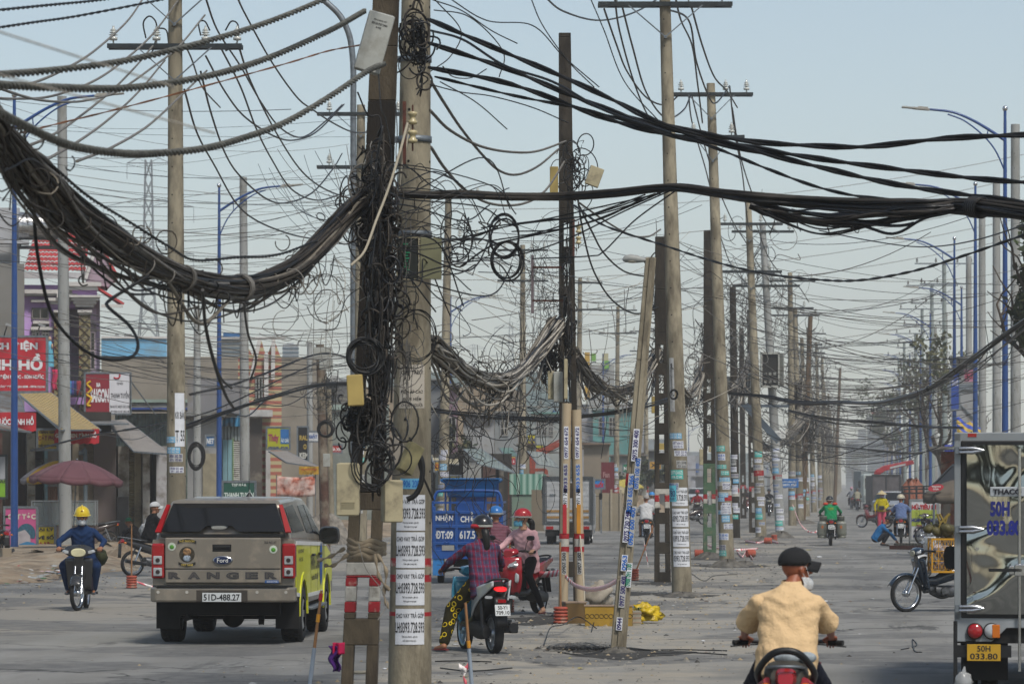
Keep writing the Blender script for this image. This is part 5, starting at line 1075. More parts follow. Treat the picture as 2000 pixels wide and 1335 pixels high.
def scooter(e,col,col2,plate_t=None,pl_mat=None,steer=0,mirrors=(-1,1),lit=False):
 pc=m_(col,r=.22,coat=.6,var=.05);p2=m_(col2,r=.25,coat=.6,var=.05);r=.25
 spoke_wheel(e,.64,r,.09,False,BLACKP if not lit else m_('#8fa9b5',r=.3,m=.5),steer);spoke_wheel(e,-.62,r,.115,False,m_('#9aa0a5',r=.3,m=.6))
 g=MB()
 for sx in(-1,1):g.cyl((sx*.065,.64,r),(sx*.06,.53,.56),.02,k=8)
 g.build('fork',ALU,e)
 g=MB();g.sheet(lambda u,v:((u-.5)*.15,.64+(r+.04)*cos(R_(20+120*v)),r+(r+.04)*sin(R_(20+120*v))-.04*(2*u-1)**2),6,10);g.build('front_mudguard',p2,e,solid=.006)
 def ap(u,v):
  x=(u-.5)*2;w=.20+.05*sin(v*pi)-.07*v;return(x*w,.58-.10*x*x-.06*v-.1*abs(v-.4),.92-.58*v)
 g=MB();g.sheet(ap,12,10);g.build('front_apron',pc,e,solid=.03)
 g=MB();g.sheet(lambda u,v:((u-.5)*.40*(1-.3*v),.43-.05*v,.86-.48*v),8,6);g.build('leg_shield',BLACKP if not lit else m_('#2b6a80',r=.4),e,solid=.02)
 for sx in(-1,1):
  g=MB();g.loft([((sx*.10,.585,.80),.05,.028,.3),((sx*.125,.545,.80),.075,.045,.3)],10,e=2.0);g.beam((sx*.04,.585,.765),(sx*.17,.55,.86),.012,.03);g.build('headlight',CLEARL,e)
  g=MB();g.loft([((sx*.15,.525,.60),.018,.075),((sx*.16,.49,.60),.03,.09)],10,e=2.0);g.build('turn_signal',CLEARL,e)
  g=MB();g.tube(catmull([(sx*.06,.4,1.0),(sx*.22,.38,1.02),(sx*.36,.30,1.0)],4),.014,8);g.build('handlebar',BLACKP,e)
  g=MB();g.cyl((sx*.26,.35,1.01),(sx*.385,.285,1.0),.02,k=10);g.tube([(sx*.2,.43,1.0),(sx*.33,.42,.99),(sx*.41,.37,.98)],.007,6);g.build('grip',RUBBER,e)
  if sx in mirrors:
   m=thing('mirror',None,None,(sx*.25,.4,1.2));m.parent=e;g=MB();g.tube([(0,0,-.18),(sx*.03,.02,-.08),(sx*.06,0,0)],.006,6);g.build('mirror_stalk',BLACKP,m)
   g=MB();g.loft([((sx*.09,-.015,.02),.07,.038),((sx*.09,.015,.02),.06,.03)],12,e=3);g.build('mirror_shell',BLACKP,m)
  g=MB();g.sheet(lambda u,v:(sx*(.10+.07*sin(min(1,u*1.3)*pi*.7)-.05*u),.02-.93*u,(.42+.42*u**.8)+(.30-.24*u)*(v-.1)),14,5);g.build('side_panel',p2,e,solid=.02)
 g=MB();g.loft([((0,.48,.97),.08,.05),((0,.42,1.0),.15,.06),((0,.34,1.0),.11,.045)],14);g.build('handlebar_cowl',pc,e)
 g=MB();g.loft([((0,.44,.34),.14,.04),((0,.1,.34),.15,.05),((0,-.1,.4),.13,.08)],12,e=4);g.build('floorboard',BLACKP,e)
 g=MB();g.loft([((0,0,.52),.10,.14),((0,-.25,.56),.13,.16),((0,-.6,.66),.12,.11),((0,-.86,.78),.06,.045)],14);g.build('body',BLACKP,e)
 g=MB();g.loft([((0,.1,.73),.07,.03),((0,-.05,.76),.13,.05),((0,-.35,.78),.14,.055),((0,-.65,.83),.12,.05),((0,-.82,.86),.06,.03)],16,e=3);g.build('seat',M('seat vinyl'),e)
 g=MB();g.tube(catmull([(.12,-.55,.84),(.11,-.82,.9),(.05,-.93,.92),(-.05,-.93,.92),(-.11,-.82,.9),(-.12,-.55,.84)],4),.014,8);g.build('grab_rail',m_('#1d1e20'),e)
 g=MB();g.loft([((0,-.905,.79),.07,.024,-.3),((0,-.87,.80),.085,.032,-.3)],14,e=2.5);g.build('tail_lamp',m_('#9a0d15',r=.2,em=('#ff2020',.3))if lit else REDL,e)
 for sx in(-1,1):g=MB();g.loft([((sx*.15,-.88,.70),.05,.018),((sx*.15,-.84,.7),.04,.02)],10);g.build('turn_signal',CLEARL,e)
 g=MB();g.cb((0,-.93,.655),(.1,.03,.04));g.build('reflector',REDL,e)
 g=MB();g.sheet(lambda u,v:((u-.5)*.15,-.86-.08*v,.70-.36*v),4,5);g.build('rear_mudguard',BLACKP,e,solid=.012)
 g=MB();g.loft([((-.1,-.15,.3),.1,.09),((-.1,-.4,.28),.09,.11),((-.11,-.66,.27),.05,.08)],12);g.loft([((.08,-.2,.32),.09,.1),((.09,-.4,.3),.07,.08)],12);g.build('engine',m_('#1d1e20',sc=20,var=.3),e)
 g=MB();g.cyl((-.14,-.6,r),(-.13,-.5,.66),.026,k=8);g.build('shock_absorber',BLACKP,e)
 g=MB();g.cyl((.13,-.3,.28),(.17,-.88,.33),.045,.06,14);g.box(.12,.235,-.86,-.4,.26,.40);g.build('exhaust',m_('#17181a',r=.4),e,bevel=.02)
 g=MB();g.tube([(.17,-.5,.4),(.175,-.84,.41)],.02,8);g.build('heat_guard',ALU,e)
 if plate_t:plate(e,(0,-.965,.545),.19,.14,[(plate_t[0],.22,.34,.62),(plate_t[1],-.22,.34,.88)],pl_mat or PLATEW,rx=-.25)
def bike_at(px,yb,rz,name,label,fn,s=None,z=0,group=None,**k):
 s=s or SY(yb);d=F/s;p=W(px,HY,d);p[2]=0;e=thing(name,label,'motorbike' if name=='motorbike' else 'scooter',p,rz,group);fn(e,**k);return e
# near silver van truck with mirror door (right)
def mirror_fn(t,mp,out):
 N,L=t.nodes,t.links;n=N.new('ShaderNodeTexNoise');n.inputs['Scale'].default_value=1.5;n.inputs['Detail'].default_value=.5;n.inputs['Distortion'].default_value=1.2;L.new(mp.outputs[0],n.inputs[0])
 bp=N.new('ShaderNodeBump');bp.inputs['Strength'].default_value=1;bp.inputs['Distance'].default_value=.06;L.new(n.outputs[0],bp.inputs['Height']);L.new(bp.outputs[0],N['Principled BSDF'].inputs['Normal'])
MIRR=M('wavy mirror steel','#9d9f9c',.06,1.,var=0,fn=mirror_fn);BOXP=M('grey aluminium frame','#8c9194',.45,.5,var=.08,sc=3)
def van_truck():
 S=197;d=F/S;p=W(1866,HY,d);p[2]=0
 e=thing('box_truck','silver box truck with a wavy mirror steel rear door and yellow plate','truck',p,-.125)
 Z=lambda py:CH+(HY-py)/S;X=lambda px:(px-1866)/S
 Wd=1.72
 g=MB();g.box(0,Wd,.05,3.4,Z(1202),Z(846));g.build('cargo_box',BOXP,e,bevel=.02)
 fr=thing('door_frame',None,None,(0,0,0));fr.parent=e
 g=MB();g.box(-.01,.055,0,.1,Z(1210),Z(846));g.box(-.01,Wd,0,.1,Z(862),Z(844));g.box(-.01,Wd,-.0,.1,Z(1212),Z(1196));g.box(Wd-.06,Wd+.01,0,.1,Z(1210),Z(846));g.build('frame_bar',BOXP,fr,bevel=.006)
 g=MB();g.box(X(1877),Wd-.07,-.012,.05,Z(1206),Z(860));g.build('rubber_seal',BLACKP,fr,bevel=.01)
 g=MB();g.sheet(lambda u,v:(X(1888)+(Wd-.13-X(1888))*u,-.03-.008*sin(u*9+v*3)-.006*sin(v*11),Z(1198)+(Z(869)-Z(1198))*v),40,40);g.build('mirror_door',MIRR,e)
 g=MB();g.box(X(1890),X(1907),-.006,.02,Z(853),Z(846));g.build('marker_lamp',REDL,e)
 for zz in(879,1033,1187):
  h=thing('hinge',None,None,(0,-.03,Z(zz)));h.parent=e;g=MB();g.box(-.0,.06,-.03,.04,-.035,.035);g.build('hinge_bracket',STEEL,h)
  g=MB();g.tube([(.04,-.03,.02),(.17,-.035,.02),(.28,-.03,.0)],[.016,.02,.01],8);g.tube([(.04,-.03,-.02),(.17,-.035,-.02),(.28,-.03,0)],[.016,.02,.01],8);g.build('hinge_strap',CHROME,h)
 g=MB();g.cyl((X(1908),-.05,Z(1071)),(X(1908),-.03,Z(1071)),.018,k=12);g.build('door_buffer',CHROME,e)
 lt=thing('door_latch',None,None,(X(1990),-.05,Z(1112)));lt.parent=e
 g=MB();g.cyl((0,0,-1.0),(0,0,1.2),.016,k=10);g.build('lock_rod',CHROME,lt);g=MB();g.beam((-.3,-.02,0),(.02,-.02,0),.03,.03);g.build('latch_handle',BLACKP,lt);g=MB();g.cb((.0,-.01,.0),(.1,.05,.12));g.cb((-.08,-.01,0),(.05,.04,.09));g.build('latch_plate',CHROME,lt,bevel=.01)
 g=MB();g.box(X(1933),X(1999),-.045,-.03,Z(969),Z(950));g.build('name_badge',m_('#9da3a8'),e,bevel=.015);g=MB();g.text('THACO',(X(1966),-.055,Z(959.5)),.28,.055,0,bold=.05);g.build('badge_lettering',m_('#10131f'),e)
 g=MB();g.text('50H',(X(1952),-.05,Z(993)),.19,.15,0,bold=.05);g.text('033.80',(X(1960),-.05,Z(1030)),.34,.15,0,bold=.05);g.build('door_lettering',m_('#121d6e'),e)
 pn=thing('lamp_panel',None,None,(0,0,0));pn.parent=e
 g=MB();g.prism([(.0,Z(1252)),(0,Z(1210)),(Wd,Z(1210)),(Wd,Z(1252)),(Wd-.3,Z(1252)),(Wd-.36,Z(1225)),(X(1965),Z(1225)),(X(1950),Z(1240)),(X(1935),Z(1252))],.0,.06,'y');g.build('panel_sheet',m_('#8d9296',r=.5,m=.3),pn,bevel=.006)
 for x,c in((1904,REDL),(1936,CLEARL),(Wd*S+1866-38,REDL)):
  g=MB();g.lathe([(.083,-.0),(.083,-.03),(.07,-.036)],(X(x),0,Z(1231)),24,axis='y');g.build('lamp_rim',BLACKP,pn);g=MB();g.lathe([(.072,-.036),(.06,-.055),(.02,-.06)],(X(x),0,Z(1231)),24,axis='y');g.build('round_lamp',c,pn)
 g=MB();g.box(X(1937),X(1952),-.064,-.05,Z(1244),Z(1218));g.build('orange_lens',AMBER,pn,bevel=.008)
 plate(e,(X(1921),-.02,Z(1273)),.33,.165,[('50H',.24,.36,.4),('033.80',-.22,.36,.82)],PLATEY)
 g=MB();g.box(.02,Wd-.02,.05,3.2,.5,Z(1212));g.box(.1,.2,.0,3,.42,.6);g.build('chassis',UNDER,e);g=MB();g.box(-.02,.02,-.0,.03,.1,Z(1212));g.box(.02,.55,.02,.05,.36,.48);g.build('under_bar',BLACKP,e)
 g=MB();g.box(.08,.52,.3,.32,.12,.5);g.build('mudflap',UNDER,e)
 for x in(.14,.34,Wd-.34,Wd-.14):car_wheel(e,x,.75,.33,.17,sx=-1 if x<1 else 1)
 for x in(.2,Wd-.2):car_wheel(e,x,3.6,.33,.18,sx=-1 if x<1 else 1)
 g=MB();g.box(.0,Wd,3.5,5.0,.45,1.95);g.build('cab',m_('#3a6fae',r=.3,coat=.5),e,bevel=.1)
 m=MB();m.loft([((-.06,3.7,1.27),.075,.13),((-.06,3.74,1.27),.07,.12)],12,e=3);m.build('side_mirror',BLACKP,e)
 q=thing('plastic_bag','small clear plastic bag hanging under the silver truck corner','bag',W(1882,1330,d-.1));g=MB();g.ell((0,0,0),(.09,.07,.1),14,10)
 V=g.V[0];rr=random.Random(2);V+=np.array([[rr.gauss(0,.007)for _ in range(3)]for _ in V]);g.tube([(0,0,.08),(.01,0,.15)],[.03,.01],6);g.build('film',M('clear film','#b5b8ba',.15,var=.1,alpha=.5),q)
van_truck()
# blue cargo tricycle
BLU=M('blue truck paint','#12488f',.4,var=.1,sc=2,coat=.3,dirt=('#2c4a70',.3,3));BLU2=M('faded blue sheet','#2c75b5',.5,var=.15,sc=2.5,dirt=('#2a3d50',.4,2))
def trike():
 S=SY(1140);d=F/S;p=W(913,HY,d);p[2]=0;e=thing('cargo_tricycle','blue motorised cargo tricycle with white lettering on its tailboard','tricycle',p,-.03)
 w=1.42;hw=w/2;Z=lambda py:CH+(HY-py)/S
 tb=thing('tailboard',None,None,(0,0,0));tb.parent=e
 zt,zb=Z(998),Z(1078)
 g=MB();g.box(-hw,hw,.0,.04,zb,zt)
 g.build('board_sheet',BLU,tb)
 g=MB()
 for x in np.linspace(-hw+.03,hw-.03,4):g.box(x-.03,x+.03,-.035,0,zb,zt+.1)
 for z in(zb+.02,zb+(zt-zb)*.22,zb+(zt-zb)*.635,zt-.02):g.box(-hw,hw,-.036,0,z-.03,z+.03)
 g.build('rib',BLU,tb,bevel=.006)
 g=MB()
 for tx,x,z,ww in(('NHẬN',-.47,.84,.36),('CHƠ',0,.82,.28),('HÀNG',.47,.84,.34),('ĐT:09',-.47,.43,.36),('617.5',.0,.43,.32),('448',.47,.43,.26)):g.text(tx,(x,-.045,zb+(zt-zb)*z),ww,.17 if tx!='CHƠ' else .14,0,bold=.03)
 hk=zb+(zt-zb)*.82+.085;g.tube([(.07,-.045,hk+.03),(.09,-.045,hk+.045),(.11,-.045,hk+.03),(.09,-.045,hk+.012),(.09,-.045,hk)],.008,5,0)
 g.build('lettering',WHITE,tb)
 g=MB()
 for sx in(-1,1):g.box(sx*hw-.02,sx*hw+.02,0,2.0,zb,zt)
 g.box(-hw,hw,1.96,2.0,zb,zt);g.build('side_board',BLU,e)
 g=MB();g.box(-hw,hw,0,2,zb-.08,zb);g.box(-hw-.01,hw+.01,-.04,0,zb-.13,zb);g.build('bed',BLU,e)
 g=MB()
 for z in(zt+.18,):
  for a,b_ in(((-hw,0),(hw,0)),((-hw,0),(-hw,2)),((hw,0),(hw,2))):g.beam((*a,z),(*b_,z),.04,.04)
 for x in np.linspace(-hw,hw,5):g.beam((x,0,zt),(x,0,zt+.18),.04,.04)
 g.tube(catmull([(-hw,.1,zt+.1),(-hw+.06,.1,zt+.36),(-hw+.25,.1,zt+.42),(hw-.25,.1,zt+.42),(hw-.06,.1,zt+.36),(hw,.1,zt+.1)],5),.03,8);g.build('rack_rail',BLU,e)
 g=MB();g.box(-.32,.32,2.02,2.06,zt-.1,zt+.55);g.build('seat_back',BLU,e)
 g=MB();P=[(-hw+.12,1.9),(hw-.12,1.9)]
 g.sheet(lambda u,v:((u-.5)*(1.0+.14*v+.18*(v>.8)),2.0-.06*v-.03*sin(u*pi),Z(971)+(Z(935)-Z(971))*v),12,8);g.build('canopy_sheet',BLU2,e,solid=.02)
 g=MB();g.box(-.6,.6,1.7,3.3,Z(935),Z(933));g.build('canopy_top',BLU2,e)
 g=MB()
 for sx in(-1,1):g.beam((sx*.55,2.06,zt-.2),(sx*.55,2.06,Z(936)),.04,.04);g.beam((sx*.5,3.3,.8),(sx*.5,3.2,Z(936)),.04,.04)
 g.build('canopy_post',BLU,e)
 g=MB();g.box(-.25,.25,2.0,3.6,.45,.75);g.loft([((0,3.3,.9),.2,.3),((0,3.6,.95),.15,.25)],12);g.box(-.3,.3,.3,2,.35,.5);g.build('chassis',UNDER,e)
 g=MB();g.tube([(-.35,3.2,1.15),(0,3.35,1.1),(.35,3.2,1.15)],.018);g.build('handlebar',BLACKP,e)
 for sx in(-1,1):
  g=MB();g.box(sx*.6-.11,sx*.6+.11,-.02,.0,.18,.62);g.build('mudflap',BLU2,e)
  car_wheel(e,sx*.58,.75,.29,.13,rim=BLU,sx=sx)
 car_wheel(e,0,3.6,.29,.11,rim=BLU)
 g=MB();g.box(-.52,-.27,-.055,-.04,Z(1074),Z(1064));g.build('tail_lamp',m_('#8d8d8a'),e);g=MB();g.tube([(-.47,-.06,Z(1056)),(-.42,-.075,Z(1060)),(-.37,-.06,Z(1056))],.012);g.build('latch',BLU,e)
 return e
trike()
# far small box truck (white shutter back)
def far_truck():
 S=SY(1063);d=F/S;p=W(1109,HY,d);p[2]=0;e=thing('box_truck','small box truck with a white slatted rear door behind the cream conduits','truck',p,-.06)
 Z=lambda py:CH+(HY-py)/S;hw=.80
 g=MB();g.box(-hw,hw,.02,2.9,Z(1025),Z(932));g.build('cargo_box',m_('#7f8285',r=.5,m=.4),e,bevel=.015)
 g=MB();
 for x in(-hw,hw):g.box(x-.05,x+.05,-.03,.05,Z(1025),Z(930))
 for z in(932,1023):g.box(-hw,hw,-.028,.05,Z(z)-.05,Z(z)+.04)
 g.build('door_frame',m_('#3c4043'),e)
 g=MB()
 for k in range(14):z0=Z(1017)+k*(Z(940)-Z(1017))/14;g.box(-hw+.1,hw-.1,-.02-.01*(k%2),.0,z0,z0+(Z(940)-Z(1017))/14+.001)
 g.build('slatted_door',m_('#a2a4a6',r=.5,m=.2),e)
 for z in(998,1010):
  g=MB();g.box(-hw+.1,hw-.1,-.045,-.034,Z(z)-.03,Z(z)+.05);g.build('tan_stripe',m_('#8d6c3c'),e)
 g=MB();g.beam((.35,-.06,Z(1015)),(.35,-.06,Z(960)),.02,.02);g.cb((.35,-.07,Z(1003)),(.12,.03,.1));g.cb((-.5,-.05,Z(965)),(.2,.03,.03));g.build('door_latch',STEEL,e)
 g=MB();g.box(-hw,hw,-.04,.1,Z(1034),Z(1025));g.build('rear_panel',m_('#8a8c8d'),e)
 for sx in(-1,1):
  g=MB();g.box(sx*.6-.12,sx*.6+.12,-.06,-.03,Z(1033),Z(1027));g.build('tail_lamp',REDL,e);g=MB();g.box(sx*.6-.15,sx*.6+.15,.0,.03,.28,Z(1034));g.build('mudflap',UNDER,e)
  car_wheel(e,sx*.62,.5,.27,.2,sx=sx)
  car_wheel(e,sx*.62,3.2,.27,.16,sx=sx)
  g=MB();g.loft([((sx*.98,3.3,1.6),.06,.12),((sx*.98,3.34,1.6),.06,.12)],10,e=3);g.beam((sx*.8,3.32,1.6),(sx*.98,3.32,1.6),.02,.02);g.build('side_mirror',BLACKP,e)
 g=MB();g.box(-.7,.7,.1,3.2,.3,Z(1034));g.build('chassis',UNDER,e);g=MB();g.box(-.78,.78,2.95,4.3,.4,1.75);g.build('cab',m_('#a9abac',r=.3),e,bevel=.1)
 plate(e,(0,-.06,Z(1040)),.33,.16,[('51C 80',.2,.3,.7)],PLATEW)
far_truck()
# cars
def car(px,yb,rz,label,col='#a9acae'):
 S=SY(yb);d=F/S;p=W(px,HY,d);p[2]=0;e=thing('car',label,'car',p,rz)
 pc=m_(col,r=.25,coat=.6,var=.04)
 low=[(-2.1,.35),(-2.15,.8),(-1.5,1.0),(1.9,1.0),(2.15,.85),(2.2,.35)]+[(y,z)for y,z in[]]
 g=MB();g.prism(low,-.88,.88,'x');g.build('body',pc,e,bevel=.12,seg=3)
 g=MB();g.prism([(-1.1,.98),(-.45,1.52),(1.4,1.55),(2.0,.98)],0,0,'x',wa=lambda q:.82-(q[1]-.98)*.3);g.build('cabin',pc,e,bevel=.1,seg=3)
 g=MB();g.add([(-.74,-1.09,1.02),(.74,-1.09,1.02),(.62,-.56,1.46),(-.62,-.56,1.46)],[[0,1,2,3]]);g.build('windscreen',GLASSD,e,solid=.02)
 for sx in(-1,1):
  g=MB();g.add([(sx*.81,-.9,1.05),(sx*.68,-.4,1.47),(sx*.68,1.3,1.48),(sx*.81,1.7,1.05)],[[0,1,2,3][::sx]]);g.build('side_window',GLASSD,e,solid=.02)
  g=MB();g.loft([((sx*.62,-2.17,.74),.16,.06),((sx*.64,-2.05,.76),.18,.08)],10);g.build('headlight',CLEARL,e)
  g=MB();g.ell((sx*.97,-.75,1.03),(.12,.06,.08),10,6);g.build('side_mirror',pc,e)
  car_wheel(e,sx*.76,-1.35,.32,.2,sx=sx);car_wheel(e,sx*.76,1.35,.32,.2,sx=sx)
 g=MB();g.box(-.42,.42,-2.18,-2.1,.55,.75);g.build('grille',UNDER,e);plate(e,(0,-2.2,.5),.45,.11,[('51A-31',0,.6,.8)],PLATEW)
 return e
car(1746,1010,.12,'white car facing the camera behind the conical hat seller');car(1362,986,-.15,'white car approaching between the tan poles','#a3a7aa')
# crane truck and white lorry behind it
def lorry():
 S=26;d=F/S;p=W(1692,HY,d);p[2]=0;e=thing('lorry','white cab lorry facing the camera beside the grey mesh truck','truck',p,.0);Z=lambda py:CH+(HY-py)/S
 g=MB();g.box(-.25,1.7,0,2,.55,Z(925));g.build('cab',m_('#9fa8a6',r=.35,coat=.3),e,bevel=.12,seg=3);g=MB();g.box(-.1,1.5,-.02,.02,1.6,2.35);g.build('windscreen',GLASSD,e)
 g=MB();g.box(-.2,1.6,-.05,.05,.75,1.05);g.build('grille',m_('#6f7474'),e);g=MB();g.box(-.25,1.7,-.08,.2,.45,.7);g.build('bumper',m_('#87908f'),e);g=MB();g.box(-.2,1.65,2.1,8,.8,2.9);g.build('cargo_box',m_('#7f8688'),e)
 for x in(0,1.45):car_wheel(e,x,1,.48,.25);car_wheel(e,x,6,.48,.3)
 g=MB();g.cb((-.5,.2,1.9),(.18,.1,.5));g.build('side_mirror',BLACKP,e);g=MB();g.cb((1.1,-.08,.85),(.3,.02,.2));g.build('orange_sticker',m_('#a8501f'),e)
 S=28;d=F/S;p=W(1731,HY,d);p[2]=0;e=thing('crane_truck','truck with grey mesh sides and a raised red crane arm','truck',p,0);Z=lambda py:CH+(HY-py)/S
 g=MB();g.box(-.95,.95,0,5,Z(985),Z(928));g.build('mesh_body',m_('#4d4a4d',sc=3,var=.3),e)
 g=MB()
 for x in(-.97,.0,.97):g.box(x-.05,x+.05,-.06,.02,Z(985),Z(926))
 for z in(985,927):g.box(-1,1,-.062,.02,Z(z)-.05,Z(z)+.05)
 g.build('frame',m_('#23262a'),e);g=MB();g.box(-.9,.9,.2,5,.5,Z(985));g.build('chassis',UNDER,e)
 for x in(-.75,.75):car_wheel(e,x,.8,.45,.25,sx=1);car_wheel(e,x,4.3,.45,.25,sx=1)
 ar=thing('crane_arm',None,None,(0,0,0));ar.parent=e
 X=lambda px:(px-1731)/S
 RC=m_('#98202a',r=.45,sc=2,dirt=('#6d7a78',.25,3));g=MB();g.prism([(X(1713),Z(925)),(X(1716),Z(918)),(X(1732),Z(909)),(X(1790),Z(897)),(X(1793),Z(905)),(X(1735),Z(919)),(X(1725),Z(926))],2.2,2.7,'y');g.build('boom',RC,ar,bevel=.03)
 g=MB();g.cyl((X(1720),2.45,Z(926)),(X(1720),2.45,1.2),.2,k=12);g.build('crane_post',RC,ar);g=MB();g.beam((X(1745),2.18,Z(913)),(X(1775),2.18,Z(906)),.04,.12);g.build('arm_marking',m_('#a8b0b0'),ar)
 plate(e,(-.4,-.1,1.0),.5,.25,[('51C',0,.6,.8)],PLATEW)
 b=thing('steel_rack','black steel rack standing in front of the blue lamp posts','rack',W(1740,HY,F/50)*[1,1,0]);g=MB();h=lambda py:CH+(HY-py)/50;xx=lambda px:(px-1740)/50
 for z in(950,955,963):g.beam((xx(1760),0,h(z)),(xx(1818),0,h(z)+.02),.06,.06)
 for x in(1762,1776,1790,1804):g.beam((xx(x),0,0),(xx(x),0,h(948)),.07,.07)
 g.build('rack_frame',m_('#1e2226'),b)
lorry()
# orange digger arm
def digger():
 S=38;d=F/S;p=W(1062,HY,d);p[2]=0;e=thing('digger','rusty orange excavator arm raised over the tin roofs','excavator',p,0);X=lambda px:(px-1062)/S;Z=lambda py:CH+(HY-py)/S
 OC=m_('#8a3a28',r=.6,sc=2,dirt=('#4a2a22',.5,3))
 g=MB();g.prism([(X(1034),Z(925)),(X(1034),Z(892)),(X(1040),Z(884)),(X(1075),Z(868)),(X(1096),Z(862)),(X(1096),Z(870)),(X(1070),Z(884)),(X(1052),Z(894)),(X(1046),Z(902)),(X(1045),Z(925))],-.15,.25,'y');g.build('boom',OC,e,bevel=.03)
 g=MB();g.beam((X(1042),0,Z(885)),(X(1095),0,Z(858)),.1,.1);g.build('hydraulic_ram',m_('#7a3226'),e)
 g=MB();g.prism([(X(1040),Z(914)),(X(1066),Z(914)),(X(1070),Z(918)),(X(1071),Z(926)),(X(1064),Z(926)),(X(1063),Z(920)),(X(1040),Z(920))],-.1,.4,'y');g.build('stick',OC,e)
 g=MB();g.box(X(1030),X(1075),.5,3,.9,2.4);g.build('housing',OC,e,bevel=.1);g=MB();g.box(X(1028),X(1080),.3,3.2,0,.8);g.build('track',UNDER,e,bevel=.2)
digger()
# PEOPLE
SKIN=M('skin','#8d6046',.55,var=.08,sc=8);SKINL=M('skin light','#b58b70',.55,var=.06,sc=8);HAIR=M('black hair','#0d0b0a',.5,var=.2,sc=40,stretch=(6,6,1))
MASKW=m_('#b9bcbe',r=.9,var=.06,sc=20);MASKB=m_('#5fa3bd',r=.9,var=.05)
def capsule(g,a,b,r0,r1):
 a,b=np.array(a,float),np.array(b,float);g.cyl(a,b,r0,r1,14);g.ell(a,r0,12,8);g.ell(b,r1,12,8)
def blob(g,vox=.014,smooth=6,wr=0,wsc=.12):
 """fuse overlapping closed shapes into one continuous skin"""
 o=g.build('tmp',[SKIN]);m=o.modifiers.new('r','REMESH');m.mode='VOXEL';m.voxel_size=vox;m.use_smooth_shade=True
 m=o.modifiers.new('s','SMOOTH');m.iterations=smooth;m.factor=.5
 if wr:
  tx=bpy.data.textures.get('folds')or bpy.data.textures.new('folds','CLOUDS');tx.noise_scale=wsc
  m=o.modifiers.new('d','DISPLACE');m.texture=tx;m.strength=wr;m.mid_level=.5
 dg=bpy.context.evaluated_depsgraph_get();ev=o.evaluated_get(dg);me=ev.to_mesh()
 V=np.empty(len(me.vertices)*3);me.vertices.foreach_get('co',V);n=len(me.polygons)
 L=np.empty(len(me.loops),int);me.loops.foreach_get('vertex_index',L);S=np.empty(n,int);me.polygons.foreach_get('loop_total',S)
 ev.to_mesh_clear();old=o.data;bpy.data.objects.remove(o);bpy.data.meshes.remove(old)
 V=V.reshape(-1,3)
 if(S==4).all():return V,L.reshape(-1,4)
 out=[];i=0
 for k in S:out.append(list(L[i:i+k]));i+=k
 return V,out
def hand(g,wrist,elbow,mode,sx,sc=1.):
 """palm, four unequal bent fingers and a thumb"""
 w,el=np.array(wrist,float),np.array(elbow,float);f=unit(w-el)
 if mode=='grip':f=unit(f*.5+np.array([0,1.,-.15]));side=np.array([sx,0,0.]);up=unit(np.cross(side,f)*sx)
 else:side=unit(np.cross(f,[0,0,1.])if abs(f[2])<.9 else np.array([0,1.,0]))*sx;up=unit(np.cross(side,f))*sx
 if up[2]<0 and mode=='grip':up=-up
 P=w+f*.05*sc
 A=np.stack([side,f,up],1);g.ell(P,(.042*sc,.052*sc,.018*sc),12,8,A=A)
 for k,(o,L)in enumerate(((-.030,.068),(-.010,.078),(.010,.074),(.029,.058))):
  b=P+f*.042*sc+side*o*sc;c=.9 if mode=='grip' else .28;p=[b-f*.02*sc];a=0.1 if mode=='grip' else .0
  q=b
  p.append(q)
  for j,fr in enumerate((.42,.32,.26)):
   a+=c*(1.0 if j else .7);q=q+(f*cos(a)-up*sin(a))*L*fr*sc*1.05;p.append(q)
  g.tube(p,[.0085*sc,.009*sc,.0085*sc,.0075*sc,.006*sc],7)
 tb=P-f*.02*sc-side*.036*sc;d1=unit(f*.6-side*.6-up*.5)
 d2=unit(f*.9+side*(.5 if mode=='grip' else 0)-up*.4);g.tube([tb+side*.015*sc,tb+d1*.03*sc,tb+d1*.03*sc+d2*.03*sc,tb+d1*.03*sc+d2*.05*sc],[.012*sc,.011*sc,.009*sc,.007*sc],7)
def spine(g,rings,A,k=22):
 a=np.linspace(0,2*pi,k,endpoint=False);V=[]
 for c,hw,hd in rings:
  for t in a:V.append(np.array(c)+A@np.array([np.sign(cos(t))*abs(cos(t))**.85*hw,np.sign(sin(t))*abs(sin(t))**.85*hd,0]))
 n=len(rings);V=np.array(V);i=np.arange(n-1)[:,None]*k;j=np.arange(k)[None,:];j2=(j+1)%k
 g.add(V,np.stack([i+j,i+j2,i+k+j2,i+k+j],-1).reshape(-1,4));g.add(V[:k],[list(range(k))[::-1]]);g.add(V[-k:],[list(range(k))])
def creases(V,c,A,amp,z0,z1,seed):
 q=random.Random(seed);L=(V-c)@A;x,y,z=L.T;u=np.clip((z-z0)/(z1-z0),0,1);p=[q.uniform(0,6)for _ in range(6)]
 d=.55*np.sin(46*x+5*np.sin(7*z+p[0])+p[1])*(1-u)**.5+1.0*np.abs(np.sin(24*z+13*np.abs(x)+2.2*np.sin(11*x+p[2])+p[3]))**3*(1.15-u)+.5*np.sin(70*z-40*np.abs(x)+p[4])*np.exp(-((u-.75)/.18)**2)
 r=np.stack([x,y,z*0],1);r/=np.maximum(np.linalg.norm(r,axis=1),1e-4)[:,None]
 return V+(r*(d*amp)[:,None])@A.T
POSE={}
POSE['ride']=dict(pel=(0,-.2,.88),che=(0,-.12,1.16),nek=(0,-.07,1.39),hed=(0,-.03,1.53),sh=(.185,-.09,1.32),el=(.30,.06,1.08),ha=(.325,.25,1.03),hip=(.095,-.14,.86),kn=(.19,.26,.70),an=(.20,.06,.33),to=(.22,.24,.27),hand='grip')
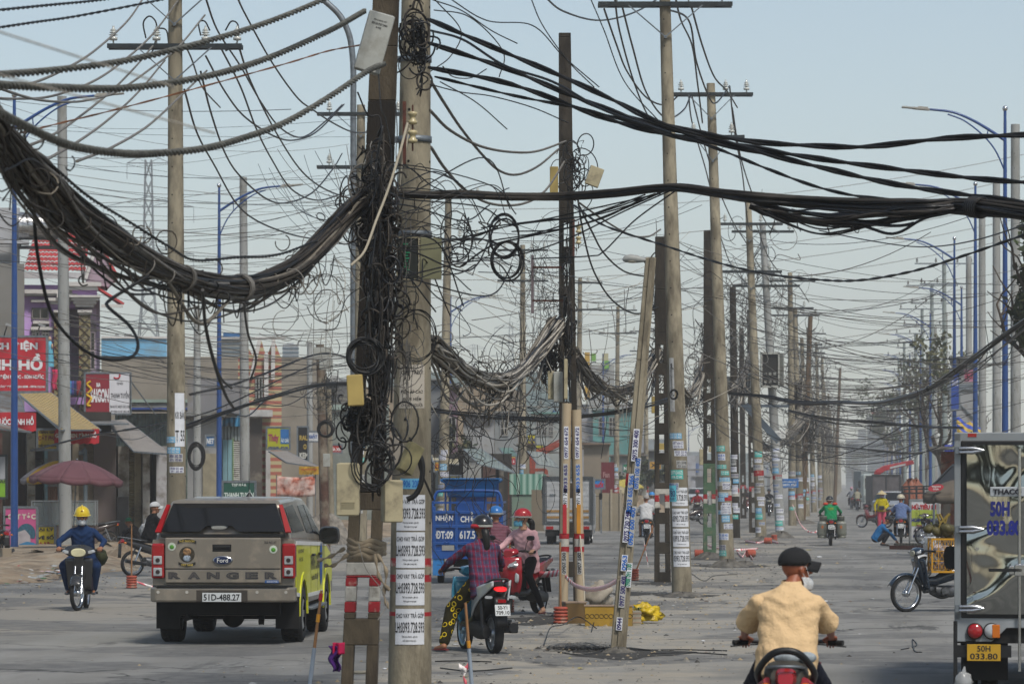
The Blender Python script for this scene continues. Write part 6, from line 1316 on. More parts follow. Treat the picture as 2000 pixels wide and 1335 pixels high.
POSE['stand']=dict(pel=(0,0,.92),che=(0,0,1.22),nek=(0,.0,1.445),hed=(0,.02,1.57),sh=(.185,0,1.38),el=(.24,-.02,1.10),ha=(.25,.08,.88),hip=(.09,0,.88),kn=(.10,.03,.48),an=(.11,-.02,.08),to=(.13,.13,.03),hand='relax')
POSE['squat']=dict(pel=(0,-.2,.25),che=(0,-.06,.52),nek=(0,.08,.71),hed=(0,.2,.85),sh=(.18,.04,.66),el=(.2,.28,.42),ha=(.14,.46,.2),hip=(.1,-.1,.24),kn=(.17,.26,.50),an=(.13,.04,.1),to=(.15,.2,.03),hand='relax')
def person(name_label,loc,rz,pose,shirt,pants,over=None,sc=1.,sleeves='long',legs='long',vox=.016,hat=None,hatcol=None,mask=None,hair='short',skin=None,shoe='#2a2522',turn=0.,fat=1.,group=None,shirt_len=.0,flare=1.,nod=0.,wr=.012,belly=0.):
 """pose keys may be overridden with over={'elL': ..}; L/R suffix wins over the mirrored value. Right is +x."""
 J=dict(POSE[pose]);J.update(over or{});skin=skin or SKIN
 e=thing('person',name_label,'person',loc,rz,group);e.scale=(sc,sc,sc);J['hed']=tuple(np.array(J['hed'])-[0,0,.02])
 def jt(k,sx):
  s='R' if sx>0 else 'L'
  if k+s in J:return np.array(J[k+s],float)
  v=np.array(J[k],float);v[0]*=sx;return v
 pel,che,nek,hed=(np.array(J[k],float)for k in('pel','che','nek','hed'))
 Rh=np.array(Matrix.Rotation(turn,3,'Z')@Matrix.Rotation(-nod,3,'X'))
 hs=1.07;H=lambda v:hed+Rh@np.array(v,float)*hs
 up=unit(nek-pel);fw=unit(np.cross(up,[-1,0,0]));fw=fw if fw[1]>0 else-fw;A=np.stack([[1,0,0],fw,up],1)
 g=MB()
 g.ell(che-up*.02,(.145,.09,.16),A=A);g.ell((che+pel)/2,(.135,.09,.16),A=A);g.ell(pel,(.155,.115,.12),A=A);capsule(g,nek-up*.05,hed-up*.03,.058,.052)
 for sx in(-1,1):
  sj=jt('sh',sx)-up*.05+[-sx*.018,0,0];capsule(g,nek-up*.14+[sx*.05,0,0],sj,.05,.04);capsule(g,sj,jt('el',sx),.045,.038);wr_=jt('ha',sx);capsule(g,jt('el',sx),wr_,.037,.025)
  capsule(g,jt('hip',sx),jt('kn',sx),.083,.055);capsule(g,jt('kn',sx),jt('an',sx),.054,.036)
  k,a=jt('kn',sx),jt('an',sx);g.ell(k*.62+a*.38+[0,-.015,0],(.052,.052,.09))
  capsule(g,a+[0,-.03,-.02],jt('to',sx),.036,.028)
 V,Fq=blob(g,vox,5);B=MB();B.add(V,Fq,0,True)
 g=MB();hv=.008
 for c,r in(((0,-.012,.03),(.076,.094,.092)),((0,.028,-.035),(.058,.062,.07)),((0,.045,-.075),(.035,.03,.026)),((0,.075,.02),(.05,.02,.018)),((.045,.055,-.015),(.022,.02,.02)),((-.045,.055,-.015),(.022,.02,.02)),((0,.095,-.012),(.013,.02,.022)),((0,.108,-.022),(.016,.014,.011)),((0,.082,-.052),(.024,.012,.01))):
  g.ell(H(c),np.array(r)*hs,14,10,A=Rh)
 for sx in(-1,1):g.ell(H((sx*.078,-.008,-.005)),(.010,.02,.03),10,8,A=Rh)
 g.cyl(H((0,-.02,-.05)),H((0,-.03,-.16)),.05,.055,14)
 V,Fq=blob(g,hv,3);B.add(V,Fq,0,True)
 for sx in(-1,1):
  B.ell(H((sx*.031,.082,.006)),(.013,.007,.008),10,6,m=1,A=Rh);B.ell(H((sx*.031,.088,.006)),(.006,.003,.006),8,6,m=2,A=Rh);B.tube([H((sx*.014,.093,.027)),H((sx*.032,.092,.032)),H((sx*.05,.08,.026))],.0035,5,m=2)
  hand(B,jt('ha',sx),jt('el',sx),J.get('hand'+('R' if sx>0 else 'L'),J['hand']),sx)
 B.tube([H((-.022,.092,-.052)),H((0,.096,-.050)),H((.022,.092,-.052))],.003,5,m=3)
 B.build('body',[skin,m_('#b9b5ae'),m_('#15100e'),m_('#6d3a34')],e)
 if legs:
  g=MB();f=1.0
  g.ell(pel,(.175*fat,.135*fat,.13),A=A)
  for sx in(-1,1):
   h,k,a=jt('hip',sx),jt('kn',sx),jt('an',sx);capsule(g,h,k,.10*fat,.072*flare)
   if legs=='long':capsule(g,k,a+(k-a)*.10,.071*flare,.052*flare)
   elif legs=='shorts':pass
  V,Fq=blob(g,vox,4,wr*.6);g=MB();g.add(V,Fq,0,True);g.build('trousers' if legs=='long' else 'shorts',pants,e)
 g=MB()
 tor=np.linalg.norm(nek-pel);P_=lambda f,o=0:pel+(che-pel)*min(1,f*2)+(nek-che)*max(0,f*2-1)+fw*o
 spine(g,[(pel-up*(.07+shirt_len),.185*fat,.14*fat+belly),(P_(.08,belly*.5),.188*fat,.142*fat+belly),(P_(.3,belly*.5),.178*fat,.128*fat+belly),(P_(.5),.182*fat,.125*fat),(P_(.68),.188*fat,.122*fat),(P_(.80),.178*fat**.5,.108*fat),(P_(.89),.135,.09),(P_(.95),.085,.075),(nek-up*.005,.066,.064)],A)
 for sx in(-1,1):
  s_,l,h=jt('sh',sx),jt('el',sx),jt('ha',sx);s2=s_-up*.025+[-sx*.015,0,0];s2=s2-up*.015;capsule(g,nek-up*.07+[sx*.03,0,0],s2,.055,.054);s_=s2
  if sleeves=='long':capsule(g,s_,l,.060*fat**.4,.05);capsule(g,l,l+(h-l)*.9,.05,.038)
  else:g.ell(s_,.058*fat**.5,12,8);g.tube([s_,s_+(l-s_)*.4,s_+(l-s_)*.85],[.058*fat**.5,.07*fat**.5,.086*fat**.5],16)
 V,Fq=blob(g,vox,3,wr*.5);V=creases(V,pel,A,.008 if vox<.02 else .005,-.1,tor,int(loc[0]*100)&255);g=MB();g.add(V,Fq,0,True);g.build('shirt',shirt,e)
 g=MB();g.lathe([(.070,-.03),(.071,-.005),(.063,.005)],k=16,cap=False);
 Ac=np.stack([[1,0,0],unit(fw+up*.4),unit(up-fw*.4)],1)
 for i in range(len(g.V)):g.V[i]=g.V[i]@Ac.T+nek+up*.01
 g.build('collar',shirt,e)
 for sx in(-1,1):
  g=MB();a,t_=jt('an',sx),jt('to',sx);dd=t_-a;dd[2]*=.4;dd=unit(dd);p0=a+[0,0,-.04]
  g.loft([((0,-.07,0),.03,.028),((0,-.02,.004),.04,.04),((0,.08,-.008),.045,.028),((0,.16,-.016),.042,.02),((0,.2,-.02),.022,.014)],12,e=2.6)
  an=atan2(-dd[0],dd[1]);c,s2=cos(an),sin(an)
  for i in range(len(g.V)):v=g.V[i];g.V[i]=np.stack([v[:,0]*c-v[:,1]*s2,v[:,0]*s2+v[:,1]*c,v[:,2]],1)+p0
  if shoe=='sandal':
   for i in range(len(g.V)):v=g.V[i];v[:,2]=p0[2]-.02+(v[:,2]-p0[2])*.4
   g.build('sandal',m_('#5d1f22'),e)
  else:g.build('shoe',m_(shoe),e)
 if hair:
  g=MB();g.ell(H((0,-.022,.045)),(.089,.104,.093),16,10,A=Rh,zmin=-.25)
  if hair=='tail':
   P=catmull([H((0,-.09,-.01)),H((0,-.15,-.06)),H((.01,-.155,-.2)),H((.0,-.15,-.34))],5);g.tube(P,np.interp(np.linspace(0,1,len(P)),[0,.2,.7,1],[.035,.05,.045,.008]),10)
  g.build('hair',HAIR,e)
 if mask:
  g=MB()
  lo=-.02 if mask!='chin' else-.05
  cm=MASKB if mask=='blue' else(m_('#8d7f96',sc=30,var=.3)if mask=='cloth' else MASKW)
  g.sheet(lambda u,v:H(((u-.5)*.15*(1-.25*abs(v-.5)),.108-.30*(u-.5)**2*1.5+.012*sin(v*pi),lo-.085*(v-.0)+.0)),12,8)
  g.build('mask_cloth',cm,e,solid=.004)
  g=MB();
  for sx in(-1,1):g.tube([H((sx*.068,.06,lo-.02)),H((sx*.078,.02,0.02)),H((sx*.084,-.02,.01)),H((sx*.08,.0,-.03)),H((sx*.068,.06,lo-.06))],.002,4)
  g.build('mask_loop',cm,e)
 if hat:
  hm=M('hat '+str(hatcol)+hat,hatcol or '#222222',.35 if hat in('helmet','visor','hardhat')else .9,var=.08,coat=.5 if hat in('helmet','visor','hardhat')else 0)
  ht=thing('helmet' if hat in('helmet','visor','hardhat')else 'hat',None,None,tuple(H((0,-.01,.05))));ht.parent=e;ht.rotation_euler=Matrix(Rh).to_euler();ht.scale=(hs,hs,hs)
  g=MB()
  if hat in('helmet','visor'):
   g.ell((0,-.005,0),(.118,.135,.115),24,14,zmin=-.28);g.build('shell',hm,ht)
   g=MB();g.lathe([(.119,-.03),(.121,-.018),(.118,-.006)],(0,0,0),28,cap=False)
   for v in g.V:v[:,1]=v[:,1]*1.14-.005
   g.build('rim_band',m_('#8d8d88'),ht)
   g=MB();g.sheet(lambda u,v:((u-.5)*.2,.11+.075*v-.3*(u-.5)**2,.0-.02*v),12,4);g.build('peak',hm if hat=='helmet' else m_('#a6a8ac',r=.1,alpha=.55),ht,solid=.005)
   g=MB()
   for sx in(-1,1):g.tube([(sx*.10,-.02,-.02),(sx*.085,.0,-.09),(sx*.03,.045,-.15)],.005,4)
   g.build('chin_strap',BLACKP,ht)
  elif hat=='hardhat':
   g.ell((0,0,.005),(.118,.14,.125),24,14,zmin=-.05);g.build('shell',hm,ht);g=MB();g.lathe([(.115,-.002),(.135,-.008),(.133,-.014),(.11,-.01)],k=28,cap=False)
   for v in g.V:v[:,1]=v[:,1]*1.18+.012
   g.build('brim',hm,ht);g=MB();g.tube([(0,.13*cos(a),.132*sin(a)+.005)for a in np.linspace(.2,2.9,14)],.012,6);g.build('ridge',hm,ht)
   g=MB();g.cb((0,.128,.06),(.03,.006,.03),rx=-.4);g.build('badge',m_('#8a5a20'),ht)
  elif hat=='cap':
   g.ell((0,-.005,0),(.095,.112,.09),20,12,zmin=-.1);g.build('crown',hm,ht)
   g=MB();g.sheet(lambda u,v:((u-.5)*.16*(1-.25*v),.09+.10*v-.25*(u-.5)**2,.005-.015*v-.25*(u-.5)**2),12,5);g.build('brim',hm,ht,solid=.005)
   g=MB();g.tube([(.06,-.085,-.005),(0,-.12,-.02),(-.06,-.085,-.005)],.009,5);g.ell((0,0,.088),(.01,.01,.006),8,5);g.build('strap',hm,ht)
  elif hat=='cone':
   g.lathe([(.21,-.03),(.205,-.02),(.10,.055),(.01,.125)],k=28,cap=False);g.build('cone',hm,ht,solid=.004)
   g=MB();g.tube([(-.09,0,.0),(-.07,.03,-.12),(.07,.03,-.12),(.09,0,0)],.004,4);g.build('chin_strap',hm,ht)
  elif hat=='brim':
   g.ell((0,0,.01),(.09,.1,.08),18,10,zmin=0);g.lathe([(.09,.01),(.16,-.02)],k=24,cap=False);g.build('crown',hm,ht)
 return e
def cloth(c,**k):k.setdefault('var',.1);k.setdefault('sc',3);k.setdefault('bump',.5);k.setdefault('bsc',14);k.setdefault('r',.9);k.setdefault('spec',.15);return M('cloth '+c+str(sorted(k.items(),key=str)),c,**k)
def plaid_fn(t,mp,out):
 N,L=t.nodes,t.links;o=out
 for ax,sc_,col,w in(('X',3.4,'#6a2238',.90),('Z',3.4,'#6a2238',.90),('X',6.8,'#50506a',.95),('Z',6.8,'#542240',.95)):
  wv=N.new('ShaderNodeTexWave');wv.bands_direction=ax;wv.inputs['Scale'].default_value=sc_;wv.inputs['Distortion'].default_value=.6;L.new(mp.outputs[0],wv.inputs[0])
  r=N.new('ShaderNodeMapRange');r.inputs[1].default_value=w-.12;r.inputs[2].default_value=w+.08;L.new(wv.outputs[0],r.inputs[0])
  x=N.new('ShaderNodeMix');x.data_type='RGBA';L.new(r.outputs[0],x.inputs[0]);L.new(o,x.inputs[6]);x.inputs[7].default_value=(*hx(col),1);o=x.outputs[2]
 return o
def rings_fn(t,mp,out):
 N,L=t.nodes,t.links;v=N.new('ShaderNodeTexVoronoi');v.inputs['Scale'].default_value=12;L.new(mp.outputs[0],v.inputs[0])
 a=N.new('ShaderNodeMath');a.operation='SUBTRACT';a.inputs[1].default_value=.36;L.new(v.outputs[0],a.inputs[0]);b=N.new('ShaderNodeMath');b.operation='ABSOLUTE';L.new(a.outputs[0],b.inputs[0])
 c=N.new('ShaderNodeMath');c.operation='LESS_THAN';c.inputs[1].default_value=.055;L.new(b.outputs[0],c.inputs[0])
 x=N.new('ShaderNodeMix');x.data_type='RGBA';L.new(c.outputs[0],x.inputs[0]);L.new(out,x.inputs[6]);x.inputs[7].default_value=(*hx('#b0981c'),1);return x.outputs[2]
def strip_fn(t,mp,out):
 N,L=t.nodes,t.links;wv=N.new('ShaderNodeTexWave');wv.bands_direction='Z';wv.inputs['Scale'].default_value=12;L.new(mp.outputs[0],wv.inputs[0]);x=N.new('ShaderNodeMix');x.data_type='RGBA';L.new(wv.outputs[0],x.inputs[0]);x.inputs[6].default_value=(*hx('#5d2a3a'),1);x.inputs[7].default_value=(*hx('#83606a'),1);return x.outputs[2]
def rider(px,yb,rz,label,shirt,pants,bike=underbone,bl='',bname='motorbike',bk=None,s=None,turn=0,pose='ride',group=None,**k):
 s=s or SY(yb);d=F/s;p=W(px,HY,d);p[2]=0;e=thing(bname,bl,'motorbike' if bname=='motorbike' else 'scooter',p,rz);bike(e,**(bk or{}))
 pe=person(label,tuple(p),rz,pose,shirt,pants,turn=turn,**k);return e,pe
e,pe=rider(160,1190,pi+.0,'worker in navy overalls, yellow hard hat and white face mask riding a motorbike',cloth('#152c4f'),cloth('#14294a'),bl='dark grey motorbike ridden by the hard hatted worker, olive bags on its frame',bk=dict(col='#2a2b2d',head='#c9c4a0',mirrors=False,steer=-.25,big=1),hat='hardhat',hatcol='#c4a912',mask='white',vox=.012,over=dict(el=(.37,.05,1.12),ha=(.34,.26,1.03),kn=(.26,.24,.72),an=(.2,.08,.33)),flare=1.25,fat=1.05,shoe='#3a3d42',nod=.12,turn=.1)
for k,(c,r,rr)in enumerate((((-.16,.12,.66),(.13,.18,.13),.2),((.17,.16,.62),(.07,.1,.17),0),((-.26,-.35,.86),(.12,.12,.14),.3))):
 g=MB();g.ell((0,0,0),r,14,10);v=g.V[0];q=random.Random(k);v+=np.array([[q.gauss(0,.01)for _ in range(3)]for _ in v]);o=g.build('bag',cloth('#3f431f' if k<2 else '#2f3322'));wp=e.matrix_world if False else None
 o.location=tuple(np.array(e.location)+np.array([-c[0],-c[1],c[2]]));tag(o,('bulging olive canvas bag hung beside the worker on the motorbike','slim olive bag behind the leg shield of the worker motorbike','camouflage bundle behind the worker on the motorbike')[k],'bag','bags on the worker motorbike')
g=MB();g.box(-.09,.09,-.06,.06,-.19,.19);o=g.build('tool_bag',cloth('#25212c'),bevel=.03);o.location=tuple(np.array(e.location)+np.array([.12,-.2,.5]));tag(o,'dark square tool bag hanging at the front of the worker motorbike','bag')
rider(937,1268,.30,'woman in a purple plaid shirt, ring patterned trousers and black helmet, feet down',cloth('#3a3348',fn=plaid_fn),cloth('#221f0e',fn=rings_fn),bike=scooter,bl='white and blue scooter with a lit tail lamp and plate seen from behind',bname='scooter',bk=dict(col='#3f94b4',col2='#b9bcbd',plate_t=('50-Y1','709.10'),lit=True,mirrors=()),s=158,hat='helmet',hatcol='#16161a',hair='tail',vox=.012,over=dict(knL=(-.33,.08,.52),anL=(-.5,-.12,.10),toL=(-.56,.02,.045),knR=(.2,.2,.6),anR=(.22,.02,.12),toR=(.25,.15,.05),elL=(-.36,.12,1.1),haL=(-.38,.30,1.02),pel=(0,-.24,.86),hed=(.02,-.03,1.54)),shirt_len=.12,shoe='sandal',flare=1.3,fat=1.02)
g=MB();g.lathe([(.124,-.055),(.135,-.03),(.122,-.005)],k=24,cap=False)
p=W(937,HY,F/158);o=g.build('helmet_cover',m_('#a3202c',r=.6),loc=(p[0]+.02,p[1]-.04,1.58),solid=.004);tag(o,'red cloth rim under the black helmet of the plaid shirted woman','helmet cover')
S_=SY(1200);
rider(1019,1200,pi-.45,'woman in a pink jacket and blue mask, one foot down on a red scooter',cloth('#c9a0a4'),cloth('#101014'),bike=scooter,bl='red and white scooter turned across the road, its rider in pink',bname='scooter',bk=dict(col='#8d1522',col2='#8d1522',mirrors=(-1,1)),hat='visor',hatcol='#a81c24',hair='tail',mask='blue',vox=.012,over=dict(knL=(-.2,.16,.62),anL=(-.36,-.02,.10),toL=(-.38,.13,.05),pel=(0,-.2,.88),hed=(0,-.0,1.53)),shirt_len=.14,shoe='sandal',skin=SKINL,turn=-.95,flare=.9)
rider(968,1160,.1,'person in a maroon striped hoodie and blue helmet behind the plaid shirted woman',cloth('#6b4450',fn=strip_fn),cloth('#2a2a33'),bike=scooter,bl='dark scooter hidden behind the women',bname='scooter',bk=dict(col='#3a3d42',col2='#3a3d42',mirrors=()),s=112,hat='helmet',hatcol='#2a6fb4',vox=.016)
rider(1262,1063,-.02,'man in a white T-shirt and pale cap riding away on a dark motorbike',cloth('#b4b5b6'),cloth('#6d6656'),bl='dark motorbike with a grey plate under the white shirted man',bk=dict(col='#1b1c1e',plate_t=('59-X3','817.17'),mirrors=False),hat='cap',hatcol='#8d8884',sleeves='short',legs='shorts',fat=1.15,hair='short',vox=.016,turn=.2)
rider(1273,1040,0,'rider in white with a blue helmet just ahead of the white shirted man',cloth('#a5a6aa'),cloth('#2a2a33'),bl='motorbike mostly hidden ahead of the white shirted man',bk=dict(col='#1b1c1e',mirrors=False),hat='helmet',hatcol='#2a7fc4',vox=.02)
bike_at(1352,1024,pi/2+.45,'motorbike','dark motorbike parked sideways between the tan poles',underbone,col='#2a1a1e',plate_t=None)
rider(1362,1018,pi,'distant rider in red by the green painted pole',cloth('#7d2028'),cloth('#1e1e22'),bl='distant oncoming motorbike by the green painted pole',bk=dict(col='#2a2a2a',mirrors=False),hat='helmet',hatcol='#8d1f2c',vox=.022)
rider(1458,1000,pi,'distant rider in dark clothes between two sticker covered poles',cloth('#2f2a30'),cloth('#1e1e22'),bl='distant oncoming motorbike between two sticker covered poles',bk=dict(col='#5a2a2a',mirrors=False),hat='helmet',hatcol='#54202a',vox=.022)
rider(1502,1008,pi,'rider in a black jacket coming past the pale pole',cloth('#1c1c22'),cloth('#1e1e22'),bl='black motorbike coming past the pale pole',bk=dict(col='#1c1c1c',mirrors=False),hat='helmet',hatcol='#1c1c20',vox=.022)
e,pe=rider(1622,1065,-.06,'courier in a green jacket with red shoulders and black helmet riding away',cloth('#127a4c'),cloth('#16161a'),bl='motorbike loaded with grey gas cylinders, plate and chrome exhaust',bk=dict(col='#1b1c1e',plate_t=('59-C1','540'),mirrors=False),hat='helmet',hatcol='#1a1a1d',vox=.016,fat=1.12,over=dict(el=(.34,.08,1.1),hed=(-.03,.06,1.48),nek=(-.02,0,1.35)),turn=.1,shirt_len=.04)
g=MB();
for sx in(-1,1):g.ell((sx*.15-.01,-.10,1.37),(.09,.085,.05),12,8)
o=g.build('shoulder_patch',m_('#b03a26',r=.9),pe);g=MB();g.text('★GREEN',(0,-.262,1.24),.2,.04,0,bold=.03);g.text('GAS 24H',(0.02,-.262,1.19),.16,.03,0,bold=.03);g.build('back_print',m_('#a3a51f'),pe)
for sx,tl in((-1,.06),(1,-.04)):
 q=thing('gas_cylinder','grey gas cylinder slung on the '+('kerbless side' if 0 else('outer side' if sx>0 else 'pole side'))+' of the courier motorbike','gas cylinder',tuple(np.array(e.location)+np.array([sx*.32,-.5,.30])),0,'gas cylinders on the motorbike');q.rotation_euler=(0,tl,0)
 GC=m_('#73756c',r=.5,m=.2,sc=4,var=.12)
 g=MB();g.lathe([(.13,0),(.14,.03),(.165,.06),(.172,.12),(.172,.42),(.16,.48),(.11,.52),(.04,.54)],k=24);g.build('cylinder_body',GC,q)
 g=MB();g.lathe([(.12,.52),(.12,.65),(.125,.66),(.125,.68),(.11,.68)],k=24,cap=False);g.lathe([(.14,-.04),(.14,.03)],k=24,cap=False);g.build('collar',GC,q,solid=.006);g=MB();g.cyl((0,0,.52),(0,0,.62),.02);g.build('valve',m_('#8a7a3a'),q)
 g=MB();g.add([(.07*(u-.5)-.02,-.175,.28+.07*v)for u,v in((0,0),(1,0),(1,1),(.5,1.5),(0,1))],[[0,1,2,3,4]]);g.build('logo',m_('#b0642a'),q,solid=.004)
 g=MB();g.lathe([(.173,.44),(.166,.47)],k=24,cap=False);g.build('shoulder_ring',m_('#9a9c98'),q)
def stand_at(px,yb,rz,label,shirt,pants,s=None,pose='stand',**k):
 s=s or SY(yb);d=F/s;p=W(px,HY,d);p[2]=0;return person(label,tuple(p),rz,pose,shirt,pants,**k)
stand_at(1722,1045,pi+.15,'woman in a conical hat, mustard sweater and pink trousers with a black bag',cloth('#a3960f'),cloth('#b0475a'),s=47,hat='cone',hatcol='#a89a78',mask='cloth',vox=.018,over=dict(elR=(.3,.02,1.12),haR=(.30,.12,.88),elL=(-.26,.05,1.12),haL=(-.1,.22,.98)),flare=1.2)
p=W(1722,HY,F/47);o=MB().box(-.11,.11,-.04,.04,-.08,.08).build('handbag',m_('#15151a'),loc=(p[0]-.02,p[1]-.2,1.02),bevel=.02);tag(o,'small black bag across the front of the woman in the conical hat','bag')
stand_at(1722,1066,-pi/2,'man in a blue shirt and dark cap squatting over steel bars on the road',cloth('#1f5f92'),cloth('#23262e'),pose='squat',hat='cap',hatcol='#26262a',vox=.018,nod=.5,shoe='#2a2522')
rider(1760,1052,-.12,'man in a grey blue T-shirt and cream helmet seated by the noodle sign',cloth('#56678c'),cloth('#15151a'),bl='black motorbike with red tail lamp standing by the noodle sign',bk=dict(col='#1c1c1e',plate_t=('59-V1','6.20'),mirrors=False),s=58,hat='helmet',hatcol='#a8a08a',sleeves='short',mask='blue',turn=-.7,vox=.018,fat=1.05)
bike_at(1708,1030,pi/2-.5,'motorbike','parked red and black motorbike behind the woman in the conical hat',underbone,col='#5d1f22');bike_at(1742,1030,pi/2+.5,'motorbike','parked dark motorbike with a blue part beside the man in blue',underbone,col='#20344a');bike_at(1824,1062,pi-.9,'motorbike','parked dark motorbike behind the crate of coconuts',underbone,col='#2a1c24',plate_t=('59C','117'))
rider(1663,990,0,'far rider in grey with a pink helmet on a red motorbike',cloth('#6a6f78'),cloth('#2a2a33'),bl='far red motorbike near the vanishing point',bk=dict(col='#6d1f2c',mirrors=False),s=25,hat='helmet',hatcol='#b07a8a',vox=.025)
rider(1674,994,0,'far rider in a beige jacket beside the white lorry',cloth('#8d8a78'),cloth('#1c2233'),bl='far dark motorbike beside the white lorry',bk=dict(col='#1c1c1e',mirrors=False),s=27,hat='helmet',hatcol='#2a2a2a',vox=.025)
SO=285;dO=F/SO;pO=W(1538,HY,dO);pO[2]=0
eO=thing('motorbike','old red motorbike with a dusty red tail lamp ridden by the man in peach','motorbike',pO,-.09);underbone(eO,col='#8d1c2a',mirrors=False,gloss=.3)
g=MB();g.loft([((0,-.86,.80),.10,.07,-.2),((0,-.78,.82),.135,.10,-.2),((0,-.6,.82),.15,.09)],18);g.build('tail_cowl',m_('#3d3a34',sc=6,var=.3,r=.6),eO)
g=MB();g.loft([((0,-.93,.80),.05,.045,-.3),((0,-.86,.81),.07,.065,-.3)],16,e=3);g.build('tail_lamp',REDL,eO)
g=MB();g.tube(catmull([(-.17,-.5,.74),(-.185,-.75,.84),(-.10,-.88,.955),(.0,-.9,.985),(.10,-.88,.955),(.185,-.75,.84),(.17,-.5,.74)],6),.024,10);g.build('rear_handle',BLACKP,eO)
g=MB();g.ell((-.05,-.72,.93),(.10,.05,.045),14,8);g.ell((.07,-.72,.93),(.07,.05,.04),14,8);o=g.build('rain_coat',m_('#8b949a',sc=20,var=.3));o.parent=None;o.location=tuple(pO);tag(o,'rolled grey and blue cloth tucked under the rear handle of the red motorbike','cloth')
for sx in(-1,1):g=MB();g.tube([(sx*.2,-.3,.6),(sx*.18,-.6,.72),(sx*.12,-.85,.78)],.03,8);g.build('side_trim',m_('#8d1c2a'),eO)
person('man in a peach short sleeved shirt and black cap riding away, mask on his chin',tuple(pO),-.09,'ride',cloth('#c9ac84',sc=1.5,var=.05,bump=.6,bsc=30,r=.85),cloth('#0f1120'),hat='cap',hatcol='#131417',sleeves='short',legs='shorts',mask='chin',hair='short',turn=-1.0,vox=.010,fat=1.12,wr=.022,shirt_len=.06,belly=.02,skin=M('skin tanned','#8a4f36',.5,var=.08,sc=8),over=dict(pel=(0,-.36,.89),che=(.01,-.28,1.13),nek=(.03,-.22,1.415),hed=(.065,-.17,1.525),sh=(.205,-.24,1.315),el=(.285,-.03,1.10),ha=(.30,.23,1.03),hip=(.12,-.3,.84),kn=(.24,.12,.68)))
stand_at(287,1068,-.55,'man in an olive jacket and camouflage hat standing at the shop step',cloth('#4f4c2c'),cloth('#5d5a5c'),s=61,hat='brim',hatcol='#5a5a48',vox=.02,hair='short')
stand_at(279,1066,-.45,'man in a grey shirt and dark cap beside the man in olive',cloth('#6d6468'),cloth('#5a4e44'),s=59,hat='cap',hatcol='#1c1c22',vox=.02)
stand_at(262,1072,pi/2-.3,'person in black with a green hat squatting beside the green bucket',cloth('#16161a'),cloth('#16161a'),s=62,pose='squat',hat='brim',hatcol='#1f6a4c',vox=.02)
rider(306,1136,-1.0,'person in black with a white cap riding behind the pickup, bag in hand',cloth('#121316'),cloth('#121316'),bl='motorbike almost hidden by the pickup corner',bk=dict(col='#2a2b2d',mirrors=False),s=88,hat='cap',hatcol='#b0b2b4',sleeves='short',legs='shorts',over=dict(elL=(-.38,.1,1.12),haL=(-.62,.28,1.02),handL='relax'),vox=.018)
g=MB();g.ell((0,0,0),(.13,.1,.16),14,10);v=g.V[0];q=random.Random(1);v+=np.array([[q.gauss(0,.012)for _ in range(3)]for _ in v]);g.tube([(0,0,.14),(.01,0,.26)],[.03,.012],6);o=g.build('plastic_bag',m_('#8f9294',r=.3,sc=14,var=.5));o.location=tuple(W(283,1036,F/88));tag(o,'clear shopping bag held out by the rider in black','bag')
# CABLES
CR=random.Random(42)
def runon(P,pts):
 out=lambda q:q[0]<-8 or q[0]>2008 or q[1]<-6
 t=np.linspace(0,8,9)[1:,None];up=np.array([0,0,.012])
 if out(pts[0]):P=np.vstack([(P[0]+unit(P[0]-P[1])*t+up*t*t)[::-1],P])
 if out(pts[-1]):P=np.vstack([P,P[-1]+unit(P[-1]-P[-2])*t+up*t*t])
 return P
def cable(name,label,pts,r,mat,strands=1,pitch=.5,cat='cable',group=None,k=6,res=10,jit=0):
 P=runon(catmull([W(*p)for p in pts],res),pts);o=P[0].copy();P=P-o
 if jit:P=P+np.array([[CR.gauss(0,jit)for _ in range(3)]for _ in P])
 g=MB()
 if strands==1:g.tube(P,r,k)
 else:
  seg=np.linalg.norm(np.diff(P,axis=0),axis=1);L=seg.sum();n=int(min(900,max(20,L/pitch*7)));s=np.concatenate([[0],np.cumsum(seg)]);t=np.linspace(0,L,n)
  Q=np.stack([np.interp(t,s,P[:,i])for i in range(3)],1);T,U,B=frames(Q)
  for j in range(strands):
   a=t/pitch*2*pi+j*2*pi/strands;rr=r*(.52 if strands==2 else .6)
   g.tube(Q+(U*np.cos(a)[:,None]+B*np.sin(a)[:,None])*rr,r*(.55 if strands==2 else .5),5)
 ob=g.build(name,mat,loc=tuple(o));return tag(ob,label,cat,group)
def D(pts,d0,d1):
 n=len(pts);return[(x,y,d0+(d1-d0)*i/(n-1))for i,(x,y)in enumerate(pts)]
# foreground twisted grey cables, upper left
T4=[('fat twisted grey cable rising to the top edge beside the white meter box',[(-60,150),(100,138),(250,118),(400,82),(520,45),(640,-4),(740,-50)],20,31,.024),
('fat twisted grey cable running up to the white meter box',[(-60,162),(100,171),(250,172),(400,150),(520,115),(640,62),(712,22)],19,32,.026),
('lowest fat twisted grey cable sagging and climbing to the dark pole',[(-40,200),(60,252),(140,285),(230,299),(300,300),(400,290),(480,268),(560,238),(650,185),(720,138),(750,125)],17,32,.026)]
for lb,p,a,b,r in T4:cable('twisted_cable',lb,D(p,a,b),r*.95,M('slate grey cable','#55554f',.75,var=.3,sc=9),3,.34,group='fat twisted grey cables',res=12)
cable('twisted_cable','thin twisted black cable crossing the upper left corner',D([(-40,24),(90,11),(200,0),(300,-16)],24,30),.012,BLACK,2,.3)
cable('twisted_cable','second thin twisted black cable below the corner one',D([(-40,60),(60,45),(150,32),(290,5),(380,-14)],24,30),.011,BLACK,2,.3)
cable('copper_cable','blue and copper coloured drop cable slanting up to the meter box',D([(30,262),(120,240),(250,208),(400,168),(560,124),(640,100),(705,88)],26,32),.008,M('copper brown cable','#6a4428',.5,var=.5,sc=1.3),2,.9)
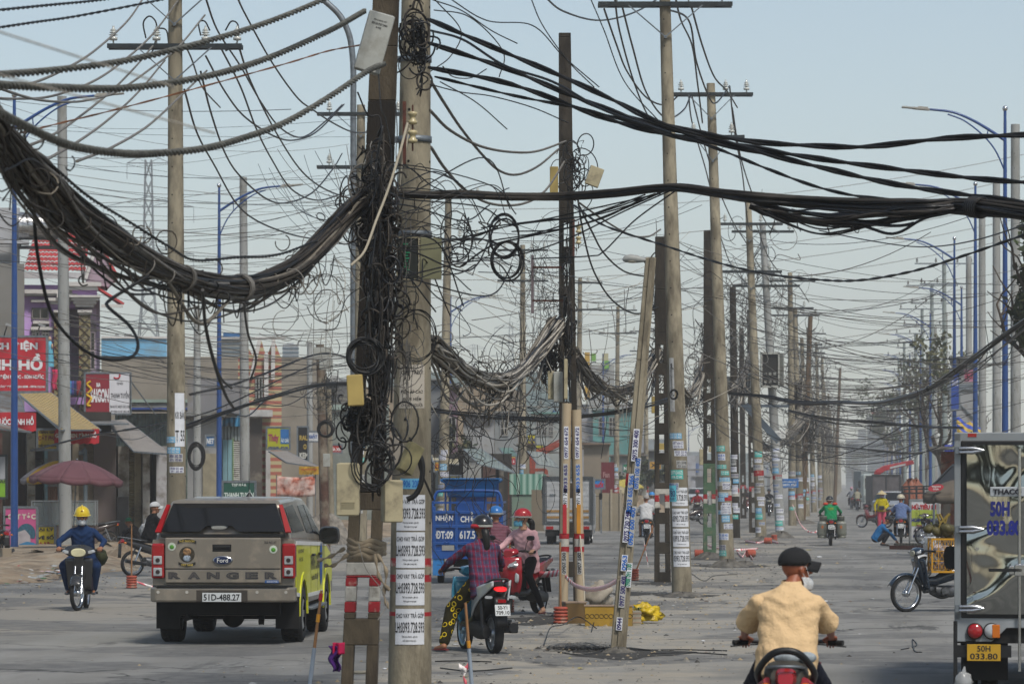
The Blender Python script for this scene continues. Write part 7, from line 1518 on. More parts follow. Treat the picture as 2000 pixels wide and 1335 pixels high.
# conductors of the left crossarm pole
HV=[[(285,-12),(250,40),(190,95),(140,128),(70,160),(-20,178)],[(352,-5),(300,65),(240,120),(180,160),(100,188),(30,193),(-30,190)],[(400,30),(350,90),(300,130),(230,178),(170,196),(120,199),(60,192),(-20,166)],
[(300,88),(265,130),(215,180),(150,232),(100,265),(20,300)],[(322,118),(270,180),(210,235),(150,278),(90,312)],[(404,138),(350,190),(290,245),(220,287),(150,315)]]
for i,p in enumerate(HV):cable('power_line','grey power conductor sweeping down toward the photographer from the insulator crossarm',D(p,64,38),.017,GREYC,group='grey conductors sweeping down from the crossarm')
HB=[[(400,-8),(425,60),(470,130),(510,200),(548,250),(590,268),(632,240),(668,205)],[(462,-8),(480,30),(530,120),(580,190),(612,215),(650,240),(690,258),(730,258)],[(402,110),(440,180),(480,230),(540,268),(580,273),(620,256),(672,204)],
[(392,140),(412,220),(440,300),(470,345),(520,388),(560,396),(610,376),(650,330),(668,300)],[(432,95),(470,170),(500,250),(530,310),(570,370),(620,391),(670,378)],[(466,90),(490,160),(540,260),(590,335),(640,372),(700,392)],
[(360,175),(385,260),(420,325),(460,395),(500,430),(560,455),(610,466),(660,470)],[(345,60),(372,110),(395,170),(430,210)]]
for i,p in enumerate(HB):cable('power_line','black power conductor looping between the two crossarm poles',D(p,65,98),.02,BLACK,group='black conductors looping between crossarm poles',res=12)
for p in([(285,75),(280,45),(293,32),(306,50),(300,95),(285,115)],[(392,70),(388,45),(400,42),(410,60)],[(440,60),(452,42),(465,50),(462,85),(440,100)],[(306,55),(325,60),(332,95),(350,100)]):
 cable('jumper_wire','black jumper loop over the white insulators',D(p,66.5,66.5),.016,BLACK,group='jumper loops over the white insulators')
# conductors of the median poles
HM_=[[(1180,18),(1205,90),(1225,140),(1262,190),(1300,205),(1326,186)],[(1215,12),(1235,90),(1262,180),(1300,230),(1335,215),(1350,182)],[(1296,16),(1345,40),(1360,120),(1385,190),(1400,200),(1425,168)],[(1350,12),(1372,90),(1395,150),(1420,178),(1440,210)],
[(1345,185),(1352,240),(1378,330),(1395,400),(1408,462)],[(1352,190),(1375,280),(1400,360),(1430,430),(1455,470)],[(1425,168),(1435,260),(1450,340),(1462,440),(1478,450)],[(1430,210),(1445,300),(1470,380),(1500,440),(1522,452)],
[(1408,465),(1430,520),(1470,560),(1500,545),(1530,545)],[(1478,440),(1500,500),(1530,540),(1560,560),(1580,590)],[(1455,470),(1490,530),(1530,580),(1570,600)],[(1060,-10),(1100,22),(1170,40),(1240,24),(1300,-12)],[(1200,-10),(1210,60),(1238,160),(1268,230),(1300,262)],[(1318,-10),(1330,40),(1352,90),(1362,160),(1372,240)]]
for i,p in enumerate(HM_):cable('power_line','black power conductor hanging between the median crossarms',D(p,67 if i<4 or i>10 else 91 if i<8 else 128,91 if i<4 or i>10 else 128 if i<8 else 150),.02,BLACK,group='black conductors hanging between median crossarms',res=10)
RB=[('topmost heavy twisted black cable swinging from the near pole to the blue lamp',[(838,38),(900,65),(1000,108),(1100,150),(1200,196),(1300,243),(1450,274),(1600,285),(1700,286),(1850,270),(2030,262)],(.028),2,1.3),
('second heavy twisted black cable descending across the sky',[(838,84),(1000,138),(1150,200),(1300,250),(1450,284),(1600,310),(1750,330),(1900,348),(2030,358)],(.027),2,1.2),
('third heavy twisted black cable descending to the wrapped knot',[(838,132),(1000,165),(1180,230),(1300,262),(1450,290),(1600,326),(1750,360),(1900,382),(2030,398)],(.027),2,1.1),
('slender black cable dropping under the heavy ones',[(850,150),(1000,186),(1150,216),(1300,258),(1400,290),(1500,330),(1600,366),(1700,386),(1850,393)],(.016),2,.8),
('smooth black cable leaving the near pole top',[(842,60),(905,78),(985,128),(1080,160),(1180,215),(1310,260)],(.012),1,1)]
for lb,p,r,st,pi_ in RB:cable('black_cable',lb,D(p,34,30),r,BLACK,st,pi_,group='heavy black cables right of the near pole',res=10)
for i,p in enumerate(([(845,0),(900,20),(960,60),(1010,85)],[(870,-8),(950,40),(1040,50),(1100,110),(1170,170)],[(1035,-8),(1060,50),(1110,120),(1160,170)],[(1150,-10),(1180,60),(1220,160),(1290,240)],[(860,160),(930,200),(990,252)],[(840,165),(900,180),(960,188),(1040,210),(1110,240)],[(850,0),(900,60),(880,110),(840,140)],[(848,20),(910,30),(960,70),(985,110),(975,150)],[(865,130),(885,150),(920,152),(950,135)])):
 cable('drop_wire','thin black wire trailing from the crowded top of the near pole',D(p,33.5,36),.006,BLACK,group='thin wires trailing from the near pole top')
for lb,p in(('twisted grey service cable hanging from the near pole to the centre pole',[(840,216),(880,255),(940,286),(1000,297),(1050,295),(1105,276)]),('steep twisted grey service cable sagging before the centre pole',[(842,160),(870,205),(900,250),(940,300),(975,333),(1010,341),(1050,325),(1090,292)]),('deep twisted grey service cable looping up to the centre pole',[(842,288),(870,330),(910,372),(960,398),(1020,398),(1065,372),(1105,312)])):
 cable('twisted_cable',lb,D(p,35,56),.016,GREYC,3,.16,group='twisted service cables to the centre pole',res=12)
for lb,p in(('twisted black service cable falling from the centre pole behind the leaning pole',[(1128,385),(1140,460),(1160,530),(1195,585),(1240,612),(1285,600)]),('twisted black service cable arcing to the old street lamp',[(1130,400),(1155,450),(1180,495),(1220,530),(1268,541)]),('twisted cable linking centre pole and second dark pole',[(1130,395),(1180,430),(1230,458),(1265,462),(1290,448)])):
 cable('twisted_cable',lb,D(p,56,74),.016,BLACK if 'black' in lb else GREYC,3,.2,group='twisted cables beyond the centre pole',res=12)
def bundle(name,label,pts,Rp,n,r,mats,seed,stray=0,ties=(),group=None,cat='cable bundle',sag=.3,hang=0,hlen=.5,tie_mat=None,twist=.6,loops=0,loopr=.12):
 q=random.Random(seed);P=runon(catmull([W(*p)for p in pts],12),pts if pts[0][0]>-1000 else[(0,0)]*2);o=P[0].copy();P=P-o;m=len(P);R=np.interp(np.linspace(0,1,m),np.linspace(0,1,len(Rp)),Rp)
 e=thing(name,label,cat,tuple(o),0,group);T,U,B=frames(P);g=MB();t=np.linspace(0,1,m)
 L=np.linalg.norm(np.diff(P,axis=0),axis=1).sum()
 for i in range(n):
  a0=q.uniform(0,2*pi);rad=sqrt(q.random());w=q.uniform(-1,1)*twist
  a=a0+w*2*pi*t+.4*np.sin(t*q.uniform(6,20)+q.uniform(0,6));rr=R*(rad+.12*np.sin(t*q.uniform(10,40)+q.uniform(0,6)))
  Q=P+U*(rr*np.cos(a))[:,None]+B*(rr*np.sin(a))[:,None]
  if i<stray:
   c=q.uniform(.15,.85);wd=q.uniform(.06,.2);Q[:,2]-=q.uniform(.5,1.6)*sag*np.exp(-((t-c)/wd)**2)
  s0,s1=(0,m)if q.random()<.8 else sorted((q.randrange(m//2),q.randrange(m//2,m)))
  if s1-s0>3:g.tube(Q[s0:s1],r*q.uniform(.6,1.4),5,q.randrange(len(mats)))
 g.build('strand',mats,e)
 if hang or loops:
  g=MB()
  for i in range(hang):
   j=q.randrange(m);p0=P[j]-[0,0,R[j]*.5];l=q.uniform(.2,1)*hlen;x=q.gauss(0,.25)*l;pts2=[p0,p0+[x*.2,q.gauss(0,.05),-l*.4],p0+[x,q.gauss(0,.1),-l*.9]]
   if q.random()<.5:pts2+=[p0+[x*1.8,0,-l*.6],p0+[x*2.2,0,q.uniform(-.3,.1)*l]]
   g.tube(catmull(pts2,6),r*.45,4,q.randrange(len(mats)))
  for i in range(loops):
   j=q.randrange(m);c=P[j]+np.array([q.gauss(0,R[j]),q.gauss(0,R[j]),q.gauss(0,R[j]*1.2)]);lr=loopr*q.uniform(.5,1.5);n1=unit([q.gauss(0,.5),1,q.gauss(0,.5)]);u=unit(np.cross(n1,[0,0,1]));v=np.cross(n1,u);a1=q.uniform(0,6)
   g.tube([c+(u*cos(a)+v*sin(a)*q.uniform(.85,1))*lr for a in np.linspace(a1,a1+q.uniform(3,7),16)],r*.5,4,q.randrange(len(mats)))
  g.build('loose_wire',mats,e)['kind']='stuff'
 for k,(tt,ln)in enumerate(ties):
  j=int(tt*(m-1));A=np.stack([U[j],B[j],T[j]],1);g=MB();g.lathe([(R[j]*1.08,-ln/2),(R[j]*1.15,0),(R[j]*1.05,ln/2)],k=14,cap=False)
  for s_ in range(5):g.lathe([(R[j]*1.12+.006,-ln/2+s_*ln/5),(R[j]*1.16+.01,-ln/2+(s_+.5)*ln/5),(R[j]*1.12+.006,-ln/2+(s_+1)*ln/5)],k=14,cap=False)
  for i in range(len(g.V)):g.V[i]=g.V[i]@A.T+P[j]
  g.build('wrap_tie',tie_mat or BROWNC,e,solid=.006)
 return e
DK=[BLACK,BROWNC,M('dusty dark cable','#2a2622',.75,var=.3,sc=6),GREYC];MX=[GREYC,BROWNC,GREYL,M('dusty dark cable'),BLACK];LT=[GREYL,GREYC,M('pale dusty cable','#716b60',.75,var=.25,sc=8),BROWNC];BK=[BLACK,M('black cable sheen','#15171b',.35,var=.2),M('dusty dark cable')]
BL=[(-1300,-480,15),(-520,-60,18),(-70,200,20.5),(-10,262,21),(28,308,21.5),(75,350,22),(130,408,23),(205,458,24),(280,505,25),(345,536,26),(400,555,27),(460,562,28),(520,552,29),(580,520,30),(640,462,31),(685,412,31.6),(722,385,32)]
bundle('cable_bundle','enormous sagging bundle of dark cables from the upper edge to the near pole',BL,[.09,.09,.10,.10,.115,.115,.11,.10,.085,.07,.08,.085,.085,.085,.09,.09,.08],150,.011,[GREYC,BROWNC,BROWNC,M('dusty dark cable','#2a2622',.75,var=.3,sc=6),BLACK,M('pale dusty cable','#716b60',.75,var=.25,sc=8)],1,stray=16,sag=.22,ties=((.58,.06),(.70,.10)),hang=60,hlen=.4,loops=80,loopr=.07,tie_mat=GREYC)
cable('messenger_wire','straight support wire running just above the enormous bundle',D([(100,322),(170,382),(250,432),(330,482),(380,508),(460,503),(540,498),(620,470)],22,30),.012,BLACK,2,.2)
for i,p in enumerate(([(66,388),(70,470),(85,560),(105,620),(145,668),(190,697),(232,702),(262,693),(269,668),(252,635),(212,600),(212,588),(245,566),(290,538)],[(78,390),(100,430),(150,490),(200,540),(250,572),(300,574)],[(140,430),(160,490),(200,530),(260,545),(330,540)],[(396,566),(402,640),(420,715),(440,770),(455,795)],[(395,565),(398,610),(412,680),(430,735),(452,758)],[(476,590),(484,650),(500,700),(490,740)],[(240,545),(262,566),(300,562),(320,545)])):
 cable('hanging_cable',('thick black cable looping far down below the enormous bundle','black cable curving under the bundle toward its middle','brown black cable sagging below the red tiled roof','long black cable hanging straight down beside the blue lamp post','thinner cable hanging beside the long straight one','grey cable dangling before the striped facade','short cable loop under the bundle waist')[i],D(p,22.5+i*.6,24.5+i*.7),.012 if i in(0,3)else .009,BLACK)
bundle('cable_bundle','tight black cable bundle crossing the whole street at mid height',[(700,376,33),(840,381,33),(900,379,33),(1000,384,33),(1100,384,33),(1200,377,32.5),(1310,366,32),(1400,376,31.5),(1470,385,31),(1560,393,31),(1680,402,30.5),(1800,404,30),(1870,402,30),(1940,408,29.5),(2040,420,29)],[.03,.03,.028,.028,.03,.032,.034,.036,.045,.05,.055,.06,.07,.065,.06],34,.013,BK,2,stray=0,ties=((.86,.18),),tie_mat=BLACK,twist=.3)
bundle('cable_bundle','loose black strands hanging below the wrapped black bundle',[(1465,400,31),(1520,415,31),(1600,424,30.6),(1700,424,30.3),(1800,415,30),(1870,405,30)],[.03,.06,.07,.07,.05,.03],16,.011,BK,3,stray=3,sag=.06,twist=.15,hang=4,hlen=.2)
for i,p in enumerate(([(1478,408),(1530,432),(1590,455),(1640,452),(1720,432),(1800,412)],[(1480,412),(1560,446),(1620,458),(1680,446),(1760,420),(1850,405)],[(1500,415),(1600,440),(1700,441),(1830,418)],[(1300,372),(1200,415),(1130,440),(1030,462),(960,480),(900,520)],[(1310,372),(1220,412),(1100,470),(1000,500),(920,505)],[(1290,378),(1190,400),(1080,425),(960,450),(840,500)],[(1280,378),(1150,420),(1000,440),(880,470),(820,470)],[(1320,372),(1240,430),(1180,490),(1150,500),(1040,505)],[(1300,370),(1245,395),(1160,420),(1060,430),(940,445)],[(1260,380),(1180,410),(1060,452),(960,470)],[(1262,384),(1180,425),(1090,448),(1000,452)])):
 cable('black_cable','thin black cable peeling off the tight bundle' if i>2 else 'slack black cable sagging below the wrapped bundle',D(p,31 if i<3 else 32.3,30.3 if i<3 else 34),.007 if i>3 else .009,BLACK,group='cables peeling off the tight bundle' if i>2 else 'slack cables below the wrapped bundle')
cable('black_cable','long twisted black cable sagging across the right half of the sky',D([(1120,400),(1180,440),(1300,480),(1400,512),(1500,535),(1600,546),(1680,547),(1780,530),(1880,500),(2030,448)],52,38),.017,BLACK,2,.9)
cable('black_cable','smooth black cable with a slack curve over the far lamps',D([(1600,450),(1700,470),(1800,482),(1900,470),(2030,430)],60,44),.01,BLACK,1)
bundle('cable_bundle','black bundle climbing to the blue lamps over the crane truck',[(1425,768,98),(1500,774,96),(1560,786,94),(1640,786,90),(1720,786,84),(1800,765,78),(1850,736,74),(1900,700,70),(1960,655,66),(2040,600,62)],[.035,.04,.08,.04,.04,.045,.06,.05,.04,.04],20,.014,BK,4,stray=4,sag=.4,hang=10,hlen=.8,loops=14,ties=((.55,.2),),tie_mat=BLACK)
for lb,p,d0,d1,r in(('low black bundle crossing behind the blue tricycle',[(838,800),(950,812),(1060,818),(1180,808),(1280,788),(1330,770)],60,74,.04),('black bundle over the far motorbikes',[(1540,802),(1600,815),(1700,824),(1790,832),(1880,836)],118,104,.05),('far black cable line over the hazy road end',[(1560,860),(1640,872),(1760,884),(1800,884)],200,180,.07),('long slack black bundle rising from the blue street lamp to the rusty pole',[(330,845),(450,800),(540,772),(620,752),(700,748)],70,84,.05),('thin slack bundle across the shop awnings',[(60,880),(180,850),(300,830),(420,800),(560,735),(640,700)],70,100,.025),('upper slack bundle beside the rusty pole',[(370,770),(450,752),(520,728),(590,700),(640,690),(690,702)],80,90,.03)):
 bundle('cable_bundle',lb,D(p,d0,d1),[r,r*.8,r],9,r*.25,BK,int(d0),stray=2,sag=.3,twist=.2,hang=3)
bundle('cable_bundle','grey and black bundle sagging between the near pole and the centre pole',[(838,668,35),(870,698,38),(910,727,42),(950,742,46),(985,744,48),(1020,722,51),(1055,680,54),(1090,632,56)],[.10,.11,.09,.11,.11,.08,.12,.14],100,.012,LT+[GREYL,BROWNC,BLACK],5,stray=14,sag=.25,hang=26,hlen=.8,loops=44,loopr=.11)
bundle('cable_bundle','ragged bundle sagging from the centre pole to the second dark pole',[(1118,688,56.5),(1145,732,60),(1180,760,64),(1215,764,68),(1250,744,72),(1285,690,76)],[.12,.12,.1,.12,.13],60,.014,LT+[BROWNC,BLACK],6,stray=14,sag=.3,hang=22,hlen=.8,loops=44,loopr=.12)
bundle('cable_bundle','ragged bundle between the second dark pole and the green painted pole',[(1298,690,77),(1320,740,84),(1340,775,90),(1362,750,97),(1380,690,104)],[.13,.13,.14,.14,.12],46,.016,LT+[BROWNC,BLACK],7,stray=10,sag=.4,hang=20,hlen=1.1,loops=30,loopr=.15)
bundle('cable_bundle','hazy ragged bundle beyond the green painted pole',[(1388,690,105),(1410,745,115),(1430,762,125),(1450,735,135),(1468,690,148)],[.14,.14,.14],32,.02,LT+[BLACK],8,stray=8,sag=.5,hang=14,hlen=1.5,loops=30,loopr=.25)
bundle('cable_bundle','hazy pale bundle fanning down behind the wooden pole',[(1472,850,150),(1500,870,158),(1540,850,166),(1570,815,172),(1585,800,180)],[.25,.3,.2],30,.02,LT+[BLACK],9,stray=8,sag=.6,hang=16,hlen=1.4,loops=30,loopr=.25)
for i in range(8):
 a,b=FARP[i],FARP[i+1];da,db=F/SY(a[1]),F/SY(b[1]);ya=HY-5.0*F/da;yb_=HY-5.0*F/db
 bundle('cable_bundle','far cable bundle draped between hazy median poles',[(a[0],ya,da),((a[0]+b[0])/2,(ya+yb_)/2+1.6*F/da,(da+db)/2),(b[0],yb_,db)],[.2,.2],12,.03,LT+[BLACK,BLACK],30+i,stray=4,sag=.8,hang=8,hlen=2,loops=14,loopr=.4,group='far bundles between median poles')
# tangles hugging the poles
def tangle(name,label,c,size,n,r,mats,seed,cat='cable tangle',loopr=.3,down=0,flat=.5):
 q=random.Random(seed);o=W(*c);e=thing(name,label,cat,tuple(o));g=MB()
 for i in range(n):
  k=q.random()
  if k<.45:
   cc=np.array([q.gauss(0,size[0]),q.gauss(0,size[1]),q.gauss(0,size[2])]);lr=loopr*q.uniform(.35,1.3);n1=unit([q.gauss(0,flat),1,q.gauss(0,flat)]);u=unit(np.cross(n1,[0,0,1]));v=np.cross(n1,u);a1=q.uniform(0,6);ec=q.uniform(.5,1)
   g.tube([cc+u*cos(a)*lr*ec+v*sin(a)*lr for a in np.linspace(a1,a1+q.uniform(2.5,7.5),18)],r*q.uniform(.6,1.3),5,q.randrange(len(mats)))
  else:
   p=np.array([q.gauss(0,size[0]),q.gauss(0,size[1]),q.gauss(0,size[2])]);P=[p]
   for j in range(q.randint(3,5)):p=p+np.array([q.gauss(0,size[0]*.6),q.gauss(0,size[1]*.6),q.gauss(-down*.2,size[2]*.45)]);p[0]*=.7;P.append(p)
   g.tube(catmull(P,7),r*q.uniform(.5,1.3),5,q.randrange(len(mats)))
 g.build('wire',mats,e)['kind']='stuff'
 return e
def tagl(e):e['kind']='thing'
tangle('cable_tangle','black cable snarl at the top of the near pole beside the meter box',(816,85,33.6),(.07,.09,.16),46,.009,BK,51,loopr=.18)
tangle('cable_tangle','dense knot of cables where the enormous bundle meets the near pole',(722,405,32),(.10,.10,.26),110,.007,DK,52,loopr=.15)
tangle('cable_tangle','thick black mass of cables wrapping the dark pole middle',(748,500,31.6),(.08,.08,.42),230,.009,BK+[BROWNC],53,loopr=.11,flat=.9)
tangle('cable_tangle','black cables running down the dark pole above the coils',(738,690,31.4),(.06,.07,.40),130,.008,BK+[BROWNC],54,loopr=.07,flat=1.2)
tangle('cable_tangle','bushy black clump of wire ends on the dark pole',(704,812,31.4),(.075,.07,.085),190,.0065,BK,55,loopr=.09)
tangle('cable_tangle','loose black loops spreading between the near pole and centre pole',(900,460,34.5),(.30,.1,.20),24,.006,BK,56,loopr=.22,flat=.25)
tangle('cable_tangle','fine wires drooping beside the open green junction box',(795,660,32.6),(.06,.06,.42),26,.004,BK+[GREYC],57,loopr=.2)
tangle('cable_tangle','fine grey wire ends under the enormous bundle',(640,560,31.5),(.34,.1,.2),28,.0035,LT+[BLACK],58,loopr=.22,down=.5)
tangle('cable_tangle','cable snarl below the two beige boxes of the dark pole',(742,875,31.2),(.10,.08,.12),34,.009,BK,59,loopr=.17)
tangle('cable_tangle','black snarl hanging on the centre pole shoulder',(1074,690,56),(.08,.1,.22),80,.010,BK,60,loopr=.17)
tangle('cable_tangle','cobweb of fine wires beside the centre pole bracket',(1060,570,56),(.22,.2,.4),70,.0035,BK+[GREYC],61,loopr=.4,down=.4)
tangle('cable_tangle','dark cable mass down the centre pole',(1110,620,55.8),(.05,.07,.6),60,.010,BK+[BROWNC],62,loopr=.09,flat=1.2)
tangle('cable_tangle','wire snarl at the top brackets of the centre pole',(1120,335,55.8),(.13,.1,.2),40,.008,BK,63,loopr=.22)
tangle('cable_tangle','cables hugging the second dark pole',(1286,640,76),(.08,.1,.7),60,.012,BK+[GREYC],64,loopr=.3)
tangle('cable_tangle','hanging snarl on the square pole above its green paint',(1378,730,104),(.22,.2,.8),100,.010,BK+[GREYC],65,loopr=.3)
tangle('cable_tangle','untidy wire nest above the grey transformer',(1440,660,130),(.5,.3,.8),60,.010,BK+[GREYC],66,loopr=.4)
tangle('cable_tangle','hazy wire nest on the far wooden pole',(1572,840,180),(.45,.4,.9),70,.014,BK+[GREYC],67,loopr=.6)
tangle('cable_tangle','wires clinging to the rusty junction box pole',(640,770,106),(.22,.2,.45),40,.009,BK,68,loopr=.35)
tangle('cable_tangle','hazy wire nest halfway between tan poles',(1500,860,150),(.6,.4,.8),50,.011,BK+[GREYC],69,loopr=.6)
tangle('cable_tangle','thin wires drooping in front of the blue warehouse',(905,830,62),(.5,.3,.7),46,.006,BK,70,loopr=.5,down=.5)
tangle('cable_tangle','thin wires drooping beside the cream conduits',(1030,800,62),(.35,.3,.6),36,.006,BK,71,loopr=.5,down=.5)
for i,(x,y,d)in enumerate(((1600,800,215),(1615,850,260),(1545,700,170),(1590,740,200),(1480,560,140))):tangle('cable_tangle','distant haze softened wire nest on the median poles',(x,y,d),(.7,.5,1.2),36,.014,BK+[GREYC],80+i,loopr=.6)['group']='distant wire nests'
def coil(label,c,rad,n,r,mat,seed,sx=1.,cat='cable coil',group=None):
 q=random.Random(seed);o=W(*c);g=MB()
 for i in range(n):
  cc=np.array([q.gauss(0,rad*.06),q.gauss(0,.02),q.gauss(0,rad*.08)]);a1=q.uniform(0,6);rr=rad*q.uniform(.8,1.08)
  g.tube([cc+[cos(a)*rr*sx,.02*sin(a*3+i),sin(a)*rr]for a in np.linspace(a1,a1+6.3,26)],r,6)
 return tag(g.build('cable_coil',mat,loc=tuple(o)),label,cat,group)
coil('big neat coil of black cable on the dark pole',(712,697,31),.16,13,.007,BLACK,1);coil('coil of black cable hanging below the box lid',(727,905,30.9),.19,3,.006,BLACK,2,.85);coil('wide loops of black cable across the near concrete pole',(812,655,33),.27,4,.005,BLACK,3,.75)
coil('oval coil of black cable tied to the short pale pole',(384,890,115),.42,14,.016,BLACK,4,.6);coil('ring of black cable on the rusty pole',(636,838,104),.22,14,.014,BLACK,5,1);coil('small ring of black cable on the tan pole',(1316,770,66),.09,6,.008,BLACK,6,.8);coil('large open loop of black cable right of the near pole',(985,460,34),.22,3,.009,BLACK,7,.7);coil('second open loop of black cable right of the near pole',(990,510,34),.20,3,.009,BLACK,8,.8);coil('loop of cable beside the wooden pole',(1562,866,178),.7,6,.02,BLACK,9,.8)
cable('conduit_pipe','cream conduit tube running slantwise over the dark pole',D([(796,240),(780,300),(758,370),(735,430),(712,490),(686,518)],31.2,31),.012,WHITEC)
cable('conduit_pipe','thin cream tube bent around the near concrete pole',D([(800,250),(792,290),(784,330),(778,400)],33,33),.009,WHITEC)
cable('hose','thick black hose looping from the meter box to the concrete pole',D([(815,880),(825,905),(823,940),(812,965),(795,975)],32.4,32.4),.028,BLACK);cable('black_cable','black cable curving down the concrete pole edge',D([(800,855),(812,880),(822,920),(835,950),(846,975)],33,34),.012,BLACK)
# the web of thin wires over the whole street, each its own wire
def wire(label,p0,p1,sag,r,mat,group):
 a,b=W(*p0),W(*p1);t=np.linspace(0,1,22)[:,None];P=a+(b-a)*t;P[:,2]-=(4*sag*t*(1-t))[:,0]
 g=MB();g.tube(P-a,r,4,cap=False);return tag(g.build('overhead_wire',mat,loc=tuple(a)),label,'wire',group)
q=random.Random(77)
GA='thin wires strung across the left sky';
for i in range(34):
 y0=q.uniform(170,520);y1=y0+q.uniform(-60,110);wire('thin dark wire strung across the left sky to the tan poles',(q.uniform(-80,0),y0,q.uniform(85,130)),(q.uniform(560,880),y1,q.uniform(85,140)),q.uniform(.1,1.2),q.uniform(.005,.009),q.choice((BLACK,GREYC,BROWNC)),GA)
for i in range(30):
 y0=q.uniform(600,720);wire('thin wire passing low over the left roofs',(q.uniform(-60,340),y0,q.uniform(70,100)),(q.uniform(640,900),y0+q.uniform(-20,90),q.uniform(80,130)),q.uniform(.1,.9),q.uniform(.005,.009),q.choice((BLACK,GREYC)),'thin wires low over the left roofs')
for i in range(40):
 y0=q.uniform(400,800);x0=q.uniform(835,1000);wire('thin wire crossing the middle of the view between poles',(x0,y0,q.uniform(60,100)),(q.uniform(1250,1480),y0+q.uniform(-120,120),q.uniform(80,140)),q.uniform(.1,1.3),q.uniform(.005,.009),q.choice((BLACK,BLACK,GREYC,GREYL)),'thin wires crossing between the middle poles')
for i in range(62):
 y0=q.uniform(450,810);d0=q.uniform(80,150);x0=q.uniform(1290,1480);y1=880-(880-y0)*q.uniform(.45,1.05);wire('thin wire crossing the road toward the right hand lamps',(x0,y0,d0),(q.uniform(1760,2060),y1+q.uniform(-40,60),d0*q.uniform(.7,1.1)),q.uniform(.2,1.6),q.uniform(.006,.010),q.choice((BLACK,BLACK,GREYC,BROWNC)),'thin wires crossing the road to the lamps')
 q.random()
for i in range(60):
 d0=q.uniform(170,420);y0=HY-q.uniform(3.5,9.5)*F/d0;xm=1650-26*F/7000*0;xa=1650-F/d0*q.uniform(3,5)*1.0;xb_=1650+F/d0*q.uniform(5,9);wire('hazy far wire crossing high over the road end',(xa,y0,d0),(xb_,y0+q.uniform(-12,12),d0*q.uniform(.9,1.1)),q.uniform(.3,1.5),q.uniform(.012,.02),q.choice((BLACK,BLACK,GREYC)),'hazy far wires over the road end')
for i in range(22):
 x0=q.uniform(500,700);y0=q.uniform(280,420);wire('stray wire fanning out beside the steel lamp neck',(x0,y0,q.uniform(40,60)),(q.uniform(705,740),q.uniform(330,480),33),q.uniform(.0,.5),.004,q.choice((BLACK,GREYC)),'stray wires beside the steel lamp neck')
for i,(y0,y1)in enumerate(((392,380),(428,416),(454,442),(488,470),(560,540),(602,588),(300,285),(655,640),(690,676))):
 wire('faint high transmission wire from the lattice pylon',(-100,y0,500),(2100,y1-60+i*9,560),9,.05,GREYC,'faint high transmission wires')
for k,(x0,y0,x1,y1)in enumerate(((20,70,340,170),(0,150,420,260))):wire('blurred pale near wire slanting across the upper left sky',(x0-60,y0-20,11),(x1,y1,13),0,.0035,GREYL,'blurred pale near wires')
for i in range(34):
 x=q.choice((q.uniform(860,1060),q.uniform(1150,1260),q.uniform(600,700)));y=q.uniform(560,800);d=q.uniform(58,80);L=q.uniform(40,170)
 cable('drop_wire','thin wire dangling straight down from the bundles',[(x,y,d),(x+q.uniform(-8,8),y+L*.4,d),(x+q.uniform(-14,14),y+L,d)],.006,q.choice((BLACK,GREYC)),group='thin wires dangling from the bundles',res=5,k=4)
# BOXES ON THE POLES
BEI=M('beige box plastic','#9f967a',.6,var=.08,sc=4,dirt=('#6d6553',.35,3));BEIW=M('pale box plastic','#989a95',.6,var=.07,sc=4,dirt=('#7d7c74',.4,3));YELB=M('yellowed box plastic','#a08c52',.6,var=.1,sc=5)
def pbox(label,c,w,h,dp,mat,ry=0,rz=0,lid=True,name='meter_box',louv=0,txt=None,group=None,bev=.012,cat='meter box'):
 e=thing(name,label,cat,tuple(W(*c)),rz,group);e.rotation_euler=(0,ry,rz)
 g=MB();g.box(-w/2,w/2,-dp/2,dp/2,-h/2,h/2);g.build('housing',mat,e,bevel=bev)
 if lid:g=MB();g.box(-w/2*.96,w/2*.96,-dp/2-.012,-dp/2,-h/2*.97,h/2*.97);g.build('lid',mat,e,bevel=.006)
 if louv:g=MB();[g.box(-w*.3,w*.3,-dp/2-.018,-dp/2-.01,-h*.35+k*.016,-h*.35+k*.016+.006)for k in range(louv)];g.build('vent',mat,e)
 if txt:g=MB();[g.text(t_,(0,-dp/2-.0145,z*h),w*ww,hh*h,0,bold=.03)for t_,z,hh,ww in txt];g.build('lettering',INKK,e)
 return e
pbox('tilted white electric box at the top of the dark pole',(731,84,31.6),.235,.54,.10,BEIW,ry=.27,rz=.1,name='electric_box',louv=0,txt=(('PHƯỢNG HT',.36,.035,.5),('0918.727.900',.30,.035,.6),('H2',.24,.03,.2)),bev=.02,cat='electric box')
pbox('beige meter box with a pointed hood on the dark pole',(680,955,31),.20,.46,.14,BEI,name='meter_box',louv=4,bev=.03);pbox('small beige box with a hinged side beside the posters',(765,978,31.2),.17,.37,.13,BEI,rz=.3,bev=.015)
pbox('yellowed square box halfway up the dark pole',(694,762,31),.14,.27,.10,YELB,ry=-.05)
pbox('open box lid hanging twisted below the cable snarl',(800,895,32),.14,.28,.10,M('mossy plastic','#6f6a4c',.7,var=.3,sc=8),ry=.5,rz=.5);pbox('broken dusty lid behind the twisted one',(775,880,32.2),.16,.22,.05,M('dusty lid','#7d7870',.7,var=.3,sc=6),ry=-.5,rz=.2)
e=pbox('open green circuit box with its lid swung aside on the concrete pole',(797,505,32.8),.19,.38,.09,M('open box dark','#1d211f',.6),lid=False,name='junction_box',cat='junction box')
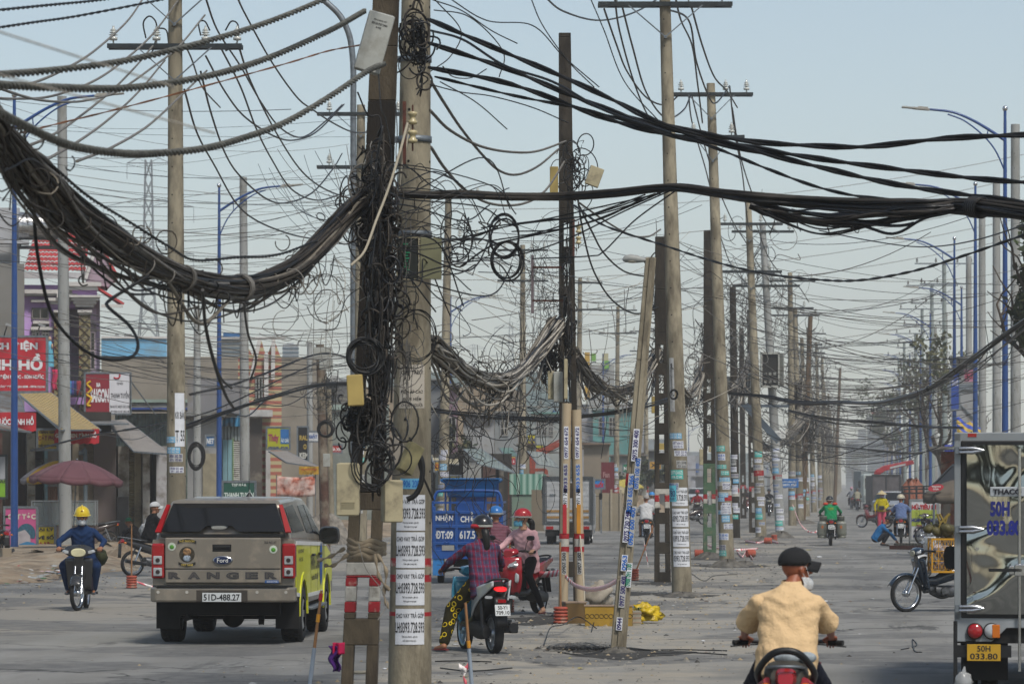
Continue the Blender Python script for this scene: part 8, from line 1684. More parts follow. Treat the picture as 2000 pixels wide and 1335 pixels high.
g=MB();[g.cb((-.02+.015*(k%2),-.055,.13-k*.026),(.045,.02,.012))for k in range(11)];g.build('terminal_strip',m_('#1f7a55'),e);g=MB();g.cb((.21,-.03,0),(.2,.012,.38),rz=.25);g.build('lid',M('olive box lid','#6a6a50',.6,var=.15),e,bevel=.006);g=MB();[g.box(-.1,.1,-.06,-.045,z-.004,z+.004)for z in(-.19,.19)];[g.box(x-.004,x+.004,-.06,-.045,-.19,.19)for x in(-.1,.1)];g.build('box_rim',BEI,e)
for i,(c,w,h,mt,ry,lb)in enumerate((((1161,345,55.6),.22,.30,BEI,.35,'beige box hanging by its wires right of the centre pole top'),((1082,352,55.8),.13,.42,YELB,0,'yellowed box strapped to the left of the centre pole top'),((1090,755,55.6),.14,.47,BEIW,0,'long pale box low on the centre pole'),((1076,752,55.7),.10,.44,BEI,0,'narrow beige box beside the long pale one'),((1105,740,55.4),.055,.62,BEI,0,'thin cream strip bolted on the centre pole'),((1291,880,75.8),.28,.32,YELB,0,'yellow meter box with a white label on the second dark pole'),((1278,790,75.8),.12,.36,YELB,0,'narrow yellowed box high on the second dark pole'),((1372,892,103.6),.18,.46,BEI,0,'tall beige box on the green painted pole'),((1389,862,103.4),.09,.6,BEI,.12,'thin beige strip box on the green painted pole'),((628,690,105),.5,.35,BEIW,0,'pale junction box on top of the rusty pole'),((637,712,105),.4,.3,BEIW,0,'lower pale junction box on the rusty pole'),((638,898,104),.2,.38,BEIW,0,'pale meter box low on the rusty pole'))):
 e=pbox(lb,c,w,h,.12,mt,ry=ry,group='boxes on the farther poles')
 if i==5:g=MB();g.box(-.10,.10,-.078,-.074,-.12,.02);g.build('label_plate',PAPER,e);g=MB();g.text('HKP 016',(0,-.081,-.01),.12,.025,0,bold=.03);g.build('lettering',INKK,e)
e=thing('steel_bracket','rusty steel standoff frame on the centre pole','bracket',tuple(W(1103,545,56)));g=MB();s_=125
for y in(522,587):g.beam(((1040-1103)/s_,0,(545-y)/s_),(0,0,(545-y)/s_),.04,.03);
g.build('arm',RUST,e);g=MB();g.beam(((1040-1103)/s_,0,(545-498)/s_),((1040-1103)/s_,0,(545-612)/s_),.045,.03);g.build('upright',M('pinkish steel','#6f6366',.6,.3),e)
for(px,y0,d,lb)in((806,232,32.7,'pair of cream spool insulators on a rusty rack of the near pole'),(1130,440,55.6,'spool insulators on a rusty channel of the centre pole')):
 e=thing('insulator_rack',lb,'insulator',tuple(W(px,y0+20,d)));g=MB();g.box(-.03-.06,-.06,-.02,.02,-.32,.25);g.build('channel',RUST,e)
 for k in range(2):g=MB();g.lathe([(.02,-.06),(.045,-.05),(.045,-.03),(.028,-.015),(.028,.015),(.045,.03),(.045,.05),(.02,.06)],(.0,0,.1-k*.17),14);g.build('insulator',M('cream porcelain','#a89c78',.3),e)
 g=MB();g.cyl((0,0,-.2),(0,0,.22),.008);g.build('pin',RUST,e)
e=thing('transformer','grey finned transformer hung between two tan poles','transformer',tuple(W(1450,750,138)));s_=F/138
g=MB();g.box(-.42,.45,-.3,.3,-.45,.42);g.build('tank',m_('#4c5459',r=.5,sc=3),e,bevel=.03);g=MB();[g.box(-.02+k*.09,.02+k*.09,-.42,-.3,-.38,.36)for k in range(-2,5)];g.box(-.62,-.42,-.2,.2,-.3,.3);g.build('cooling_fin',m_('#4c5459',r=.5,sc=3),e)
for x in(-.1,.1,.3):g=MB();g.lathe([(.03,0),(.06,.05),(.03,.08),(.06,.13),(.03,.16),(.05,.2),(.01,.26)],(x,0,.42),10);g.build('bushing',PORCB,e)
e=thing('switch_cabinet','open grey switch cabinet showing dark meters inside','cabinet',tuple(W(1504,722,138)))
g=MB();g.box(-.34,.34,.0,.25,-.66,.66)
for a in((-.36,-.30,-.12,.25,-.66,.66),(.30,.36,-.12,.25,-.66,.66),(-.36,.36,-.12,.25,.6,.68),(-.36,.36,-.12,.25,-.68,-.6)):g.box(*a)
g.build('housing',BEIW,e);g=MB();g.box(-.30,.30,-.03,.0,-.6,.6);g.build('back_plate',m_('#1a1a18'),e);g=MB();[g.cb((-.18+.18*(k%3),-.06,-.45+.3*(k//3)),(.1,.06,.1))for k in range(6)];g.build('fuse',m_('#8d8f8a'),e);g=MB();g.cb((.45,.05,0),(.25,.03,1.3),rz=-.9);g.build('cabinet_door',BEIW,e)
e=thing('steel_platform','slanting steel brace under the grey transformer','bracket',tuple(W(1460,800,137)));g=MB();g.beam((-.1,0,.2),(1.2,0,-1.2),.1,.25);g.beam((-.6,.2,.15),(1.6,.2,.15),.12,.1);g.build('brace_bar',m_('#4a5560',r=.5,m=.3),e)
e=thing('notice_plate','small white notice plate on the pale pole','sign',tuple(W(1524,848,137)));g=MB();g.box(-.2,.2,-.01,.01,-.14,.14);g.build('plate_board',WHITE,e,bevel=.01);g=MB();[g.text(t_,(0,-.014,z),.3,.04,0,bold=.03)for t_,z in(('CẤM TRÈO',.06),('ĐIỆN ÁP',0),('NGUY HIỂM',-.06))];g.build('lettering',INKK,e)
e=thing('notice_plate','blue plate on a pole down the median','sign',tuple(W(1542,943,160)));g=MB();g.box(-.4,.4,-.01,.01,-.2,.2);g.build('plate_board',m_('#1c5f9f'),e,bevel=.01);g=MB();[g.text(t_,(0,-.02,z),.6,.1,0,bold=.03)for t_,z in(('HÚT HẦM CẦU',.07),('0971 500',-.08))];g.build('lettering',WHITE,e)
for i,(x0,x1,yt)in enumerate(((1108,1112,787),(1125,1130,800))):
 e=thing('conduit',('cream plastic conduit with red tape, left one of the strapped pair','cream plastic conduit with orange tape, right one of the strapped pair')[i],'conduit',tuple(W(x0-1+i*2,HY,55.3)*[1,1,0]));z=lambda py:CH+(HY-py)/(F/55.3);dx=(x1-x0)/(F/55.3)*-1
 CRM=M('cream conduit plastic','#a3937a',.55,var=.06,sc=1.2,dirt=('#85765f',.3,3));H_=z(yt);c=lambda zz:.06*(1-zz/H_)*(-1 if i==0 else 1)
 g=MB();g.tube([(c(0),0,.0),(c(H_),0,H_)],.075,18);g.build('tube',CRM,e)
 g=MB();g.tube([(c(1.1),0,1.02),(c(1.1),0,1.10)],.079,18,1);g.tube([(c(1.1),0,1.10),(c(1.1),0,1.22)],.0785,18,0);g.tube([(c(1.1),0,1.22),(c(1.1),0,1.30)],.079,18,1);g.build('paint_band',[WHITEP,REDP],e)
 g=MB();g.box(c(1.5)-.03,c(1.5)+.03,-.085,-.075,1.3,1.75);g.build('tape_strip',m_('#a3202a')if i==0 else m_('#b57a1a'),e)
 for k,(zz,h,ink,tx)in enumerate(((2.7,.5,INKP,'0977 654 672'),(2.15,.45,INKB if i else INKP,'0933 655'),(1.85,.3,INKK,'0971 740'),(.85,.35,INKK,'0907 500'))):
  vert_bill(e,c(zz),zz,.07,h,tx,PAPG if k%2 else PAPER,ink,y=-.079)
 g=MB();g.tube([(c(.2),0,.2)]*0 or[(c(1),0,1),(c(1),0,1.001)],.01,3)if 0 else None
for y in(818,745,780):pass
cable('guy_pole','thin pale pipe leaning against the strapped conduits',[(1133,1045,55.2),(1138,1110,55.0),(1142,1172,54.8)],.012,WHITEC,cat='pipe')
qz=random.Random(5)
for i in range(26):
 y0=qz.uniform(340,560);x1=qz.uniform(845,1010);cable('drop_wire','black wire arching from the dark pole knot across the concrete pole',D([(qz.uniform(700,765),y0,),(qz.uniform(775,815),y0+qz.uniform(-50,40)),(x1-50,y0+qz.uniform(-60,60)),(x1,y0+qz.uniform(-40,90))],31.3,qz.uniform(32.6,34)),qz.uniform(.004,.008),BLACK,group='wires arching across the concrete pole')
ladder_pole(-1325,HY+467*CH,-1330,-2400,.34,.22,'dark square pole outside the frame that holds the end of the enormous bundle',hole_to=4)
# STREET THINGS
ORB=M('orange duct plastic','#a04a38',.7,var=.15,sc=5,dirt=('#8a7a6a',.35,6));BAMB=M('bamboo stick','#8a6440',.7,var=.2,sc=6)
TAPE=None
def tape_fn(t,mp,out):
 N,L=t.nodes,t.links;wv=N.new('ShaderNodeTexWave');wv.bands_direction='DIAGONAL';wv.inputs['Scale'].default_value=3.2;L.new(mp.outputs[0],wv.inputs[0]);r=N.new('ShaderNodeMath');r.operation='GREATER_THAN';r.inputs[1].default_value=.55;L.new(wv.outputs[0],r.inputs[0])
 x=N.new('ShaderNodeMix');x.data_type='RGBA';L.new(r.outputs[0],x.inputs[0]);x.inputs[6].default_value=(*hx('#e4dedc'),1);x.inputs[7].default_value=(*hx('#d0606c'),1);return x.outputs[2]
TAPE=M('barrier tape','#bfb4b6',.5,fn=tape_fn)
def duct(px,yb,label,lay=0,rz=0,s=None,scl=1.):
 s=s or SY(yb);d=F/s;p=W(px,HY,d);p[2]=.01;e=thing('ribbed_duct',label,'ribbed duct',p,rz,'orange ribbed barrier bases');e.scale=(scl,)*3
 g=MB();prof=[]
 for k in range(5):prof+=[(.085,k*.05),(.108,k*.05+.012),(.108,k*.05+.036),(.085,k*.05+.048)]
 g.lathe(prof,k=20)
 if lay:
  for i in range(len(g.V)):v=g.V[i];g.V[i]=np.stack([v[:,2]-.12,v[:,0],v[:,1]+.108],1)
 g.build('ribbed_sleeve',ORB,e);return e,p
def stick(label,p0,p1,r=.016,bands=((.93,1.,'#a3202a'),(.72,.80,'#c0841c')),tail=None,cat='stick'):
 a,b=np.array(p0,float),np.array(p1,float);e=thing('barrier_stick',label,cat,tuple(a));g=MB();g.tube([b*0,(b-a)],[r,r*.8],8);g.build('cane',BAMB,e)
 for f0,f1,c in bands:g=MB();g.tube([(b-a)*f0,(b-a)*f1],r*1.15,8);g.build('tape_band',m_(c),e)
 return e
def tape(label,pts,w=.07,group=None):
 P=catmull([np.array(p,float)for p in pts],8);o=P[0].copy();P=P-o;n=len(P);g=MB();V=[]
 for i,p in enumerate(P):tw=.25*sin(i*.9);V+=[p+[0,w*.5*sin(tw),w*.5*cos(tw)],p-[0,w*.5*sin(tw),w*.5*cos(tw)]]
 Fc=[[2*i,2*i+1,2*i+3,2*i+2]for i in range(n-1)];g.add(V,Fc,0,True);return tag(g.build('barrier_tape',TAPE,loc=tuple(o),solid=.002),label,'tape',group)
def gz(px,py,yb):
 return W(px,py,F/SY(yb))
e,p=duct(1095,1218,'orange ribbed base at the foot of the strapped conduits')
stick('cane standing in the orange base by the conduits',p+[0,0,.15],gz(1094,1058,1218),bands=())
e,p=duct(1238,1134,'tipped orange base beside the second dark pole',rz=.3);stick('cane leaning from the orange base toward the white shirted rider',gz(1240,1120,1134),gz(1275,1030,1134),bands=())
tape('barrier tape ribbon hanging from the leaning cane',[gz(1258,1058,1134),gz(1262,1080,1134),gz(1266,1104,1134)],.08)
duct(1365,1088,'orange base lying beside the green painted pole',1);duct(1466,1088,'orange base lying on its side past the ribbon marked pole',1,rz=.4);duct(1500,1062,'orange base lying near the pole row',1,rz=-.3);duct(1512,1058,'standing orange base draped with tape',0);duct(1412,1052,'orange base between sticker covered poles',1)
e,p=duct(257,1149,'orange ribbed base holding a cane beside the pickup');stick('cane standing in the orange base beside the pickup',p+[0,0,.15],gz(257,1022,1149),bands=())
tape('pink white tape trailing from the base by the pickup',[gz(262,1134,1149),gz(280,1140,1149),gz(300,1146,1149)],.04)
e,p=duct(994,1196,'orange base under the banded cane by the scooters',scl=.8);stick('red and orange banded cane standing before the red scooter',p+[0,0,.1],gz(996,1042,1196),bands=((.93,1.0,'#8a6440'),(.86,.93,'#a3202a'),(.74,.82,'#c0841c')))
tape('red and white barrier tape stretched from the banded cane to the conduits',[gz(997,1112,1196),gz(1030,1119,1198),gz(1065,1121,1200),gz(1098,1117,1205)],.10)
tape('red and white barrier tape sagging from the conduits to the leaning lamp pole',[gz(1098,1117,1205),gz(1120,1140,1210),gz(1150,1150,1225),gz(1180,1146,1245),gz(1204,1134,1270)],.065)
stick('cane with red, orange and white bands planted by the dark pole',gz(604,1345,1345),gz(628,1152,1345),.018,((.9,.97,'#a3202a'),(.68,.76,'#c0841c'),(.0,.42,'#8b97a5')))
stick('short cane with an orange and white foot planted behind the scooter',gz(922,1345,1345),gz(909,1176,1345),.018,((.48,.56,'#c0841c'),(.0,.47,'#8b97a5')))
tape('crumpled pink tape tied low on the short cane',[gz(896,1300,1345),gz(908,1306,1345),gz(916,1296,1345),gz(905,1320,1345),gz(912,1335,1345)],.06)
for i,pts in enumerate(([(1380,1066),(1400,1072),(1440,1076),(1480,1074)],[(1455,1058),(1480,1062),(1500,1058),(1520,1062)],[(1440,1080),(1450,1090),(1458,1080),(1470,1094)],[(1500,1010),(1540,1035),(1580,1048),(1625,1040)])):
 tape(('tape lying between the ribbon marked pole and the orange base','tape tangled around the standing orange base','crumpled tape at the fallen orange base','slack tape running from the pale pole to the courier')[i],[G(x,y)+[0,0,.04 if i<3 else .6]for x,y in pts]if i<3 else[gz(1548,985,1046),gz(1565,1025,1040),gz(1590,1040,1040),gz(1612,1015,1040)],.08)
CARD=M('mustard carton','#9a7a26',.8,var=.12,sc=3,dirt=('#7a6638',.3,4));CEDGE=M('pinkish card edge','#8d7a68',.8);CARDB=M('brown taped carton','#5c4724',.6,var=.15,sc=3)
def gbox(label,x0,x1,yt,yb,dp,mat,rz=0,name='carton',extra=None,cat='box',group=None):
 s=SY(yb);d=F/s;p=W((x0+x1)/2,HY,d);p[2]=0;w,h=(x1-x0)/s,(yb-yt)/s;e=thing(name,label,cat,p+[0,dp/2,0],rz,group);g=MB();g.box(-w/2,w/2,-dp/2,dp/2,0.005,h);g.build('carton_body',mat,e,bevel=.006)
 if extra:extra(e,w,h,dp)
 return e
def rings(e,w,h,dp):
 g=MB();n=10
 for k in range(n):c=-w*.45+k*w*.9/(n-1);g.tube([(c+.03*cos(a),-dp/2-.004,h*.5+.03*sin(a))for a in np.linspace(0,2*pi,15)],.003,4)
 g.build('ring_print',INKK,e);g=MB();g.box(-w/2-.01,w/2+.01,-dp/2-.01,dp/2+.01,h-.01,h+.004);g.build('flap',M('pinkish card edge','#8d7a68',.8),e)
gbox('brown taped carton squeezed against the conduit feet',1101,1141,1176,1218,.45,CARDB,.15,extra=lambda e,w,h,dp:MB().box(-w/2-.008,w/2+.008,-dp/2-.008,dp/2+.008,h-.008,h+.01).build('flap',M('pinkish card edge'),e))
gbox('mustard carton with a row of printed rings before the leaning pole',1143,1236,1182,1223,.35,CARD,-.03,extra=rings)
gbox('small slatted white basket holding a leafy plant',1233,1250,1192,1222,.2,M('dirty white slats','#8d887a',.8,var=.2),.2,extra=lambda e,w,h,dp:[MB().box(-w/2-.005,w/2+.005,-dp/2-.006,-dp/2,h*f,h*f+.02).build('slat',M('pinkish card edge'),e)for f in(.2,.5,.8)],name='basket',cat='basket')
def lump(label,c,r,mat,seed,amp=.02,name='bag',cat='bag',fold=6):
 g=MB();g.ell((0,0,0),r,26,18);v=g.V[0];q=random.Random(seed);ph=[q.uniform(0,6)for _ in range(6)];n=v/np.array(r)
 dsp=sum(amp*np.sin(n@np.array([q.uniform(-fold,fold)for _ in range(3)])+ph[k])/(1+k*.5)for k in range(5));v*=(1+dsp[:,None]/np.mean(r));v[:,2]=np.maximum(v[:,2],-r[2]*.85)
 return tag(g.build(name,mat,loc=tuple(c)),label,cat)
p=gz(1168,1162,1205);lump('dusty white sack slumped behind the cartons',p,(.22,.16,.20),M('dusty sack','#8d867a',.9,var=.2,sc=5),5,.03,'sack','sack')
p=gz(1262,1198,1217);lump('bright yellow plastic bag lying past the mustard carton',p,(.20,.16,.12),M('yellow plastic','#b59a08',.4,var=.2,sc=8,bump=1,bsc=18),6,.05,'plastic_bag','bag',16);p=gz(1245,1212,1219);lump('crumpled end of a second yellow plastic bag',p,(.08,.07,.05),M('yellow plastic'),7,.02,'plastic_bag')
p=gz(1246,1196,1221);e=thing('plant','small green leafy seedling in the white basket','plant',tuple(p));g=MB();q=random.Random(4)
for k in range(14):a=q.uniform(0,6.3);l=q.uniform(.08,.16);g.sheet(lambda u,v,a=a,l=l:(cos(a)*l*v+.012*(u-.5)*sin(v*pi)*-sin(a),sin(a)*l*v+.03*(u-.5)*sin(v*pi),.08*sin(v*2.2)),2,5)
g.build('leaf',m_('#1f4a1c'),e)
e=tangle('wire_heap','flat heap of scrap black wire on the asphalt before the leaning pole',(1128,1262,F/SY(1268)),(.20,.25,.02),90,.006,BK+[GREYC],91,'wire heap',.22,flat=.1)
for c_ in e.children:
 me=c_.data;V=np.empty(len(me.vertices)*3);me.vertices.foreach_get('co',V);V=V.reshape(-1,3);V[:,1]+=V[:,2]*1.8;V[:,2]=np.abs(V[:,2])*.22;V[:,2]-=.03;me.vertices.foreach_set('co',V.ravel());me.update()
for i,pts in enumerate(([(1062,1262),(1075,1245),(1100,1238),(1130,1222),(1165,1228)],[(1190,1262),(1260,1270),(1330,1270),(1420,1272)],[(1090,1275),(1140,1280),(1200,1270),(1270,1272)],[(1155,1235),(1170,1205),(1195,1215),(1210,1240)],[(850,1293),(900,1292),(960,1294)],[(860,1306),(920,1312),(1000,1306)],[(1350,1120),(1375,1135),(1395,1125),(1440,1122)],[(1760,1270),(1790,1262),(1782,1250),(1786,1272),(1800,1275)],[(1270,1278),(1350,1276),(1420,1280)])):
 P=[G(x,y)+[0,0,.015+(.12 if i in(0,3)and 0<k<len(pts)-1 else 0)]for k,(x,y)in enumerate(pts)];P=catmull(P,8);o=P[0].copy();g=MB();g.tube(P-o,.008,5);tag(g.build('wire_scrap',BLACK,loc=tuple(o)),'scrap of black wire lying on the asphalt','wire','wire scraps on the asphalt')
PATCH=M('dark dug asphalt','#34322f',.95,var=.35,sc=6,bump=.6,bsc=14)
g=MB();q=random.Random(8)
for(x,y,r)in((1332,1164,.55),(1292,1140,.5),(1430,1106,.9),(1060,1212,.8),(1386,1092,.7),(1215,1276,.7),(800,1352,.6),(700,1384,.6),(1230,1160,.5),(1487,1060,.8)):
 c=G(x,y);ph=[q.uniform(0,6)for _ in range(3)]
 g.add([(c[0]+r*(1+.25*sin(3*a+ph[0])+.15*sin(7*a+ph[1]))*cos(a),c[1]+r*2.0*(1+.25*sin(4*a+ph[2]))*sin(a),.0125)for a in np.linspace(0,2*pi,30,endpoint=False)],[list(range(30))])
struct(g.build('ground_patch',PATCH),'dark dug patches around the pole feet')
def mound(label,x,y,rx,ry,h,mat,seed,name='rubble_mound',cat='rubble',px=True):
 c=G(x,y);q=random.Random(seed);ph=[q.uniform(0,6)for _ in range(8)];g=MB()
 def f(u,v):
  r=v;a=u*2*pi;z=h*(1-r*r)*(1+.3*sin(5*a+ph[0])*r+.22*sin(9*a+ph[1]+r*7)+.15*sin(17*a+r*15))if r<.99 else-.02
  return(rx*r*(1+.18*sin(3*a+ph[2]))*cos(a),ry*r*(1+.18*sin(4*a+ph[3]))*sin(a),max(z,-.02))
 g.sheet(f,60,12);e=g.build(name,mat,loc=tuple(c));return tag(e,label,cat)
SPOIL=M('grey spoil','#5b5852',.95,var=.35,sc=5,bump=1.,bsc=12)
for i,(x,y,rx,h,lb)in enumerate(((1420,1107,.5,.16,'ribbon marked pole'),(1455,1104,.35,.10,'scrap beside the ribbon marked pole'),(1386,1090,.45,.14,'green painted pole'),(1332,1164,.4,.07,'poster covered pole'),(1487,1058,.55,.16,'pole by the transformer'),(1525,1050,.6,.2,'pale cabinet pole'),(1207,1274,.22,.06,'leaning lamp pole'),(1570,1022,.7,.15,'brown wooden pole'),(1040,1030,.9,.25,'fence side pole'))):mound('broken asphalt and spoil heaped at the foot of the '+lb,x,y,rx,rx*1.5,h,SPOIL,i)
mound('mound of brown soil behind the hard hatted worker',262,1098,.9,1.8,.45,DIRT,21,'soil_mound','soil');mound('heap of grey gravel behind the pickup mirror',628,1062,1.0,2.2,.8,M('gravel heap','#77726a',.95,var=.35,sc=5,bump=1.,bsc=8),22,'gravel_mound','gravel');mound('brown soil bank by the beige block wall',1230,1004,3.0,4.0,1.0,DIRT,23,'soil_mound','soil');mound('low pile of broken planks by the stone wall',1030,1018,2.0,3.0,.3,M('plank heap','#8d7566',.9,var=.4,sc=8),24,'rubbish_mound','rubbish')
LITM=[sat_plain('#b5b7b8'),sat_plain('#8a8d8c'),sat_plain('#a89a30'),sat_plain('#3c78a0'),sat_plain('#8d3a3a'),sat_plain('#5a4a3a'),sat_plain('#3c5a3a'),sat_plain('#b59aa0')]
def scrap(g,x,y,z,r,m,q):
 n=6;a0=q.uniform(0,6);V=[(x+r*q.uniform(.6,1.3)*cos(a0+k*2*pi/n),y+r*1.6*q.uniform(.6,1.3)*sin(a0+k*2*pi/n),z+q.uniform(0,r*.35))for k in range(n)]+[(x,y,z+r*q.uniform(.2,.6))]
 g.add(V,[[k,(k+1)%n,n]for k in range(n)],m)
g=MB();q=random.Random(12)
for k in range(420):
 c=G(q.gauss(60,55),1108+abs(q.gauss(0,14)));scrap(g,c[0],c[1],.02+abs(q.gauss(0,.06)),q.uniform(.03,.13),q.choice((0,1,1,5,5,5,6,4,3,7)),q)
for k in range(170):c=RW(q.gauss(-3,2.6),34+90*q.random()**1.4);scrap(g,c[0],c[1],.012,q.uniform(.015,.05),q.choice((0,0,1,5,2,5)),q)
for k in range(90):c=RW(q.gauss(7,3.5),34+70*q.random());scrap(g,c[0],c[1],.012,q.uniform(.015,.05),q.choice((0,1,5)),q)
tag(g.build('litter',LITM),'trampled litter and scraps along the verge and median',kind='stuff')
for x,y,m,lb in((1755,1082,3,'blue drink bottle lying before the noodle sign'),(1580,1075,2,'yellow wrapper on the asphalt above the black cap'),(1600,1089,0,'white paper strip on the asphalt by the black cap'),(1532,1078,2,'yellow leaf like scrap by the fallen base')):c=G(x,y);g=MB();scrap(g,0,0,.01,.09,0,q);tag(g.build('scrap',LITM[m],loc=(c[0],c[1],.01)),lb,'litter')
g=MB();q=random.Random(3);RAG=M('rag cloth','#827663',.95,var=.25,sc=10)
p0=W(715,1058,31.4)
e=thing('rag','dirty cloth rags knotted round the dark pole above the paint','rag',tuple(p0))
for k in range(4):g=MB();z=-.04*k;g.lathe([(.17,z-.02),(.18,z),(.17,z+.02)],(0,.1,0),18,cap=False);g.V[0][:,2]+=.02*np.sin(g.V[0][:,0]*30+k);g.build('cloth_band',RAG,e)
for k,pts in enumerate((((.1,-.1,-.1),(.18,-.12,-.25),(.16,-.1,-.45),(.2,-.1,-.58)),((.08,-.1,-.1),(.12,-.12,-.3),(.21,-.12,-.42)),((-.18,-.1,-.05),(-.3,-.1,-.12),(-.42,-.12,-.16)),((-.15,-.1,-.1),(-.28,-.12,-.2),(-.36,-.1,-.2)))):
 g=MB();g.tube(catmull(pts,6),[.013+.008*sin(i*1.3)for i in range(6*(len(pts)-1)+1)],7);g.build('cloth_tail',RAG,e)
e=thing('cloth','crumpled purple and crimson cloth by the foot of the dark pole','cloth',tuple(W(655,1283,31)));g=MB();g.sheet(lambda u,v:((u-.5)*.12*(1-.5*v)+.02*sin(v*9),.04*sin(u*7+v*5),.1-.22*v),10,10);g.build('purple_cloth',cloth('#3d1a5c'),e,solid=.006);g=MB();g.sheet(lambda u,v:((u-.4)*.1+.02,-.03+.03*sin(u*8),.13-.1*v),8,6);g.build('crimson_cloth',cloth('#a01a44'),e,solid=.006)
cable('cord','pale cord hanging in a curve by the dark pole foot',D([(700,1060),(715,1110),(745,1150),(755,1180),(738,1210)],31,30.8),.004,GREYC)
# parasols
def parasol(label,px,py,yb,R,hgt,col,drop=.32,scal=.12,tilt=0,n=10,under=None,stripes=None,s=None,text=None):
 s=s or SY(yb);d=F/s;p=W(px,HY,d);p[2]=0;H=CH+(HY-py)/s;e=thing('parasol',label,'parasol',p);e.rotation_euler=(0,tilt,.1)
 g=MB();k2=8
 for i in range(n):
  a0,a1=i*2*pi/n,(i+1)*2*pi/n
  def f(u,v):
   a=a0+(a1-a0)*u;sagg=1-.045*sin(u*pi)*v;r=R*v*sagg;return(r*cos(a),r*sin(a),H-drop*(v**1.7)-.02*sin(u*pi)*v)
  mi=1 if stripes and i in stripes else 0
  g.sheet(f,6,8,mi,sm=True);g.sheet(lambda u,v:(R*(1-.045*sin(u*pi))*1.005*cos(a0+(a1-a0)*u),R*(1-.045*sin(u*pi))*1.005*sin(a0+(a1-a0)*u),H-drop-.02*sin(u*pi)-v*(scal+.05*sin(u*pi))),6,2,mi if not stripes else mi)
 g.build('canopy',[col,under or col],e,solid=.004)
 g=MB();g.cyl((0,0,0),(0,0,H),.018,k=10);g.ell((0,0,H+.02),.03,10,6);g.build('pole',STEEL,e)
 for i in range(n):a=i*2*pi/n;g=MB();g.beam((R*.98*cos(a),R*.98*sin(a),H-drop-.01),(0,0,H-.05),.008,.008);g.build('rib',STEEL,e)
 if text:g=MB();g.text(text[0],(0,0,0),text[1],text[2],0,bold=.03);
 return e
MAR=M('maroon canvas','#5c3a41',.85,var=.08,sc=2,dirt=('#6d5558',.3,1.2));YEL=M('yellow canvas','#b08a14',.8,var=.08)
parasol('big maroon market parasol shading the lottery booth',141,898,1085,1.32,2.6,MAR,.52,.13,tilt=.05)
parasol('yellow and grey parasol tucked behind the maroon one',118,899,1075,1.12,2.6,YEL,.5,.12,under=M('grey canvas','#77747a',.8),stripes=(4,5),tilt=-.04)
parasol('brown drinks parasol with a red oval by the noodle sign',1870,936,1085,.98,2.3,M('taupe canvas','#5a5248',.8,var=.08),.42,.2)
p=W(1828,952,F/SY(1085)-.75);e=thing('parasol_print','red oval logo printed on the brown parasol','logo',tuple(p));
g=MB();g.add([(.22*cos(a),.0,.1*sin(a)+.03*cos(a))for a in np.linspace(0,2*pi,20,endpoint=False)],[list(range(20))]);g.build('oval',m_('#a3303c'),e,solid=.01);g=MB();g.text('THẠCH',(0,-.02,.03),.26,.06,0,bold=.03);g.text('DỪA',(0,-.02,-.03),.16,.06,0,bold=.03);g.build('lettering',WHITE,e)
parasol('yellow round parasol behind the leaning lamp pole',1222,935,1002,1.2,2.2,M('pale yellow canvas','#a89a48',.8),.5,.1);parasol('cream parasol beside the block wall',1196,945,1004,1.2,2.2,M('cream canvas','#8d8468',.8),.5,.1)
# noodle sign, motorbike with crate
def noodle(e,w,h):
 g=MB();g.box(-w/2+.02,w/2-.02,-.048,-.04,h*.36,h*.76);g.build('green_print',m_('#8f9c3a',sc=2,var=.1),e)
 for tx,zc,hh,ww,c,dz in(('HỦ TIẾU MÌ',.855,.17,.9,'#9c1c24',0),('HOÀNH THÁNH',.52,.12,.92,'#16206a',0),('THƯỢNG HẠNG',.37,.05,.6,'#8d2050',0),('BÒ VIÊN',.25,.07,.5,'#16206a',0),('BÁNH CANH',.12,.07,.6,'#16206a',0)):
  g=MB();g.text(tx,(0 if zc>.3 else-.1*w,-.056,h*zc),w*ww,h*hh,0,bold=.06);g.build('lettering',m_(c),e)
 g=MB();g.text('HỦ TIẾU MÌ',(0,-.06,h*.855),w*.9,h*.17,0,bold=.06)
 g=MB();g.beam((-w/2-.03,0,-.62),(-w/2-.03,0,h),.04,.04);g.beam((w/2+.03,0,-.4),(w/2+.03,0,h),.04,.04);g.beam((-w/2-.03,0,-.6),(-w/2-.03,.5,-.55),.04,.04);g.build('post',STEEL,e)
sign('noodle_sign','white and green noodle shop board standing on the road edge',1778,1831,976,1055,58,M('white vinyl','#b5b7ba',.5,var=.04),[],extra=noodle,frame=ALU)
S_=SY(1194);d=F/S_;pb=W(1836,HY,d);pb[2]=0
eB=thing('motorbike','dark blue parked motorbike with spoked wheels carrying a yellow crate','motorbike',pb,pi/2+.38);underbone(eB,col='#16283a',steer=.12,mirrors=False,plate_t=('59-T1','114'),wheel_r=.30)
S2=S_;pc_=W(1842,HY,d-.1);z0=CH+(HY-1117)/S2;z1=CH+(HY-1050)/S2
CRY=M('yellow crate plastic','#b07f0c',.45,var=.06,sc=4,coat=.2)
e=thing('crate','openwork yellow plastic crate carried on the blue motorbike','crate',(pc_[0],pc_[1],z0),.06);w2,dp,h=.21,.17,z1-z0
g=MB()
for sx in(-1,1):
 for sy in(-1,1):g.box(sx*w2-.012,sx*w2+.012,sy*dp-.012,sy*dp+.012,0,h)
for z in(0,h*.33,h*.62,h-.03):
 t=.03 if z in(0,h-.03)else .014
 for sy in(-1,1):g.box(-w2,w2,sy*dp-.008,sy*dp+.008,z,z+t)
 for sx in(-1,1):g.box(sx*w2-.008,sx*w2+.008,-dp,dp,z,z+t)
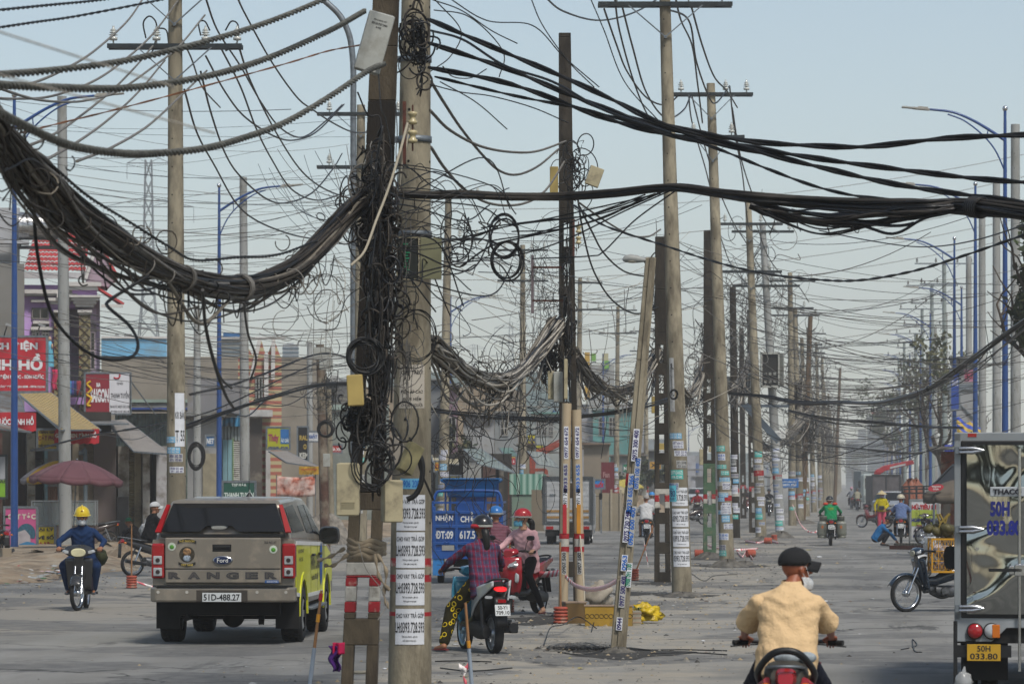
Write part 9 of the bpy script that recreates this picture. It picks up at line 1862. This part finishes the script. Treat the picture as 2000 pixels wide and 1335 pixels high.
for sy in(-1,1):
 for c in range(4):
  x0,x1=-w2+c*w2/2,-w2+(c+1)*w2/2;g.box(x0-.005,x0+.005,sy*dp-.006,sy*dp+.006,0,h)
  for r in range(3):za,zb=h*r/3,h*(r+1)/3;g.beam((x0,sy*dp,za),(x1,sy*dp,zb),.008,.006);g.beam((x1,sy*dp,za),(x0,sy*dp,zb),.008,.006)
for sx in(-1,1):
 for r in range(3):za,zb=h*r/3,h*(r+1)/3;g.beam((sx*w2,-dp,za),(sx*w2,dp,zb),.008,.006);g.beam((sx*w2,dp,za),(sx*w2,-dp,zb),.008,.006)
g.box(-w2,w2,-dp,dp,.0,.008);g.build('crate_lattice',CRY,e)
q=random.Random(6);CO=M('green brown coconut','#4a4422',.6,var=.3,sc=6);STK=M('coconut stalk','#7d6a2c',.7,var=.2)
for k in range(15):
 c=np.array([pc_[0]+q.uniform(-.26,.2),pc_[1]+q.uniform(-.14,.14),z1+.04+q.random()*.14]);cg=MB();cg.loft([((0,-.085,0),.012,.012),((0,-.05,0),.06,.06),((0,0,0),.075,.072),((0,.05,0),.06,.058),((0,.085,0),.02,.02)],12,e=2.2)
 o=cg.build('coconut',CO,loc=tuple(c));o.rotation_euler=(q.uniform(-.8,.8),q.uniform(-.5,.5),q.uniform(0,6));tag(o,'green brown young coconut heaped on the yellow crate','coconut','coconuts heaped on the crate')
for k in range(5):c=np.array([pc_[0]+q.uniform(-.1,.12),pc_[1],z1+.12]);cg=MB();cg.tube([(0,0,0),(q.uniform(-.08,.1),0,.12),(q.uniform(-.14,.18),0,.27)],[.02,.016,.02],8);tag(cg.build('stalk',STK,loc=tuple(c)),'pale cut coconut stalk sticking up from the heap','stalk','coconut stalks on the crate')
lump('flowered white plastic bag inside the yellow crate',(pc_[0],pc_[1],z0+h*.6),(.17,.13,.12),M('flower bag','#b0a5a6',.5,var=.3,sc=14,dirt=('#a0304a',.3,7)),9,.02,'plastic_bag');lump('pale bag at the bottom of the yellow crate',(pc_[0]+.03,pc_[1],z0+h*.22),(.16,.13,.09),m_('#a39aa5',sc=9,var=.2),10,.02,'plastic_bag')
bike_at(1850,1130,pi/2+.5,'scooter','white scooter with a red lamp parked behind the yellow crate',scooter,col='#a8aaac',col2='#a8aaac')
for k in range(7):
 a,b=G(1738,1068+k*.8),G(1835,1070+k*.8);g=MB();g.beam(a*[0,0,0]+[0,0,.04],(b-a)+[0,0,.04],.05,.05);tag(g.build('steel_bar',RUST,loc=tuple(a)),'rusty steel bar lying on the road before the noodle sign','steel bar','steel bars on the road')
for k in range(14):c=G(1752+k*6,1066);g=MB();g.cb((0,0,.05),(.05,.3,.1),rz=.4);tag(g.build('wooden_block',m_('#8d8474'),loc=tuple(c)),'short pale block propping the steel bars','block','blocks under the steel bars')
gbox('concrete block at the foot of the blue lamp post',0,18,1070,1106,.4,wallm('#857a6a'),.3,name='concrete_block',cat='block');gbox('square concrete plinth under the blue lamp post',18,46,1088,1100,.5,wallm('#857f76'),0,name='concrete_block',cat='block')
p=gz(246,1062,1062);e=thing('bucket','mint green plastic bucket on the shop step','bucket',tuple(p));g=MB();g.lathe([(.11,0),(.14,.26),(.15,.27),(.14,.28),(.10,.02)],k=20,cap=False);g.build('shell',m_('#3f9a84',r=.4),e);g=MB();g.tube([(.145*cos(a),0,.27+.13*sin(a))for a in np.linspace(0,pi,12)],.005,5);g.build('handle',STEEL,e)
p=gz(208,1060,1062);e=thing('wheelbarrow','dusty grey wheelbarrow tray leaning on the shop step','wheelbarrow',tuple(p));g=MB();g.prism([(-.35,.35),(.35,.15),(.25,.0),(-.2,.02)],-.25,.25,'y');g.build('tray',m_('#6f6a5c'),e,bevel=.03);g=MB();g.beam((.1,-.25,.05),(.75,-.25,.3),.03,.03);g.beam((.1,.25,.05),(.75,.25,.3),.03,.03);g.build('handle',ALU,e);g=MB();g.lathe([(.12,-.03),(.15,0),(.12,.03)],(-.3,0,.0),16,axis='y');g.build('wheel',RUBBER,e)
bike_at(-4,1100,.4,'motorbike','motorbike half outside the picture beside the pink haircut board',underbone,col='#1b1c1e')
bike_at(176,1072,1.9,'motorbike','old motorbike parked in the dark shop doorway',underbone,col='#3a2c28')
p=gz(700,1312,1345);g=MB();g.cyl((-.08,0,0),(.08,.02,0),.02,k=10);tag(g.build('pipe_end',WHITEC,loc=tuple(p)),'white pipe stub poking out by the dark pole foot','pipe')
# haze: one closed box round everything, sky outside
HM=bpy.data.materials.new('haze air');HM.use_nodes=True;t=HM.node_tree;t.nodes.clear()
pv=t.nodes.new('ShaderNodeVolumePrincipled');pv.inputs['Color'].default_value=(.95,.955,.95,1);pv.inputs['Density'].default_value=0.0005;pv.inputs['Anisotropy'].default_value=.2
ou=t.nodes.new('ShaderNodeOutputMaterial');t.links.new(pv.outputs[0],ou.inputs['Volume'])
g=MB();g.box(-1250,1250,-420,2900,-2.2,150);ho=g.build('haze',HM);tag(ho,'pale city haze filling the whole street',kind='stuff')
